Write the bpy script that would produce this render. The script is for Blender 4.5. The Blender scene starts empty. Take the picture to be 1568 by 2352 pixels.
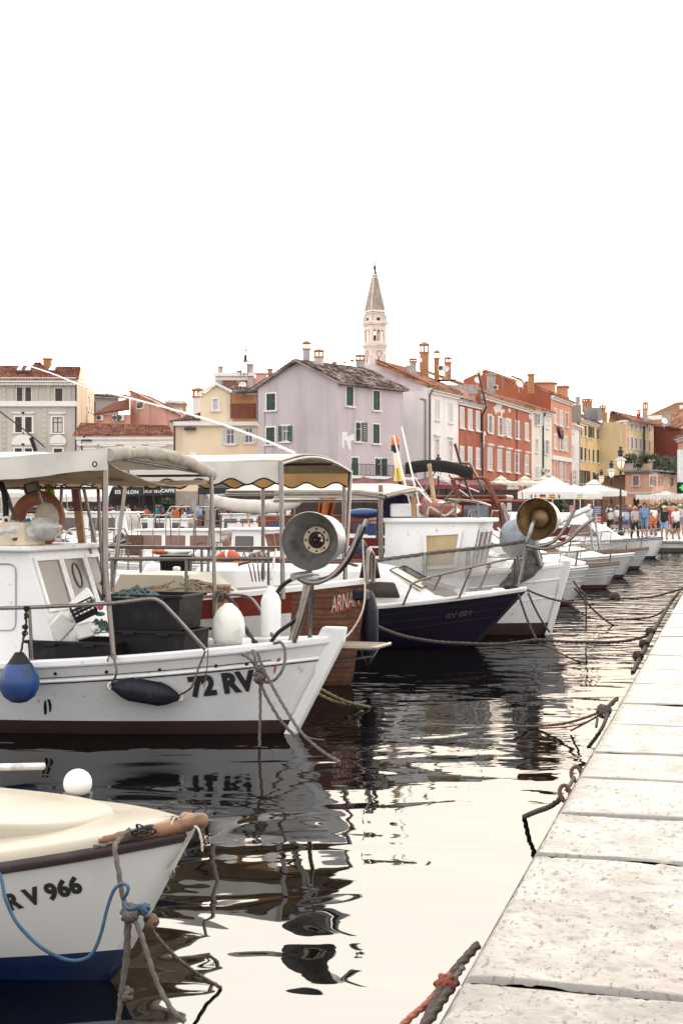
import bpy, math, random
from mathutils import Vector, Matrix, Euler
R = math.radians
random.seed(7)
scene = bpy.context.scene
COL = scene.collection
# camera
FD, CX, HV, CZ = 3266.67, 784.0, 1164.2, 2.1      # focal, centre, horizon (photo units, 1568 wide), eye height
cam_data = bpy.data.cameras.new('camera')
cam = bpy.data.objects.new('camera', cam_data); COL.objects.link(cam)
cam.location = (0, 0, CZ); cam.rotation_euler = (R(90), 0, 0)
cam_data.sensor_fit = 'VERTICAL'; cam_data.sensor_height = 36; cam_data.lens = 50
cam_data.shift_y = -0.005
cam_data.clip_start = 0.1; cam_data.clip_end = 5000
scene.camera = cam
# light: low sun behind the houses, bright veiled sunset sky
SUN_EL, SUN_AZ = 3.4, 8.0      # azimuth clockwise from +Y
world = bpy.data.worlds.new('World'); scene.world = world; world.use_nodes = True
wn = world.node_tree.nodes; wl = world.node_tree.links; wn.clear()
w_out = wn.new('ShaderNodeOutputWorld')
sky = wn.new('ShaderNodeTexSky'); sky.sky_type = 'NISHITA'; sky.sun_disc = False
sky.sun_elevation = R(SUN_EL); sky.sun_rotation = R(SUN_AZ)
sky.air_density = 1.0; sky.dust_density = 1.0; sky.ozone_density = 1.0
bg1 = wn.new('ShaderNodeBackground'); bg1.inputs['Strength'].default_value = 0.05
wl.new(sky.outputs[0], bg1.inputs['Color'])
tc = wn.new('ShaderNodeTexCoord'); dp = wn.new('ShaderNodeVectorMath'); dp.operation = 'DOT_PRODUCT'
dp.inputs[1].default_value = (math.sin(R(SUN_AZ)), math.cos(R(SUN_AZ)), 0.0)
wl.new(tc.outputs['Generated'], dp.inputs[0])
mrg = wn.new('ShaderNodeMapRange'); mrg.interpolation_type = 'SMOOTHSTEP'; mrg.inputs[1].default_value = 0.15; mrg.inputs[2].default_value = 0.93
wl.new(dp.outputs['Value'], mrg.inputs[0])
mxw = wn.new('ShaderNodeMix'); mxw.data_type = 'RGBA'; mxw.clamp_result = False
mxw.inputs['A'].default_value = (1.88, 1.82, 1.79, 1); mxw.inputs['B'].default_value = (3.6, 3.3, 3.0, 1)
wl.new(mrg.outputs[0], mxw.inputs['Factor'])
bg2 = wn.new('ShaderNodeBackground'); bg2.inputs['Strength'].default_value = 1.0
wl.new(mxw.outputs['Result'], bg2.inputs['Color'])
addw = wn.new('ShaderNodeAddShader')
wl.new(bg1.outputs[0], addw.inputs[0]); wl.new(bg2.outputs[0], addw.inputs[1]); wl.new(addw.outputs[0], w_out.inputs[0])
sun_d = bpy.data.lights.new('sun', 'SUN'); sun_d.energy = 4.0; sun_d.angle = R(1.0); sun_d.color = (1.0, 0.62, 0.30)
sun = bpy.data.objects.new('sun', sun_d); COL.objects.link(sun)
sdir = Vector((math.sin(R(SUN_AZ)) * math.cos(R(SUN_EL)), math.cos(R(SUN_AZ)) * math.cos(R(SUN_EL)), math.sin(R(SUN_EL))))
sun.rotation_euler = sdir.to_track_quat('Z', 'Y').to_euler(); sun.location = sdir * 60
vs = scene.view_settings
vs.view_transform = 'Standard'; vs.look = 'None'; vs.exposure = 0.0; vs.gamma = 1.0; vs.use_curve_mapping = False
scene.render.engine = 'CYCLES'
scene.cycles.use_denoising = True
scene.cycles.max_bounces = 8; scene.cycles.diffuse_bounces = 3; scene.cycles.glossy_bounces = 4
scene.cycles.transmission_bounces = 4; scene.cycles.transparent_max_bounces = 8
scene.cycles.caustics_reflective = False; scene.cycles.caustics_refractive = False
# picking helpers
def P(u, v, Y): return Vector(((u - CX) / FD * Y, Y, CZ - (v - HV) / FD * Y))
def onz(u, v, z):
 Y = (CZ - z) * FD / (v - HV); return Vector(((u - CX) / FD * Y, Y, z))
def XY(u, Y): return Vector(((u - CX) / FD * Y, Y, 0))
def A1(x, y): return (.35 * x, 752.6 + .35 * y)
def A2(x, y): return (470.4 + .35 * x, 595.8 + .35 * y)
def A3(x, y): return (940.8 + .4 * x, 752.6 + .4 * y)
def A7(x, y): return (925.1 + .21 * x, 768.3 + .21 * y)
def A8(x, y): return (1223 + .22 * x, 862.4 + .22 * y)
# mesh builder
class MB:
 def __init__(s): s.v = []; s.f = []; s.m = []; s.s = []
 def add(s, vs, fs, mi=0, sm=False, M=None):
  o = len(s.v)
  s.v.extend([tuple(M @ Vector(p)) for p in vs] if M is not None else [tuple(p) for p in vs])
  for f in fs: s.f.append(tuple(i + o for i in f)); s.m.append(mi); s.s.append(sm)
 def box(s, c, d, mi=0, M=None, ch=0.0, top=1.0):
  x, y, z = d[0] / 2, d[1] / 2, d[2] / 2
  T = Matrix.Translation(Vector(c)); T = (M @ T) if M is not None else T
  if ch <= 0:
   vs = [(-x, -y, -z), (x, -y, -z), (x, y, -z), (-x, y, -z), (-x * top, -y * top, z), (x * top, -y * top, z), (x * top, y * top, z), (-x * top, y * top, z)]
   s.add(vs, [(3, 2, 1, 0), (4, 5, 6, 7), (0, 1, 5, 4), (1, 2, 6, 5), (2, 3, 7, 6), (3, 0, 4, 7)], mi, False, T); return
  def ring(xx, yy, zz, k): return [(-xx + k, -yy, zz), (xx - k, -yy, zz), (xx, -yy + k, zz), (xx, yy - k, zz), (xx - k, yy, zz), (-xx + k, yy, zz), (-xx, yy - k, zz), (-xx, -yy + k, zz)]
  r0, r1 = ring(x - ch, y - ch, -z, ch * .5), ring(x, y, -z + ch, ch)
  r2, r3 = ring(x * top, y * top, z - ch, ch), ring(x * top - ch, y * top - ch, z, ch * .5)
  vs = r0 + r1 + r2 + r3
  fs = [tuple(range(7, -1, -1)), tuple(range(24, 32))]
  for k in range(3):
   for i in range(8): j = (i + 1) % 8; fs.append((k * 8 + i, k * 8 + j, k * 8 + 8 + j, k * 8 + 8 + i))
  s.add(vs, fs, mi, False, T)
 def rings(s, rs, mi=0, sm=True, cap=True, M=None, closed=True):
  n = len(rs[0]); vs = [p for r in rs for p in r]; fs = []
  for k in range(len(rs) - 1):
   for i in range(n if closed else n - 1):
    j = (i + 1) % n; fs.append((k * n + i, k * n + j, (k + 1) * n + j, (k + 1) * n + i))
  s.add(vs, fs, mi, sm, M)
  if cap and closed:
   s.add(rs[0], [tuple(range(n - 1, -1, -1))], mi, False, M); s.add(rs[-1], [tuple(range(n))], mi, False, M)
 def tube(s, pts, r, n=8, mi=0, sm=True, M=None, tri=0.0, twist=40.0, cap=True):
  pts = [Vector(p) for p in pts]; rs = []; L = 0; N = len(pts)
  t = (pts[1] - pts[0]).normalized()
  a = Vector((0, 0, 1)) if abs(t.z) < .9 else Vector((1, 0, 0))
  nrm = (a - t * a.dot(t)).normalized()
  for i, p in enumerate(pts):
   if i == 0: t = pts[1] - p
   elif i == N - 1: t = p - pts[i - 1]
   else: t = (pts[i + 1] - p).normalized() + (p - pts[i - 1]).normalized()
   if t.length < 1e-9: t = Vector((0, 0, 1))
   t.normalize()
   nrm = nrm - t * nrm.dot(t)
   if nrm.length < 1e-6: nrm = t.orthogonal()
   nrm.normalize(); b = t.cross(nrm)
   if i: L += (p - pts[i - 1]).length
   rr = r[i] if isinstance(r, (list, tuple)) else r
   ring = []
   for k in range(n):
    th = 2 * math.pi * k / n; q = rr
    if tri: q = rr * (1 + tri * math.cos(3 * th - L * twist))
    ring.append(p + nrm * math.cos(th) * q + b * math.sin(th) * q)
   rs.append(ring)
  s.rings(rs, mi, sm, cap, M)
 def lathe(s, prof, n=20, mi=0, sm=True, M=None, cap=False):
  s.rings([[(r * math.cos(2 * math.pi * k / n), r * math.sin(2 * math.pi * k / n), z) for k in range(n)] for r, z in prof], mi, sm, cap, M)
 def ball(s, c, r, mi=0, n=14, M=None, jit=0.0, rnd=None):
  r = (r, r, r) if not isinstance(r, (tuple, list)) else r; m = max(5, n // 2); rs = []
  for i in range(m + 1):
   ph = math.pi * i / m; row = []
   for k in range(n):
    th = 2 * math.pi * k / n; q = 1 + (jit * (rnd or random).uniform(-1, 1) if jit and 0 < i < m else 0)
    row.append((c[0] + r[0] * q * math.sin(ph) * math.cos(th), c[1] + r[1] * q * math.sin(ph) * math.sin(th), c[2] - r[2] * q * math.cos(ph)))
   rs.append(row)
  s.rings(rs, mi, True, False, M)
 def grid(s, fn, nu, nv, mi=0, sm=True, M=None):
  vs = [fn(i / nu, j / nv) for j in range(nv + 1) for i in range(nu + 1)]; w = nu + 1
  s.add(vs, [(j * w + i, j * w + i + 1, (j + 1) * w + i + 1, (j + 1) * w + i) for j in range(nv) for i in range(nu)], mi, sm, M)
 def sheet(s, fn, nu, nv, th=.01, mi=0, sm=True, M=None):    # grid with thickness
  g = [[Vector(fn(i / nu, j / nv)) for i in range(nu + 1)] for j in range(nv + 1)]
  nr = [[None] * (nu + 1) for _ in range(nv + 1)]
  for j in range(nv + 1):
   for i in range(nu + 1):
    du = g[j][min(i + 1, nu)] - g[j][max(i - 1, 0)]; dv = g[min(j + 1, nv)][i] - g[max(j - 1, 0)][i]
    k = du.cross(dv); nr[j][i] = k.normalized() if k.length > 1e-12 else Vector((0, 0, 1))
  w = nu + 1; top = [g[j][i] for j in range(nv + 1) for i in range(w)]
  bot = [g[j][i] - nr[j][i] * th for j in range(nv + 1) for i in range(w)]; N = len(top)
  fs = [(j * w + i, j * w + i + 1, (j + 1) * w + i + 1, (j + 1) * w + i) for j in range(nv) for i in range(nu)]
  s.add(top + bot, fs + [tuple(N + q for q in reversed(f)) for f in fs], mi, sm, M)
  edge = [i for i in range(w)] + [j * w + nu for j in range(1, nv + 1)] + [nv * w + i for i in range(nu - 1, -1, -1)] + [j * w for j in range(nv - 1, 0, -1)]
  ev = [(top + bot)[i] for i in edge] + [(top + bot)[N + i] for i in edge]; K = len(edge)
  s.add(ev, [(i, K + i, K + (i + 1) % K, (i + 1) % K) for i in range(K)], mi, False, M)
 def prism(s, poly, a, b, mi=0, M=None):       # polygon in local xy, extruded from z=a to z=b
  n = len(poly)
  s.add([(x, y, a) for x, y in poly] + [(x, y, b) for x, y in poly],
    [tuple(range(n - 1, -1, -1)), tuple(range(n, 2 * n))] + [(i, (i + 1) % n, n + (i + 1) % n, n + i) for i in range(n)], mi, False, M)
 def build(s, name, mats, parent=None, center=False, kind=None, uv=None):
  off = Vector((0, 0, 0))
  if center and s.v:
   xs = [p[0] for p in s.v]; ys = [p[1] for p in s.v]; zs = [p[2] for p in s.v]
   off = Vector(((min(xs) + max(xs)) / 2, (min(ys) + max(ys)) / 2, min(zs)))
  me = bpy.data.meshes.new(name)
  me.from_pydata([tuple(Vector(p) - off) for p in s.v] if center else s.v, [], s.f)
  mats = mats if isinstance(mats, (list, tuple)) else [mats]
  for m in mats: me.materials.append(m)
  me.polygons.foreach_set('material_index', s.m); me.polygons.foreach_set('use_smooth', s.s)
  if uv:
   l = me.uv_layers.new(name='UVMap')
   for i, lp in enumerate(me.loops): l.data[i].uv = uv[lp.vertex_index]
  me.update()
  o = bpy.data.objects.new(name, me); COL.objects.link(o); o.location = off
  if parent is not None: o.parent = parent
  if kind: o['kind'] = kind
  return o
def tag(o, label, cat, group=None):
 o['label'] = label; o['category'] = cat
 if group: o['group'] = group
 return o
def thing(name, label, cat, loc=(0, 0, 0), rz=0.0, group=None):
 o = bpy.data.objects.new(name, None); COL.objects.link(o); o.empty_display_size = .2
 o.location = loc; o.rotation_euler = (0, 0, rz)
 return tag(o, label, cat, group)
def copy_tree(o, parent=None):
 c = o.copy(); COL.objects.link(c)
 if parent is not None: c.parent = parent
 for ch in o.children: copy_tree(ch, c)
 return c
def struct(o): o['kind'] = 'structure'; return o
def bez(p0, p1, p2, p3, n=12):
 p0, p1, p2, p3 = map(Vector, (p0, p1, p2, p3)); o = []
 for i in range(n + 1):
  t = i / n; o.append(p0 * (1 - t) ** 3 + p1 * 3 * t * (1 - t) ** 2 + p2 * 3 * t * t * (1 - t) + p3 * t ** 3)
 return o
def smooth(pts, n=6):          # Catmull-Rom
 pts = [Vector(p) for p in pts]; q = [pts[0] * 2 - pts[1]] + pts + [pts[-1] * 2 - pts[-2]]; o = []
 for i in range(1, len(q) - 2):
  for k in range(n):
   t = k / n; a, b, c, d = q[i - 1], q[i], q[i + 1], q[i + 2]
   o.append(.5 * ((2 * b) + (c - a) * t + (2 * a - 5 * b + 4 * c - d) * t * t + (-a + 3 * b - 3 * c + d) * t ** 3))
 o.append(pts[-1]); return o
# materials
_M = {}
def pm(name, col, rough=.55, metal=0.0, var=.12, sc=3.0, bump=0.0, bsc=40.0, dirt=None, dsc=2.0, damt=.6, dth=.52, spec=.5, streak=False, transl=0.0, wave=None):
 if name in _M: return _M[name]
 m = bpy.data.materials.new(name); m.use_nodes = True; _M[name] = m
 n = m.node_tree.nodes; l = m.node_tree.links; n.clear()
 out = n.new('ShaderNodeOutputMaterial'); b = n.new('ShaderNodeBsdfPrincipled')
 b.inputs['Roughness'].default_value = rough; b.inputs['Metallic'].default_value = metal; b.inputs['Specular IOR Level'].default_value = spec
 t = n.new('ShaderNodeTexCoord'); oi = n.new('ShaderNodeObjectInfo'); ml = n.new('ShaderNodeMath'); ml.operation = 'MULTIPLY'; ml.inputs[1].default_value = 37.0
 l.new(oi.outputs['Random'], ml.inputs[0]); ad = n.new('ShaderNodeVectorMath'); ad.operation = 'ADD'
 l.new(t.outputs['Object'], ad.inputs[0]); l.new(ml.outputs[0], ad.inputs[1])
 def noise(scale, det=5, zs=1.0):
  nz = n.new('ShaderNodeTexNoise'); nz.inputs['Scale'].default_value = scale; nz.inputs['Detail'].default_value = det
  if zs != 1.0:
   mp = n.new('ShaderNodeMapping'); mp.inputs['Scale'].default_value = (1, 1, zs); l.new(ad.outputs[0], mp.inputs[0]); l.new(mp.outputs[0], nz.inputs['Vector'])
  else: l.new(ad.outputs[0], nz.inputs['Vector'])
  return nz
 def mix(a, bcol, fac):
  mx = n.new('ShaderNodeMix'); mx.data_type = 'RGBA'
  for sock, val in ((mx.inputs['A'], a), (mx.inputs['B'], bcol)):
   if isinstance(val, tuple): sock.default_value = (*val, 1)
   else: l.new(val, sock)
  l.new(fac, mx.inputs['Factor']); return mx.outputs['Result']
 nz = noise(sc, 6); mr = n.new('ShaderNodeMapRange'); mr.inputs[1].default_value = .3; mr.inputs[2].default_value = .7
 l.new(nz.outputs[0], mr.inputs[0])
 c = mix(tuple(x * (1 - var) for x in col), tuple(min(1, x * (1 + var)) for x in col), mr.outputs[0])
 if wave:      # (axis, scale, colour): grain or planks
  w = n.new('ShaderNodeTexWave'); w.bands_direction = wave[0]; w.inputs['Scale'].default_value = wave[1]; w.inputs['Distortion'].default_value = wave[3] if len(wave) > 3 else 3
  w.inputs['Detail'].default_value = 3; l.new(ad.outputs[0], w.inputs['Vector']); c = mix(c, wave[2], w.outputs['Fac'])
 if dirt:
  nd = noise(dsc, 8, .12 if streak else 1.0); m2 = n.new('ShaderNodeMapRange'); m2.inputs[1].default_value = dth; m2.inputs[2].default_value = dth + .16; m2.inputs[4].default_value = damt
  l.new(nd.outputs[0], m2.inputs[0]); c = mix(c, tuple(dirt), m2.outputs[0])
 l.new(c, b.inputs['Base Color'])
 rm = n.new('ShaderNodeMapRange'); rm.inputs[3].default_value = max(.02, rough - .12); rm.inputs[4].default_value = min(1, rough + .12)
 nr = noise(sc * 4, 3); l.new(nr.outputs[0], rm.inputs[0]); l.new(rm.outputs[0], b.inputs['Roughness'])
 if bump:
  nb = noise(bsc, 5); bp = n.new('ShaderNodeBump'); bp.inputs['Strength'].default_value = bump; bp.inputs['Distance'].default_value = .02
  l.new(nb.outputs[0], bp.inputs['Height']); l.new(bp.outputs[0], b.inputs['Normal'])
 if transl:
  tr = n.new('ShaderNodeBsdfTranslucent'); l.new(c, tr.inputs[0]); ms = n.new('ShaderNodeMixShader'); ms.inputs[0].default_value = transl
  l.new(b.outputs[0], ms.inputs[1]); l.new(tr.outputs[0], ms.inputs[2]); l.new(ms.outputs[0], out.inputs[0])
 else: l.new(b.outputs[0], out.inputs[0])
 return m
WHITE = pm('white_gelcoat', (.80, .79, .77), .35, var=.05, sc=1.5, dirt=(.36, .33, .29), dsc=2.2, damt=.35, dth=.56, streak=True)
WPAINT = pm('white_paint_worn', (.80, .80, .80), .5, var=.06, sc=2, dirt=(.16, .12, .09), dsc=13, damt=.7, dth=.635, bump=.15, bsc=25)
CREAM = pm('cream_gelcoat', (.40, .355, .27), .32, var=.05, sc=1.2, dirt=(.36, .27, .17), dsc=5, damt=.3, dth=.6)
BROWN_AF = pm('brown_antifouling', (.032, .012, .009), .55, var=.3, sc=5, dirt=(.02, .012, .01), dsc=3)
BLUE_AF = pm('blue_antifouling', (.004, .02, .085), .45, var=.3, sc=4, dirt=(.01, .012, .02), dsc=3)
RED_AF = pm('red_antifouling', (.065, .016, .012), .5, var=.25)
STEEL = pm('stainless_steel', (.19, .17, .155), .24, .95, var=.12, sc=8, dirt=(.25, .16, .10), dsc=5, damt=.4)
GALV = pm('galvanised_steel', (.33, .335, .34), .38, .85, var=.25, sc=7, dirt=(.10, .075, .055), dsc=9, damt=.75, dth=.56, bump=.1, bsc=12)
BRASS = pm('aged_reflector', (.27, .18, .09), .4, .8, var=.3, sc=6, dirt=(.09, .05, .025), dsc=5, damt=.7)
BLACK = pm('black_rubber', (.008, .0075, .008), .55, var=.3, sc=10, bump=.1, spec=.3)
DARKP = pm('dark_plastic_bin', (.010, .009, .011), .55, var=.25, sc=6, dirt=(.035, .032, .032), dsc=7, damt=.5, dth=.56, spec=.25)
NAVY = pm('navy_rubber', (.006, .0065, .014), .45, var=.3, sc=8, spec=.3, dirt=(.07, .065, .065), dsc=12, damt=.4, dth=.6)
NAVYH = pm('navy_hull_paint', (.006, .002, .014), .35, var=.25, sc=2, spec=.2)
BUOYB = pm('blue_vinyl', (.012, .05, .19), .38, var=.2, sc=5, dirt=(.008, .012, .03), dsc=4, damt=.6)
VINYLW = pm('white_vinyl', (.74, .73, .68), .42, var=.06, sc=4, dirt=(.28, .22, .15), dsc=7, damt=.55, dth=.57)
CANVAS = pm('white_canvas', (.74, .72, .67), .85, var=.08, sc=4, dirt=(.52, .44, .34), dsc=2.5, damt=.45, dth=.55, bump=.25, bsc=6, transl=.3)
CANVAST = pm('stained_tan_canvas', (.66, .54, .39), .85, var=.15, sc=3, dirt=(.17, .10, .05), dsc=3.2, damt=.7, dth=.53, bump=.25, bsc=6, transl=.45)
TANV = pm('tan_valance', (.62, .48, .31), .85, var=.1, transl=.6)
WOODD = pm('dark_varnished_wood', (.13, .045, .018), .3, var=.3, sc=3, wave=('Z', 9, (.065, .022, .01), 4), dirt=(.04, .02, .012), dsc=4, damt=.6)
WOODH = pm('brown_hull_wood', (.17, .07, .04), .35, var=.3, sc=5, wave=('Z', 5, (.11, .042, .022), 5), dirt=(.05, .025, .015), dsc=6, damt=.6)
WOODR = pm('red_varnished_wood', (.20, .042, .012), .35, var=.25, sc=4, wave=('Z', 14, (.13, .026, .01), 3))
WOODT = pm('tan_wood', (.36, .21, .11), .6, var=.25, sc=4, wave=('Y', 8, (.24, .13, .06), 3), dirt=(.12, .07, .04), dsc=5)
TEAK = pm('grey_teak', (.33, .27, .21), .7, var=.2, sc=6, wave=('Y', 12, (.2, .16, .12), 2))
REDB = pm('red_brown_band', (.20, .028, .016), .4, var=.2)
ROPEG = pm('grey_rope', (.11, .09, .078), .85, var=.3, sc=30, bump=.3, bsc=90)
ROPED = pm('dark_wet_rope', (.045, .03, .024), .8, var=.35, sc=20, bump=.3, bsc=80)
ROPEW = pm('pale_rope', (.50, .45, .38), .85, var=.2, sc=30, bump=.3, bsc=90)
ROPEB = pm('blue_rope', (.035, .085, .15), .7, var=.3, sc=20, bump=.2)
ROPER = pm('rust_red_rope', (.26, .06, .035), .75, var=.3, sc=14, bump=.3, bsc=60)
NETG = pm('green_grey_net', (.10, .15, .145), .9, var=.4, sc=20)
NETB = pm('brown_net', (.14, .12, .105), .9, var=.4, sc=20)
BRUBBER = pm('black_brown_rubrail', (.032, .018, .022), .5, var=.25, sc=6, dirt=(.09, .07, .06), dsc=10, damt=.4)
RUSTP = pm('rusted_bow_pad', (.21, .105, .05), .5, var=.4, sc=9, dirt=(.05, .03, .02), dsc=8, damt=.85, dth=.47)
ORANGE = pm('orange_plastic', (.55, .11, .03), .5, var=.2)
RINGB = pm('faded_lifebuoy', (.34, .12, .07), .55, var=.2, sc=4)
GLASSD = pm('dark_window_glass', (.035, .028, .026), .06, var=.4, sc=2, spec=.8)
GLASSH = pm('hazy_window', (.15, .13, .105), .25, var=.2, sc=2.5, dirt=(.08, .065, .05), dsc=3, damt=.7)
GLASSR = pm('brown_tinted_glass', (.14, .045, .025), .08, var=.3, sc=2, spec=.8)
LETTER = pm('black_letter_paint', (.012, .011, .011), .45, var=.2)
LETTERR = pm('red_shadow_letter', (.34, .05, .03), .5)
LETTERW = pm('pale_letter_paint', (.62, .55, .50), .5)
STYRO = pm('dirty_styrofoam', (.66, .58, .43), .8, var=.15, sc=6, bump=.3, bsc=60, dirt=(.36, .22, .1), dsc=4, damt=.8, dth=.5)
BAG = pm('white_plastic_bag', (.76, .74, .72), .35, var=.1, sc=8, bump=.6, bsc=9, transl=.2)
LIME = pm('lime_cloth', (.36, .45, .05), .8, var=.2, bump=.3, bsc=8)
FLOATW = pm('white_float', (.85, .84, .82), .4, var=.03)
# water
def water_mat():
 m = bpy.data.materials.new('harbour_water'); m.use_nodes = True; n = m.node_tree.nodes; l = m.node_tree.links; n.clear()
 out = n.new('ShaderNodeOutputMaterial'); t = n.new('ShaderNodeTexCoord')
 def nz(sx, sy, det, off=0.0, dist=0.0):
  mp = n.new('ShaderNodeMapping'); mp.inputs['Scale'].default_value = (sx, sy, 1); mp.inputs['Location'].default_value = (off, off * .7, 0); mp.inputs['Rotation'].default_value = (0, 0, R(-9))
  l.new(t.outputs['Object'], mp.inputs[0]); q = n.new('ShaderNodeTexNoise'); q.inputs['Scale'].default_value = 1; q.inputs['Detail'].default_value = det
  q.inputs['Roughness'].default_value = .45; q.inputs['Distortion'].default_value = dist
  l.new(mp.outputs[0], q.inputs['Vector']); return q.outputs[0]
 def ma(op, a, b):
  q = n.new('ShaderNodeMath'); q.operation = op
  for i, v in enumerate((a, b)):
   if isinstance(v, (int, float)): q.inputs[i].default_value = v
   else: l.new(v, q.inputs[i])
  return q.outputs[0]
 sp = n.new('ShaderNodeSeparateXYZ'); l.new(t.outputs['Object'], sp.inputs[0])
 far = n.new('ShaderNodeMapRange'); far.inputs[1].default_value = 8; far.inputs[2].default_value = 15; far.inputs[3].default_value = 0.0; far.inputs[4].default_value = 1.0; l.new(sp.outputs['Y'], far.inputs[0])
 patch = n.new('ShaderNodeMapRange'); patch.inputs[1].default_value = .42; patch.inputs[2].default_value = .6; l.new(nz(.22, .3, 2, 5), patch.inputs[0])
 swell = ma('MULTIPLY', nz(.7, 1.15, 1.5, 0, .7), .034)
 rip = ma('MULTIPLY', nz(2.0, 3.6, 2, 3, .6), ma('ADD', ma('MULTIPLY', ma('MULTIPLY', far.outputs[0], ma('ADD', ma('MULTIPLY', patch.outputs[0], .7), .3)), .0075), .0004))
 f2 = n.new('ShaderNodeMapRange'); f2.inputs[1].default_value = 14; f2.inputs[2].default_value = 26; f2.inputs[4].default_value = .048; l.new(sp.outputs['Y'], f2.inputs[0])
 h = ma('ADD', ma('ADD', swell, rip), ma('MULTIPLY', nz(1.6, 2.4, 2, 9, .4), f2.outputs[0]))
 bp = n.new('ShaderNodeBump'); bp.inputs['Strength'].default_value = 1.0; bp.inputs['Distance'].default_value = 1.0; l.new(h, bp.inputs['Height'])
 g = n.new('ShaderNodeBsdfGlossy'); g.inputs['Roughness'].default_value = .015; g.inputs['Color'].default_value = (.97, .97, .97, 1); l.new(bp.outputs[0], g.inputs['Normal'])
 d = n.new('ShaderNodeBsdfDiffuse'); d.inputs['Color'].default_value = (.003, .003, .003, 1)
 mx = n.new('ShaderNodeMixShader'); mx.inputs[0].default_value = .27
 l.new(d.outputs[0], mx.inputs[1]); l.new(g.outputs[0], mx.inputs[2]); l.new(mx.outputs[0], out.inputs[0])
 return m
mb = MB(); mb.add([(-160, -40, 0), (60, -40, 0), (60, 118, 0), (-160, 118, 0)], [(0, 1, 2, 3)])
struct(mb.build('water', water_mat()))
# quay
QZ = 0.5
EX = lambda Y: .2738 * Y - .92          # near quay edge, X as a function of Y
EDIR = Vector((.2641, .9645, 0)); EPERP = Vector((.9645, -.2641, 0)); QANG = math.atan2(.9645, .2641)
def stone_mat(name, col, pit):
 m = bpy.data.materials.new(name); m.use_nodes = True; n = m.node_tree.nodes; l = m.node_tree.links
 b = n['Principled BSDF']; t = n.new('ShaderNodeTexCoord'); oi = n.new('ShaderNodeObjectInfo'); ml = n.new('ShaderNodeMath'); ml.operation = 'MULTIPLY'; ml.inputs[1].default_value = 50
 l.new(oi.outputs['Random'], ml.inputs[0]); ad = n.new('ShaderNodeVectorMath'); ad.operation = 'ADD'; l.new(t.outputs['Object'], ad.inputs[0]); l.new(ml.outputs[0], ad.inputs[1])
 def nz(s, d, sx=1.0):
  mp = n.new('ShaderNodeMapping'); mp.inputs['Scale'].default_value = (1, sx, 1); l.new(ad.outputs[0], mp.inputs[0])
  q = n.new('ShaderNodeTexNoise'); q.inputs['Scale'].default_value = s; q.inputs['Detail'].default_value = d; l.new(mp.outputs[0], q.inputs['Vector']); return q.outputs[0]
 def mr(s, a, bb, c=0., d=1.):
  q = n.new('ShaderNodeMapRange'); q.inputs[1].default_value = a; q.inputs[2].default_value = bb; q.inputs[3].default_value = c; q.inputs[4].default_value = d; l.new(s, q.inputs[0]); return q.outputs[0]
 def mix(a, c, f):
  q = n.new('ShaderNodeMix'); q.data_type = 'RGBA'
  for k, v in (('A', a), ('B', c)):
   if isinstance(v, tuple): q.inputs[k].default_value = (*v, 1)
   else: l.new(v, q.inputs[k])
  l.new(f, q.inputs['Factor']); return q.outputs['Result']
 big = mr(nz(2.2, 5), .3, .7)
 c = mix(tuple(x * .86 for x in col), tuple(min(1, x * 1.1) for x in col), big)
 c = mix(c, (.17, .125, .085), mr(nz(1.3, 6), .50, .70, 0, .6))
 tone = n.new('ShaderNodeMapRange'); tone.inputs[3].default_value = 0; tone.inputs[4].default_value = .6; l.new(oi.outputs['Random'], tone.inputs[0]); c = mix(c, (.18, .17, .165), tone.outputs[0])
 p1 = mr(nz(20, 3, 2.4), .62, .71); p2 = mr(nz(70, 2, .6), .62, .74); scr = mr(nz(9, 7, .5), .64, .70)
 c = mix(c, (.045, .04, .038), mr(p1, 0, 1, 0, .3)); c = mix(c, (.1, .09, .08), mr(p2, 0, 1, 0, .25)); c = mix(c, (.09, .08, .08), mr(scr, 0, 1, 0, .3))
 l.new(c, b.inputs['Base Color'])
 def ma(op, a, v):
  q = n.new('ShaderNodeMath'); q.operation = op; l.new(a, q.inputs[0])
  if isinstance(v, (int, float)): q.inputs[1].default_value = v
  else: l.new(v, q.inputs[1])
  return q.outputs[0]
 h = ma('SUBTRACT', ma('MULTIPLY', nz(6, 6), .5), ma('ADD', ma('MULTIPLY', p1, pit), ma('MULTIPLY', p2, .2)))
 bp = n.new('ShaderNodeBump'); bp.inputs['Strength'].default_value = .55; bp.inputs['Distance'].default_value = .02; l.new(h, bp.inputs['Height']); l.new(bp.outputs[0], b.inputs['Normal'])
 l.new(ma('ADD', mr(nz(5, 4), .35, .65, .22, .42), ma('MULTIPLY', p1, .3)), b.inputs['Roughness']); b.inputs['Specular IOR Level'].default_value = .4
 return m
STONE = stone_mat('polished_limestone', (.24, .226, .20), .3)
MORTAR = pm('dark_joint_mortar', (.035, .032, .03), .9, var=.3, sc=12, bump=.4)
CONC = pm('harbour_wall_concrete', (.42, .40, .37), .8, var=.2, sc=1.5, bump=.3, bsc=8, dirt=(.16, .14, .12), dsc=1.2)
TIDE = pm('wet_tide_band', (.035, .03, .025), .45, var=.3, sc=3)
PAVE = pm('promenade_paving', (.30, .28, .26), .42, var=.15, sc=.8, bump=.2, bsc=6, dirt=(.28, .25, .23), dsc=.7, damt=.5)
quay = thing('quay', '', '', (0, 0, 0)); del quay['category'], quay['label']; quay['kind'] = 'structure'
YC = 66.0      # inner corner of the basin
def edge_pt(Y): return Vector((EX(Y), Y, QZ))
ys = [0.2, 2.1, 3.4, 4.83, 6.56, 7.44, 8.42, 9.29, 10.5, 11.6, 12.9, 14.07, 15.4, 16.5]
rq = random.Random(3)
while ys[-1] < YC - 1.3: ys.append(ys[-1] + rq.uniform(1.0, 1.5))
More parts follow.
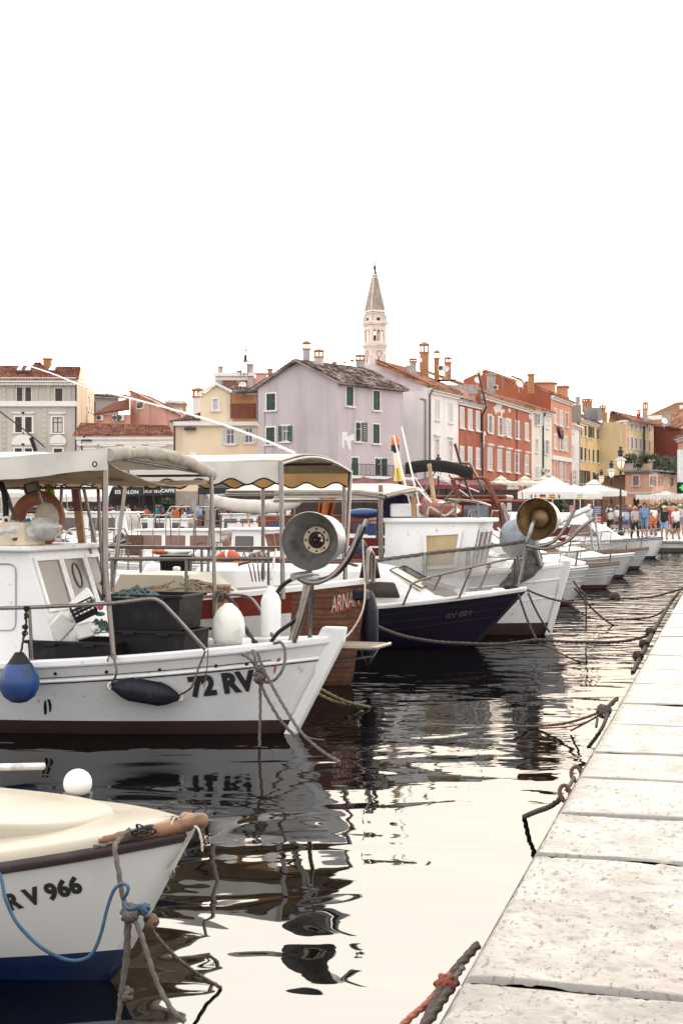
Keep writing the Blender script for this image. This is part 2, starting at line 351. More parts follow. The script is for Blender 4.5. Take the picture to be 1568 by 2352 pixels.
ys[-1] = YC
from mathutils import noise as mnoise
def quay_stone(i, a0, a1, w0, w1, fine, edge):
 L, W = a1 - a0, w1 - w0; gap = .017 if ys[i] < 9 else .013
 nu, nv = (max(8, int(L / .016)), max(8, int(W / .016))) if fine else (14, 10)
 mb = MB(); rr = .035; sd = i * 3.7
 def fn(u, v):
  # denser towards the rim so the rounded arris is real
  uu = .5 - .5 * math.cos(math.pi * u) if not fine else u; vv = .5 - .5 * math.cos(math.pi * v) if not fine else v
  x = gap + uu * (L - 2 * gap); y = (0 if edge else gap) + vv * (W - gap - (0 if edge else gap))
  q = min(u, 1 - u); wob = .012 * mnoise.noise((y * 3, sd, u * 2.1)) if q < .2 else 0
  x += wob
  dx = min(x - gap, L - gap - x); dy = min(y if edge else y - gap, W - gap - y)
  z = 0
  for dd, r_ in ((dx, .02), (dy, rr if (edge and y < W / 2) else .02)):
   if dd < r_: z -= r_ - math.sqrt(max(0, r_ * r_ - (r_ - max(dd, 0)) ** 2))
  z += .006 * mnoise.noise((x * 1.7 + sd, y * 1.7, 0)) + .004 * mnoise.noise((x * 6 + sd, y * 6, 3))
  if fine:
   p = mnoise.noise((x * 15 + sd, y * 30, 7)); z -= .005 * max(0, min(1, (p - .28) * 5))
   p = mnoise.noise((x * 40 + sd, y * 60, 2)); z -= .003 * max(0, min(1, (p - .3) * 5))
  return (x, -y, z)
 mb.grid(lambda u, v: fn(u, 1 - v), nu, nv, 0, True)
 # sides
 d = -.32
 for (p, q) in (((gap, 0), (L - gap, 0)), ((L - gap, 0), (L - gap, -W + gap)), ((L - gap, -W + gap), (gap, -W + gap)), ((gap, -W + gap), (gap, 0))):
  mb.add([(p[0], p[1], -.03), (q[0], q[1], -.03), (q[0], q[1], d), (p[0], p[1], d)], [(0, 3, 2, 1)])
 o = mb.build('stone', STONE, quay)
 # local frame: x along the edge, -y to the land side
 b = edge_pt(0) + EDIR * 0
 o.matrix_local = Matrix.Translation(edge_pt(ys[i]) + EPERP * w0) @ Matrix.Rotation(QANG, 4, 'Z')
 return o
for i in range(len(ys) - 1):
 s = 1 / EDIR.y; off = rq.uniform(-.012, .012)
 o = quay_stone(i, 0, (ys[i + 1] - ys[i]) * s, 0.0, 1.32 + off, 2 <= i <= 4, True); o.location.z += rq.uniform(-.004, .004)
for i in range(len(ys) - 1):
 if ys[i] < 34: quay_stone(i, 0, (ys[i + 1] - ys[i]) / EDIR.y, 1.33, 2.5, False, False)
# core of the quay: wall below the stones and the bed they lie on
mb = MB()
a, c = edge_pt(-8) + EPERP * .03, edge_pt(YC) + EPERP * .03
def vwall(p, q, z0, z1, mi): mb.add([(p.x, p.y, z0), (q.x, q.y, z0), (q.x, q.y, z1), (p.x, p.y, z1)], [(0, 1, 2, 3)], mi)
vwall(a, c, .12, QZ - .02, 0); vwall(a - EPERP * .004, c - EPERP * .004, -1.5, .14, 1)
b2 = c + EPERP * 2.48; a2 = a + EPERP * 2.48
mb.add([(a.x, a.y, QZ - .032), (c.x, c.y, QZ - .032), (b2.x, b2.y, QZ - .032), (a2.x, a2.y, QZ - .032)], [(3, 2, 1, 0)], 2)
struct(mb.build('quay_wall', [CONC, TIDE, MORTAR]))
# far promenade: one sheet behind the basin and on the land side of the near quay
ring = [Vector((EX(YC), YC, 0)), Vector((9.2, 68.6, 0)), Vector((3.5, 90, 0)), Vector((-14, 104, 0)), Vector((-90, 108, 0)), Vector((-160, 108, 0))]
inner = [edge_pt(y) + EPERP * 2.49 for y in (-8, YC)]
mb = MB()
pts = [Vector((-160, 700, 0)), Vector((300, 700, 0)), Vector((300, -40, 0)), Vector((inner[0].x, -40, 0)), inner[0], inner[1], Vector((inner[1].x, inner[1].y + .3, 0))] + ring
mb.add([(p.x, p.y, QZ - .004) for p in pts], [tuple(range(len(pts)))][::1])
me_o = mb.build('promenade', PAVE); struct(me_o)
mb = MB()
for p, q in zip(ring[:-1], ring[1:]):
 n_ = (q - p).normalized().cross(Vector((0, 0, 1)))
 vwall(p, q, .16, QZ - .10, 0); vwall(p - n_ * -.0 + Vector((0, -.004, 0)), q + Vector((0, -.004, 0)), -1.5, .18, 1)
struct(mb.build('harbour_wall', [CONC, TIDE]))
# coping stones along the far edge, one by one where they can be told apart
cop = thing('coping', '', '', (0, 0, 0)); del cop['category'], cop['label']; cop['kind'] = 'structure'
def coping(p, q, n):
 d = (q - p) / n; ang = math.atan2(d.y, d.x); m_ = MB(); m_.box((d.length / 2, -.22, -.05), (d.length - .02, .55, .11), ch=.012); o = m_.build('coping_stone', STONE, cop)
 for k in range(n):
  c_ = o if k == 0 else o.copy()
  if k: COL.objects.link(c_); c_.parent = cop
  c_.location = (p.x + d.x * k, p.y + d.y * k, QZ); c_.rotation_euler = (0, 0, ang)
coping(ring[0], ring[1], 8); coping(ring[1], ring[2], 16); coping(ring[2], ring[3], 12)
# buildings
def stucco(name, col, stain=(.3, .26, .24), amt=.36, var=.09):
 return pm(name, col, .85, var=var, sc=.35, bump=.12, bsc=9, dirt=stain, dsc=.8, damt=amt, dth=.52, streak=True, spec=.2)
LILAC = stucco('lilac_render', (.50, .435, .455)); PINKL = stucco('pale_pink_render', (.62, .53, .56)); OFFW = stucco('white_render', (.74, .69, .67), amt=.18)
RED1 = stucco('brick_red_render', (.34, .105, .06), (.20, .075, .05), .5, .16); RED2 = stucco('rust_red_render', (.38, .125, .07), (.22, .09, .06), .5, .16)
ORNG = stucco('salmon_orange_render', (.60, .27, .17)); CREAMW = stucco('cream_render', (.70, .65, .56)); YELW = stucco('ochre_yellow_render', (.68, .47, .22)); PINK2 = stucco('coral_pink_render', (.64, .36, .29))
YEL2 = stucco('pale_yellow_render', (.70, .57, .33)); DRED = stucco('dark_red_render', (.20, .06, .05), (.13, .05, .045), .5); PEACH = stucco('peach_render', (.68, .43, .31)); BEIGE = stucco('beige_render', (.56, .42, .31))
GREYB = stucco('warm_grey_render', (.47, .44, .39)); GREY2 = stucco('grey_beige_render', (.50, .46, .40)); YELF = stucco('soft_yellow_render', (.72, .60, .43)); ORT = stucco('orange_render', (.60, .36, .22)); PINKW = stucco('weathered_pink_render', (.55, .31, .27), (.25, .18, .16), .6)
TRIM = pm('white_stone_trim', (.72, .70, .67), .7, var=.06, sc=2, dirt=(.4, .37, .33), dsc=2, damt=.3)
SLATEG = stucco('grey_cement', (.27, .26, .26))
GREEN = pm('green_shutter', (.016, .05, .022), .5, var=.2, sc=3); WSHUT = pm('white_shutter', (.66, .64, .63), .6, var=.1); BSHUT = pm('dark_brown_shutter', (.035, .02, .015), .5, var=.3); GSHUT = pm('grey_blue_shutter', (.24, .245, .29), .6, var=.15); BLSHUT = pm('pale_blue_shutter', (.62, .66, .70), .6, var=.1); DGREY = pm('dark_grey_shutter', (.06, .06, .08), .5)
PANE = pm('dark_pane', (.05, .05, .055), .1, var=.4, spec=.7); PANEL_ = pm('curtained_pane', (.52, .48, .45), .25, var=.15, sc=6)
IRON = pm('black_iron', (.02, .019, .02), .5); PIPE = pm('grey_drainpipe', (.20, .18, .19), .5, .3); PIPED = pm('dark_drainpipe', (.07, .05, .05), .5, .3)
BRICK = pm('chimney_brick', (.36, .17, .08), .85, var=.35, sc=9, bump=.3, bsc=20); CEMENT = pm('old_cement', (.36, .33, .31), .9, var=.2, sc=2, dirt=(.2, .18, .17), dsc=3)
DISHM = pm('grey_white_dish', (.66, .64, .61), .5); ACM = pm('air_conditioner_white', (.68, .66, .63), .5)
def tile_mat(name, c1, c2, c3):
 m = bpy.data.materials.new(name); m.use_nodes = True; n = m.node_tree.nodes; l = m.node_tree.links; b = n['Principled BSDF']
 uv = n.new('ShaderNodeTexCoord'); fl = n.new('ShaderNodeVectorMath'); fl.operation = 'FLOOR'; l.new(uv.outputs['UV'], fl.inputs[0])
 wn_ = n.new('ShaderNodeTexWhiteNoise'); wn_.noise_dimensions = '2D'; l.new(fl.outputs[0], wn_.inputs['Vector'])
 cr = n.new('ShaderNodeValToRGB'); cr.color_ramp.elements[0].color = (*c1, 1); cr.color_ramp.elements[1].color = (*c3, 1); e = cr.color_ramp.elements.new(.5); e.color = (*c2, 1); l.new(wn_.outputs['Value'], cr.inputs[0])
 nz = n.new('ShaderNodeTexNoise'); nz.inputs['Scale'].default_value = .9; nz.inputs['Detail'].default_value = 6; l.new(uv.outputs['Object'], nz.inputs['Vector'])
 mr = n.new('ShaderNodeMapRange'); mr.inputs[1].default_value = .48; mr.inputs[2].default_value = .66; mr.inputs[4].default_value = .75; l.new(nz.outputs[0], mr.inputs[0])
 mx = n.new('ShaderNodeMix'); mx.data_type = 'RGBA'; l.new(cr.outputs[0], mx.inputs['A']); mx.inputs['B'].default_value = (c1[0] * .5, c1[1] * .55, c1[2] * .6, 1); l.new(mr.outputs[0], mx.inputs['Factor'])
 l.new(mx.outputs['Result'], b.inputs['Base Color']); b.inputs['Roughness'].default_value = .85; b.inputs['Specular IOR Level'].default_value = .2
 return m
TILE_R = tile_mat('red_roof_tile', (.15, .055, .04), (.25, .095, .06), (.36, .19, .13)); TILE_G = tile_mat('weathered_roof_tile', (.05, .036, .035), (.13, .09, .08), (.38, .31, .27)); TILE_O = tile_mat('orange_roof_tile', (.24, .10, .06), (.36, .17, .10), (.46, .27, .18))
def roof(parent, A, B, C, D, mat, name='roof', per=.30, th=.16):
 """corrugated tiles: A,B eave ends, C above B, D above A"""
 A, B, C, D = map(Vector, (A, B, C, D)); W = max((B - A).length, (C - D).length); H = ((D - A).length + (C - B).length) / 2
 nc = max(4, int(W / per)); nr = max(3, int(H / .42)); nu = nc * 4
 nrm = (B - A).cross(D - A).normalized()
 if nrm.z < 0: nrm = -nrm
 mb = MB(); uv = []
 vs = []; rows = []
 for j in range(nr + 1):
  for side in ((0,) if j == 0 else (1, 0)) if j < nr else (1,):
   # each course: its lower edge sits proud of the course below
   lift = .05 if side == 0 else 0.0
   t = j / nr; row = []
   for i in range(nu + 1):
    s = i / nu; p = (A * (1 - s) + B * s) * (1 - t) + (D * (1 - s) + C * s) * t
    w_ = .055 * math.cos(2 * math.pi * s * nc)
    row.append(p + nrm * (w_ + lift)); uv.append((s * nc + .0, (j - (1 if side == 1 else 0)) + (.97 if side else .03)))
   rows.append(row)
 w = nu + 1; vs = [p for r in rows for p in r]
 fs = [(j * w + i, j * w + i + 1, (j + 1) * w + i + 1, (j + 1) * w + i) for j in range(len(rows) - 1) for i in range(nu)]
 mb.add(vs, fs, 0, False); base = len(vs)
 lo = [p - nrm * th for p in (A, B, C, D)]; hi = [A, B, C, D]
 mb.add(hi + lo, [(0, 4, 5, 1), (1, 5, 6, 2), (2, 6, 7, 3), (3, 7, 4, 0), (4, 7, 6, 5)], 0, False); uv += [(.5, .5)] * 8
 return mb.build(name, mat, parent, uv=uv)
def F(A, *pts): return [A(x, y) for x, y in pts]
class Facade:
 """a vertical wall plane between two ground points; pixel picks land on it"""
 def __init__(s, pL, pR):
  s.a = Vector((pL[0], pL[1], 0)); s.b = Vector((pR[0], pR[1], 0)); d = s.b - s.a; s.L = d.length; s.d = d / s.L
  s.n = Vector((s.d.y, -s.d.x, 0))                       # outward: towards the viewer
 def hit(s, uv):
  rx, rz = (uv[0] - CX) / FD, -(uv[1] - HV) / FD
  Y = (s.a.x * s.d.y - s.a.y * s.d.x) / (rx * s.d.y - s.d.x)
  p = Vector((rx * Y, Y, 0)); return ((p - s.a).dot(s.d), CZ + rz * Y)
 def pt(s, q, z, out=0.0): p = s.a + s.d * q + s.n * out; return Vector((p.x, p.y, z))
 def M(s): return Matrix(((s.d.x, -s.n.x, 0, s.a.x), (s.d.y, -s.n.y, 0, s.a.y), (0, 0, 1, 0), (0, 0, 0, 1)))   # local x along, y inwards, z up
def wall(fc, parent, mat, z1, wins, z0=QZ - .4, s0=0.0, s1=None, poly=None, name='wall', thick=.4):
 """wall with real openings; poly: extra outline above z1 (gable) in s,z"""
 s1 = fc.L if s1 is None else s1; mb = MB(); T = fc.M(); dp = .16
 xs = sorted({s0, s1} | {min(max(w[k], s0), s1) for w in wins for k in (0, 2)}); zs = sorted({z0, z1} | {min(max(w[k], z0), z1) for w in wins for k in (1, 3)})
 for i in range(len(xs) - 1):
  for j in range(len(zs) - 1):
   cx, cz = (xs[i] + xs[i + 1]) / 2, (zs[j] + zs[j + 1]) / 2
   if any(w[0] < cx < w[2] and w[1] < cz < w[3] for w in wins): continue
   mb.add([(xs[i], 0, zs[j]), (xs[i + 1], 0, zs[j]), (xs[i + 1], 0, zs[j + 1]), (xs[i], 0, zs[j + 1])], [(0, 1, 2, 3)], 0, False, T)
 for w in wins:
  a, b, c, d = w[:4]
  for p, q in (((a, b), (c, b)), ((c, b), (c, d)), ((c, d), (a, d)), ((a, d), (a, b))):
   mb.add([(p[0], 0, p[1]), (q[0], 0, q[1]), (q[0], dp, q[1]), (p[0], dp, p[1])], [(0, 3, 2, 1)], 0, False, T)
  mb.add([(a, dp, b), (c, dp, b), (c, dp, d), (a, dp, d)], [(0, 1, 2, 3)], 0, False, T)
 if poly: mb.prism([(x, z) for x, z in poly], 0, thick, 0, T @ Matrix(((1, 0, 0, 0), (0, 0, 1, 0), (0, 1, 0, 0), (0, 0, 0, 1))))
 # thickness, so the edges are a wall's
 mb.add([(s0, 0, z0), (s0, 0, z1), (s0, thick, z1), (s0, thick, z0), (s1, 0, z0), (s1, 0, z1), (s1, thick, z1), (s1, thick, z0)], [(0, 1, 2, 3), (4, 7, 6, 5), (1, 5, 6, 2)], 0, False, T)
 return mb.build(name, mat, parent)
def window(fc, parent, w, style='shut', sm=GREEN, fm=TRIM, fw=.13, sill=True, head=False, lou=True):
 a, b, c, d = w; T = fc.M(); W, H = c - a, d - b; mb = MB()
 for (x, z, dx, dz) in ((a - fw / 2, (b + d) / 2, fw, H + 2 * fw), (c + fw / 2, (b + d) / 2, fw, H + 2 * fw), ((a + c) / 2, d + fw / 2, W, fw)): mb.box((x, .0, z), (dx, .09, dz), 0, T)
 o = mb.build('window', fm, parent)
 m2 = MB(); m2.box(((a + c) / 2, -.05, b - .06), (W + 2 * fw + .16, .24, .13), 0, T); m2.build('sill', fm, o)
 if head:
  m2 = MB(); m2.box(((a + c) / 2, -.09, d + fw + .26), (W + 2 * fw + .3, .30, .14), 0, T, top=1.0); m2.box(((a + c) / 2, -.02, d + fw + .13), (W + .1, .1, .12), 0, T); m2.build('lintel', fm, o)
 def leaf(x0, x1, y0, y1, mi=0):
  m_ = MB(); L = math.hypot(x1 - x0, y1 - y0); ang = math.atan2(y1 - y0, x1 - x0)
  T2 = T @ Matrix.Translation((x0, y0, b)) @ Matrix.Rotation(ang, 4, 'Z'); fr = min(.09, L * .16)
  m_.box((fr / 2, 0, H / 2), (fr, .05, H), 0, T2); m_.box((L - fr / 2, 0, H / 2), (fr, .05, H), 0, T2)
  for z in (fr / 2, H * .5, H - fr / 2): m_.box((L / 2, 0, z), (L - 2 * fr, .046, fr), 0, T2)
  if lou:
   k = max(5, int(H / .16))
   for q in range(k): m_.box((L / 2, .0, fr + (q + .5) * (H - 2 * fr) / k), (L - 2 * fr, .03, .09), 0, T2 @ Matrix.Translation((0, 0, 0)))
  else: m_.box((L / 2, 0, H / 2), (L - 2 * fr, .02, H - 2 * fr), 0, T2)
  m_.build('shutter', sm, o)
 def pane(mat=PANE, bars=True):
  m_ = MB(); m_.box(((a + c) / 2, .13, (b + d) / 2), (W, .03, H), 0, T); m_.build('pane', mat, o)
  if bars:
   m_ = MB()
   for x in (a + .05, (a + c) / 2, c - .05): m_.box((x, .10, (b + d) / 2), (.08, .05, H), 0, T)
   for z in (b + .05, b + H * .67, d - .05): m_.box(((a + c) / 2, .10, z), (W, .045, .07), 0, T)
   m_.build('sash', WSHUT if sm is not BSHUT else BSHUT, o)
 mid = (a + c) / 2
 if style == 'shut': leaf(a, mid - .012, .02, .02); leaf(mid + .012, c, .02, .02)
 elif style == 'open': pane(); leaf(a - W * .48, a - .01, -.09, -.07); leaf(c + .01, c + W * .48, -.07, -.09)
 elif style == 'ajar': pane(); leaf(a - W * .30, a, -.34, -.03); leaf(c, c + W * .30, -.03, -.34)
 elif style == 'half': pane(); leaf(a, mid, .02, .02); leaf(c, c + W * .2, -.03, -.42)
 elif style == 'pane': pane()
 elif style == 'curt': pane(PANEL_)
 return o
def wins_px(fc, rects): return [(*fc.hit((x0, y1)), *fc.hit((x1, y0))) for x0, y0, x1, y1 in rects]
def rects_from(A, L): return [(*A(x0, y0), *A(x1, y1)) for x0, y0, x1, y1 in L]
def norm_w(fc, w):
 # average the heights picked on both sides
 return w
def cornice(fc, parent, z, h=.5, out=.5, s0=0, s1=None, mat=TRIM, name='cornice'):
 s1 = fc.L if s1 is None else s1; mb = MB(); T = fc.M()
 for k, (o_, zz, hh) in enumerate(((out * .45, z - h * .75, h * .5), (out, z - h * .25, h * .45))): mb.box(((s0 + s1) / 2, -o_ / 2 + .01, zz), (s1 - s0 + o_ * .3 * k, o_, hh), 0, T)
 return mb.build(name, mat, parent)
def pipe(parent, pts, r=.07, mat=PIPE, name='drainpipe'):
 mb = MB(); mb.tube(pts, r, 8, 0); return mb.build(name, mat, parent)
def chimney(parent, base, w, h, mat=CEMENT, cap=TILE_O, open_=True, d=None):
 k_ = .42 if base[1] < 200 else .28; w *= (.52 if base[1] < 200 else .3); h *= k_; d = d * .55 if d else w; mb = MB(); x, y, z = base; hb = h * .62 if open_ else h * .9
 mb.box((x, y, z + hb / 2 - .5), (w, d, hb + 1.0), 0, ch=.02)
 o = mb.build('chimney', mat, parent); m2 = MB()
 if open_:
  m2.box((x, y, z + hb + .06), (w * 1.18, d * 1.18, .12))
  k = 2
  for i in range(k + 1):
   for yy in (-d / 2 + d * .08, d / 2 - d * .08): m2.box((x - w / 2 + w * .08 + w * .84 * i / k, y + yy, z + hb + h * .13 + .1), (w * .16, w * .16, h * .26))
  m2.box((x, y, z + hb + h * .27 + .14), (w * 1.15, d * 1.15, .1))
  m2.build('chimney_vent', BRICK, o); m2 = MB()
  zt = z + hb + h * .27 + .19; q = .62
  m2.add([(x - w * q, y - d * q, zt), (x + w * q, y - d * q, zt), (x + w * q, y + d * q, zt), (x - w * q, y + d * q, zt), (x, y - d * .2, zt + h * .12), (x, y + d * .2, zt + h * .12)], [(0, 1, 4), (1, 2, 5, 4), (2, 3, 5), (3, 0, 4, 5), (3, 2, 1, 0)])
  o2 = m2.build('chimney_cap', BRICK, o)
 else:
  m2.box((x, y, z + hb + .04), (w * 1.25, d * 1.25, .14)); m2.build('chimney_cap', cap if cap is not TILE_O else BRICK, o)
 return o
def dish(parent, p, r=.45, az=0.0):
 r *= .52 if p[1] < 190 else .32
 mb = MB(); T = Matrix.Translation(p) @ Matrix.Rotation(az, 4, 'Z') @ Matrix.Rotation(R(65), 4, 'X')
 mb.lathe([(r * q, -.18 * r + .35 * r * q * q) for q in (0.02, .3, .6, .85, 1.0)] + [(r * q, -.23 * r + .35 * r * q * q) for q in (1.0, .6, 0.02)], 18, 0, True, T)
 mb.tube([T @ Vector((0, 0, -.2 * r)), Vector(p) + Vector((0, .25, -.35)), Vector(p) + Vector((0, .25, -1.0))], .035, 6, 0); mb.tube([T @ Vector((0, -r, .1)), T @ Vector((0, 0, r * .9))], .02, 5, 0)
 o = mb.build('satellite_dish', DISHM, parent); return o
def aircon(parent, p, fdir, w=.85, h=.6):
 q_ = .52 if p.y < 190 else .3; w *= q_; h *= q_
 ang = math.atan2(fdir.y, fdir.x) + math.pi / 2; T = Matrix.Translation(p) @ Matrix.Rotation(ang, 4, 'Z'); mb = MB(); mb.box((0, 0, 0), (w, .3, h), 0, T, ch=.02)
 o = mb.build('air_conditioner', ACM, parent); m2 = MB(); T3 = T @ Matrix.Translation((-w * .14, -.155, 0)) @ Matrix.Rotation(R(90), 4, 'X')
 m2.lathe([(.0, 0), (h * .42, 0), (h * .42, .02), (0, .02)], 14, 0, False, T3); m2.build('fan_grille', DGREY, o); return o
def body(parent, poly, z0, z1, mat, name='wall'):      # closed rear block behind the facades, so the house has depth
 mb = MB(); mb.prism(poly, z0, z1); return mb.build(name, mat, parent)
def house(label, cat='house', loc=(0, 0, 0)):
 return thing('house', label, cat, (0, 0, 0))
# ---- lilac house on the corner
H = house('lilac corner house with green shutters, a gable end and a flaking white patch')
fg = Facade(XY(593, 120), XY(775.5, 115)); ff = Facade(XY(775.5, 115), XY(925, 122.2))
ez = CZ + 288 / FD * 115; rz = CZ + 338 / FD * 117.5; sp_ = fg.hit((687, 826))[0]
gw = wins_px(fg, rects_from(A2, [(406, 880, 464, 992), (404, 1102, 460, 1214), (508, 1092, 552, 1196)]))
wall(fg, H, LILAC, ez, gw, poly=[(0, ez), (fg.L, ez), (sp_, rz)])
window(fg, H, gw[0], 'shut'); window(fg, H, gw[1], 'shut'); window(fg, H, gw[2], 'open')
fw_ = wins_px(ff, rects_from(A2, [(926, 838, 972, 960), (1102, 866, 1146, 988), (988, 1072, 1030, 1194), (1100, 1084, 1144, 1206), (960, 1302, 1004, 1415), (1114, 1308, 1160, 1420)]))
wall(ff, H, LILAC, ez, fw_)
for i, w in enumerate(fw_): window(ff, H, w, 'half' if i in (2, 5) else 'shut', fw=.10, lou=i < 4)
D1 = fg.pt(sp_, rz, .3); A_ = ff.pt(-.35, ez - .1, .55); B_ = ff.pt(ff.L + .2, ez - .1, .55); C_ = D1 + ff.d * (ff.L + .4)
roof(H, A_, B_, C_, D1 - ff.d * .25, TILE_G);
E_ = fg.pt(-.5, ez - .15, .3); roof(H, E_ + ff.d * ff.L, E_, D1 - ff.d * .25, C_, TILE_G)
pb = ff.pt(ff.L - .02, 0); pa = fg.pt(0, 0); body(H, [(p.x, p.y) for p in (fg.pt(.05, 0, -.41), fg.pt(fg.L - .42, 0, -.41), ff.pt(ff.L, 0, -.42), ff.pt(ff.L, 0, -fg.L))], 0, ez - .3, LILAC)
mb = MB(); T = ff.M();
for i in range(14): mb.box((.4 + i * (ff.L - .6) / 13, -.25, ez - .22), (.1, .5, .12), 0, T)
mb.build('rafter', WOODD, H)
pz = [ff.hit(A2(*q)) for q in ((900, 1135), (935, 1130), (930, 1165), (950, 1155), (978, 1145), (980, 1185), (955, 1190), (958, 1255), (940, 1240), (928, 1190), (912, 1185), (912, 1240), (900, 1235))]
mb = MB(); mb.prism(pz, -.012, .004, 0, T @ Matrix(((1, 0, 0, 0), (0, 0, 1, 0), (0, 1, 0, 0), (0, 0, 0, 1)))); mb.build('flaked_patch', pm('bare_plaster', (.74, .70, .68), .9, var=.1), H)
q = fg.hit(A2(395, 1000));
pipe(H, [fg.pt(q[0], 1, .05), fg.pt(q[0], q[1], .05), fg.pt(q[0] + .5, q[1] + .1, .05)], .018)
for (uv, w, h, Y) in ((A2(667, 668), 1.25, 3.6, 119), (A2(748, 715), 1.6, 3.4, 118.5), (A2(1018, 712), 1.55, 2.4, 126)):
 p = P(*uv, Y); chimney(H, p, w * .92, h, LILAC if Y < 125 else CEMENT, d=1.1)
# balcony of the first floor
mb = MB(); qz = ff.hit(A2(930, 1420))[1]; mb.box((ff.L * .55, -.55, qz - .12), (ff.L * 1.0, 1.1, .2), 0, T); bal = mb.build('balcony', TRIM, H)
mb = MB();
for z in (.05, .95): mb.box((ff.L * .55, -1.05, qz + z), (ff.L, .05, .05), 0, T)
for i in range(52): mb.box((ff.L * .05 + i * ff.L / 51, -1.05, qz + .5), (.028, .028, .9), 0, T)
mb.build('railing', IRON, bal)
# ---- pale pink gabled house behind
H = house('pale pink gabled house with one grey shutter, squeezed behind the lilac house')
k = XY(983, 126); fp = Facade((k.x - .8 * 8.2, k.y + .6 * 8.2), (k.x, k.y)); sL = fp.hit((838, 850)); pk = fp.hit(A2(1125, 670)); se = fp.hit(A2(1482, 826))
w1 = wins_px(fp, rects_from(A2, [(1328, 1216, 1376, 1325)]))
wall(fp, H, PINKL, se[1], w1, poly=[(0, se[1]), (fp.L, se[1]), (pk[0], pk[1]), (0, pk[1] - .6)]); window(fp, H, w1[0], 'shut', DGREY, fw=.03)
row = Vector((.40, .916, 0)).normalized(); zz = lambda p, z: Vector((p.x, p.y, z))
roof(H, fp.pt(fp.L + .2, se[1] + .05, .15), fp.pt(fp.L + .2, se[1] + .05, .15) + row * 8.6, fp.pt(pk[0], pk[1] + .15, .15) + row * 8.6, fp.pt(pk[0], pk[1] + .15, .15), TILE_O)
pipe(H, [fp.pt(*fp.hit(A2(1300, 888)), .1), fp.pt(*fp.hit(A2(1450, 922)), .1), fp.pt(fp.L - .25, 1, .1)], .09)
def row_house(label, mat, uL, YL, vL, uR, YR, vR, rects, style, A=A7, sm=WSHUT, head=None, cor=True, fm=TRIM, depth=9, z0=None, styles=None, wallname='wall', fw=.13, lou=True):
 H = house(label); fc = Facade(XY(uL, YL), XY(uR, YR)); z1 = CZ + ((HV - vL) / FD * YL + (HV - vR) / FD * YR) / 2
 ws = wins_px(fc, rects_from(A, rects)) if rects else []
 wall(fc, H, mat, z1, ws)
 for i, w in enumerate(ws): window(fc, H, w, styles[i] if styles else style, sm, fm, head=bool(head and i in head), fw=fw, lou=lou)
 if cor: cornice(fc, H, z1, .45, .45)
 body(H, [(p.x, p.y) for p in (fc.pt(.02, 0, -.41), fc.pt(fc.L - .02, 0, -.41), fc.pt(fc.L - .02, 0, -depth), fc.pt(.02, 0, -depth))], 0, z1 - .25, mat)
 return H, fc, z1
def lean_roof(H, fc, z1, depth, rise, mat=TILE_O, over=.55, s0=0, s1=None):
 s1 = fc.L if s1 is None else s1
 return roof(H, fc.pt(s0, z1 + .02, over), fc.pt(s1, z1 + .02, over), fc.pt(s1, z1 + rise, -depth), fc.pt(s0, z1 + rise, -depth), mat)
# ---- white house
H, fc, z1 = row_house('narrow white house with closed white louvred shutters beside the pale pink house', OFFW, 983, 126, 887, 1052, 133.5, 911,
 [(352, 714, 396, 930), (498, 756, 540, 962), (346, 1152, 390, 1365), (492, 1172, 535, 1385)], 'shut', styles=['shut', 'shut', 'curt', 'curt'], head=(2, 3))
lean_roof(H, fc, z1, 5, 2.4); pipe(H, [fc.pt(.12, 1, .12), fc.pt(.12, z1 - .6, .12), fc.pt(-.15, z1 - .1, .5)], .09)
c_ = chimney(H, P(*A7(232, 375), 134), 1.55, 5.6, BRICK); chimney(H, P(*A7(108, 345), 132), 1.2, 1.3, CEMENT); chimney(H, P(*A7(368, 400), 136), .95, 4.4, BRICK); chimney(H, P(*A7(490, 400), 139), 1.2, 2.9, BRICK)
dish(H, P(*A7(180, 268), 131), .62, R(60)); dish(H, P(*A7(52, 312), 130), .6, R(50)); dish(H, P(*A7(470, 380), 135), .62, R(-20)); dish(H, P(*A7(310, 300), 135), .5, R(60)); aircon(H, P(*A7(420, 368), 134.5), Vector((0, -1, 0)), 1.3, .95)
mb = MB(); a, b = P(*A7(30, 365), 130), P(*A7(270, 420), 131.5);
mb.prism([(0, 0), ((b - a).length, -1.7), ((b - a).length, -3.2), (0, -1.6)], 0, .4, 0, Matrix.Translation((a.x, a.y, a.z + .2)) @ Matrix.Rotation(math.atan2(b.y - a.y, b.x - a.x), 4, 'Z') @ Matrix.Rotation(R(90), 4, 'X')); mb.build('parapet', CEMENT, H)
mb = MB(); mb.box(P(*A7(420, 500), 134), (2.6, 1.6, .1), 0); mb.build('roof_awning', pm('green_grey_awning', (.22, .22, .15), .8), H)
mb = MB(); mb.box(P(*A7(650, 560), 139) + Vector((0, 0, -.4)), (2.9, .4, .95), 0, ch=.02); mb.build('parapet', CEMENT, H)
# ---- red house, three windows wide
H, fc, z1 = row_house('brick red house three windows wide with white shutters and a pinkish attic storey', RED1, 1052, 133.5, 918, 1104, 141, 931,
 [(622, 812, 662, 1018), (710, 832, 750, 1036), (796, 852, 834, 1050), (624, 1236, 660, 1440), (710, 1244, 748, 1450), (798, 1254, 832, 1464)], 'shut')
fa = Facade(fc.pt(0, 0, -.5)[:2], fc.pt(fc.L, 0, -.5)[:2]); wall(fa, H, PINKW, CZ + (HV - 897) / FD * 137, [], z0=z1 - .2, name='attic'); lean_roof(H, fc, z1, .6, .35, TILE_G)
pipe(H, [fc.pt(fc.L - .1, 1, .15), fc.pt(fc.L - .1, z1 - 1.0, .15), fc.pt(fc.L, z1 - .2, .55), fc.pt(fc.L - .2, z1 + 3.2, -.2)], .12, PIPED)
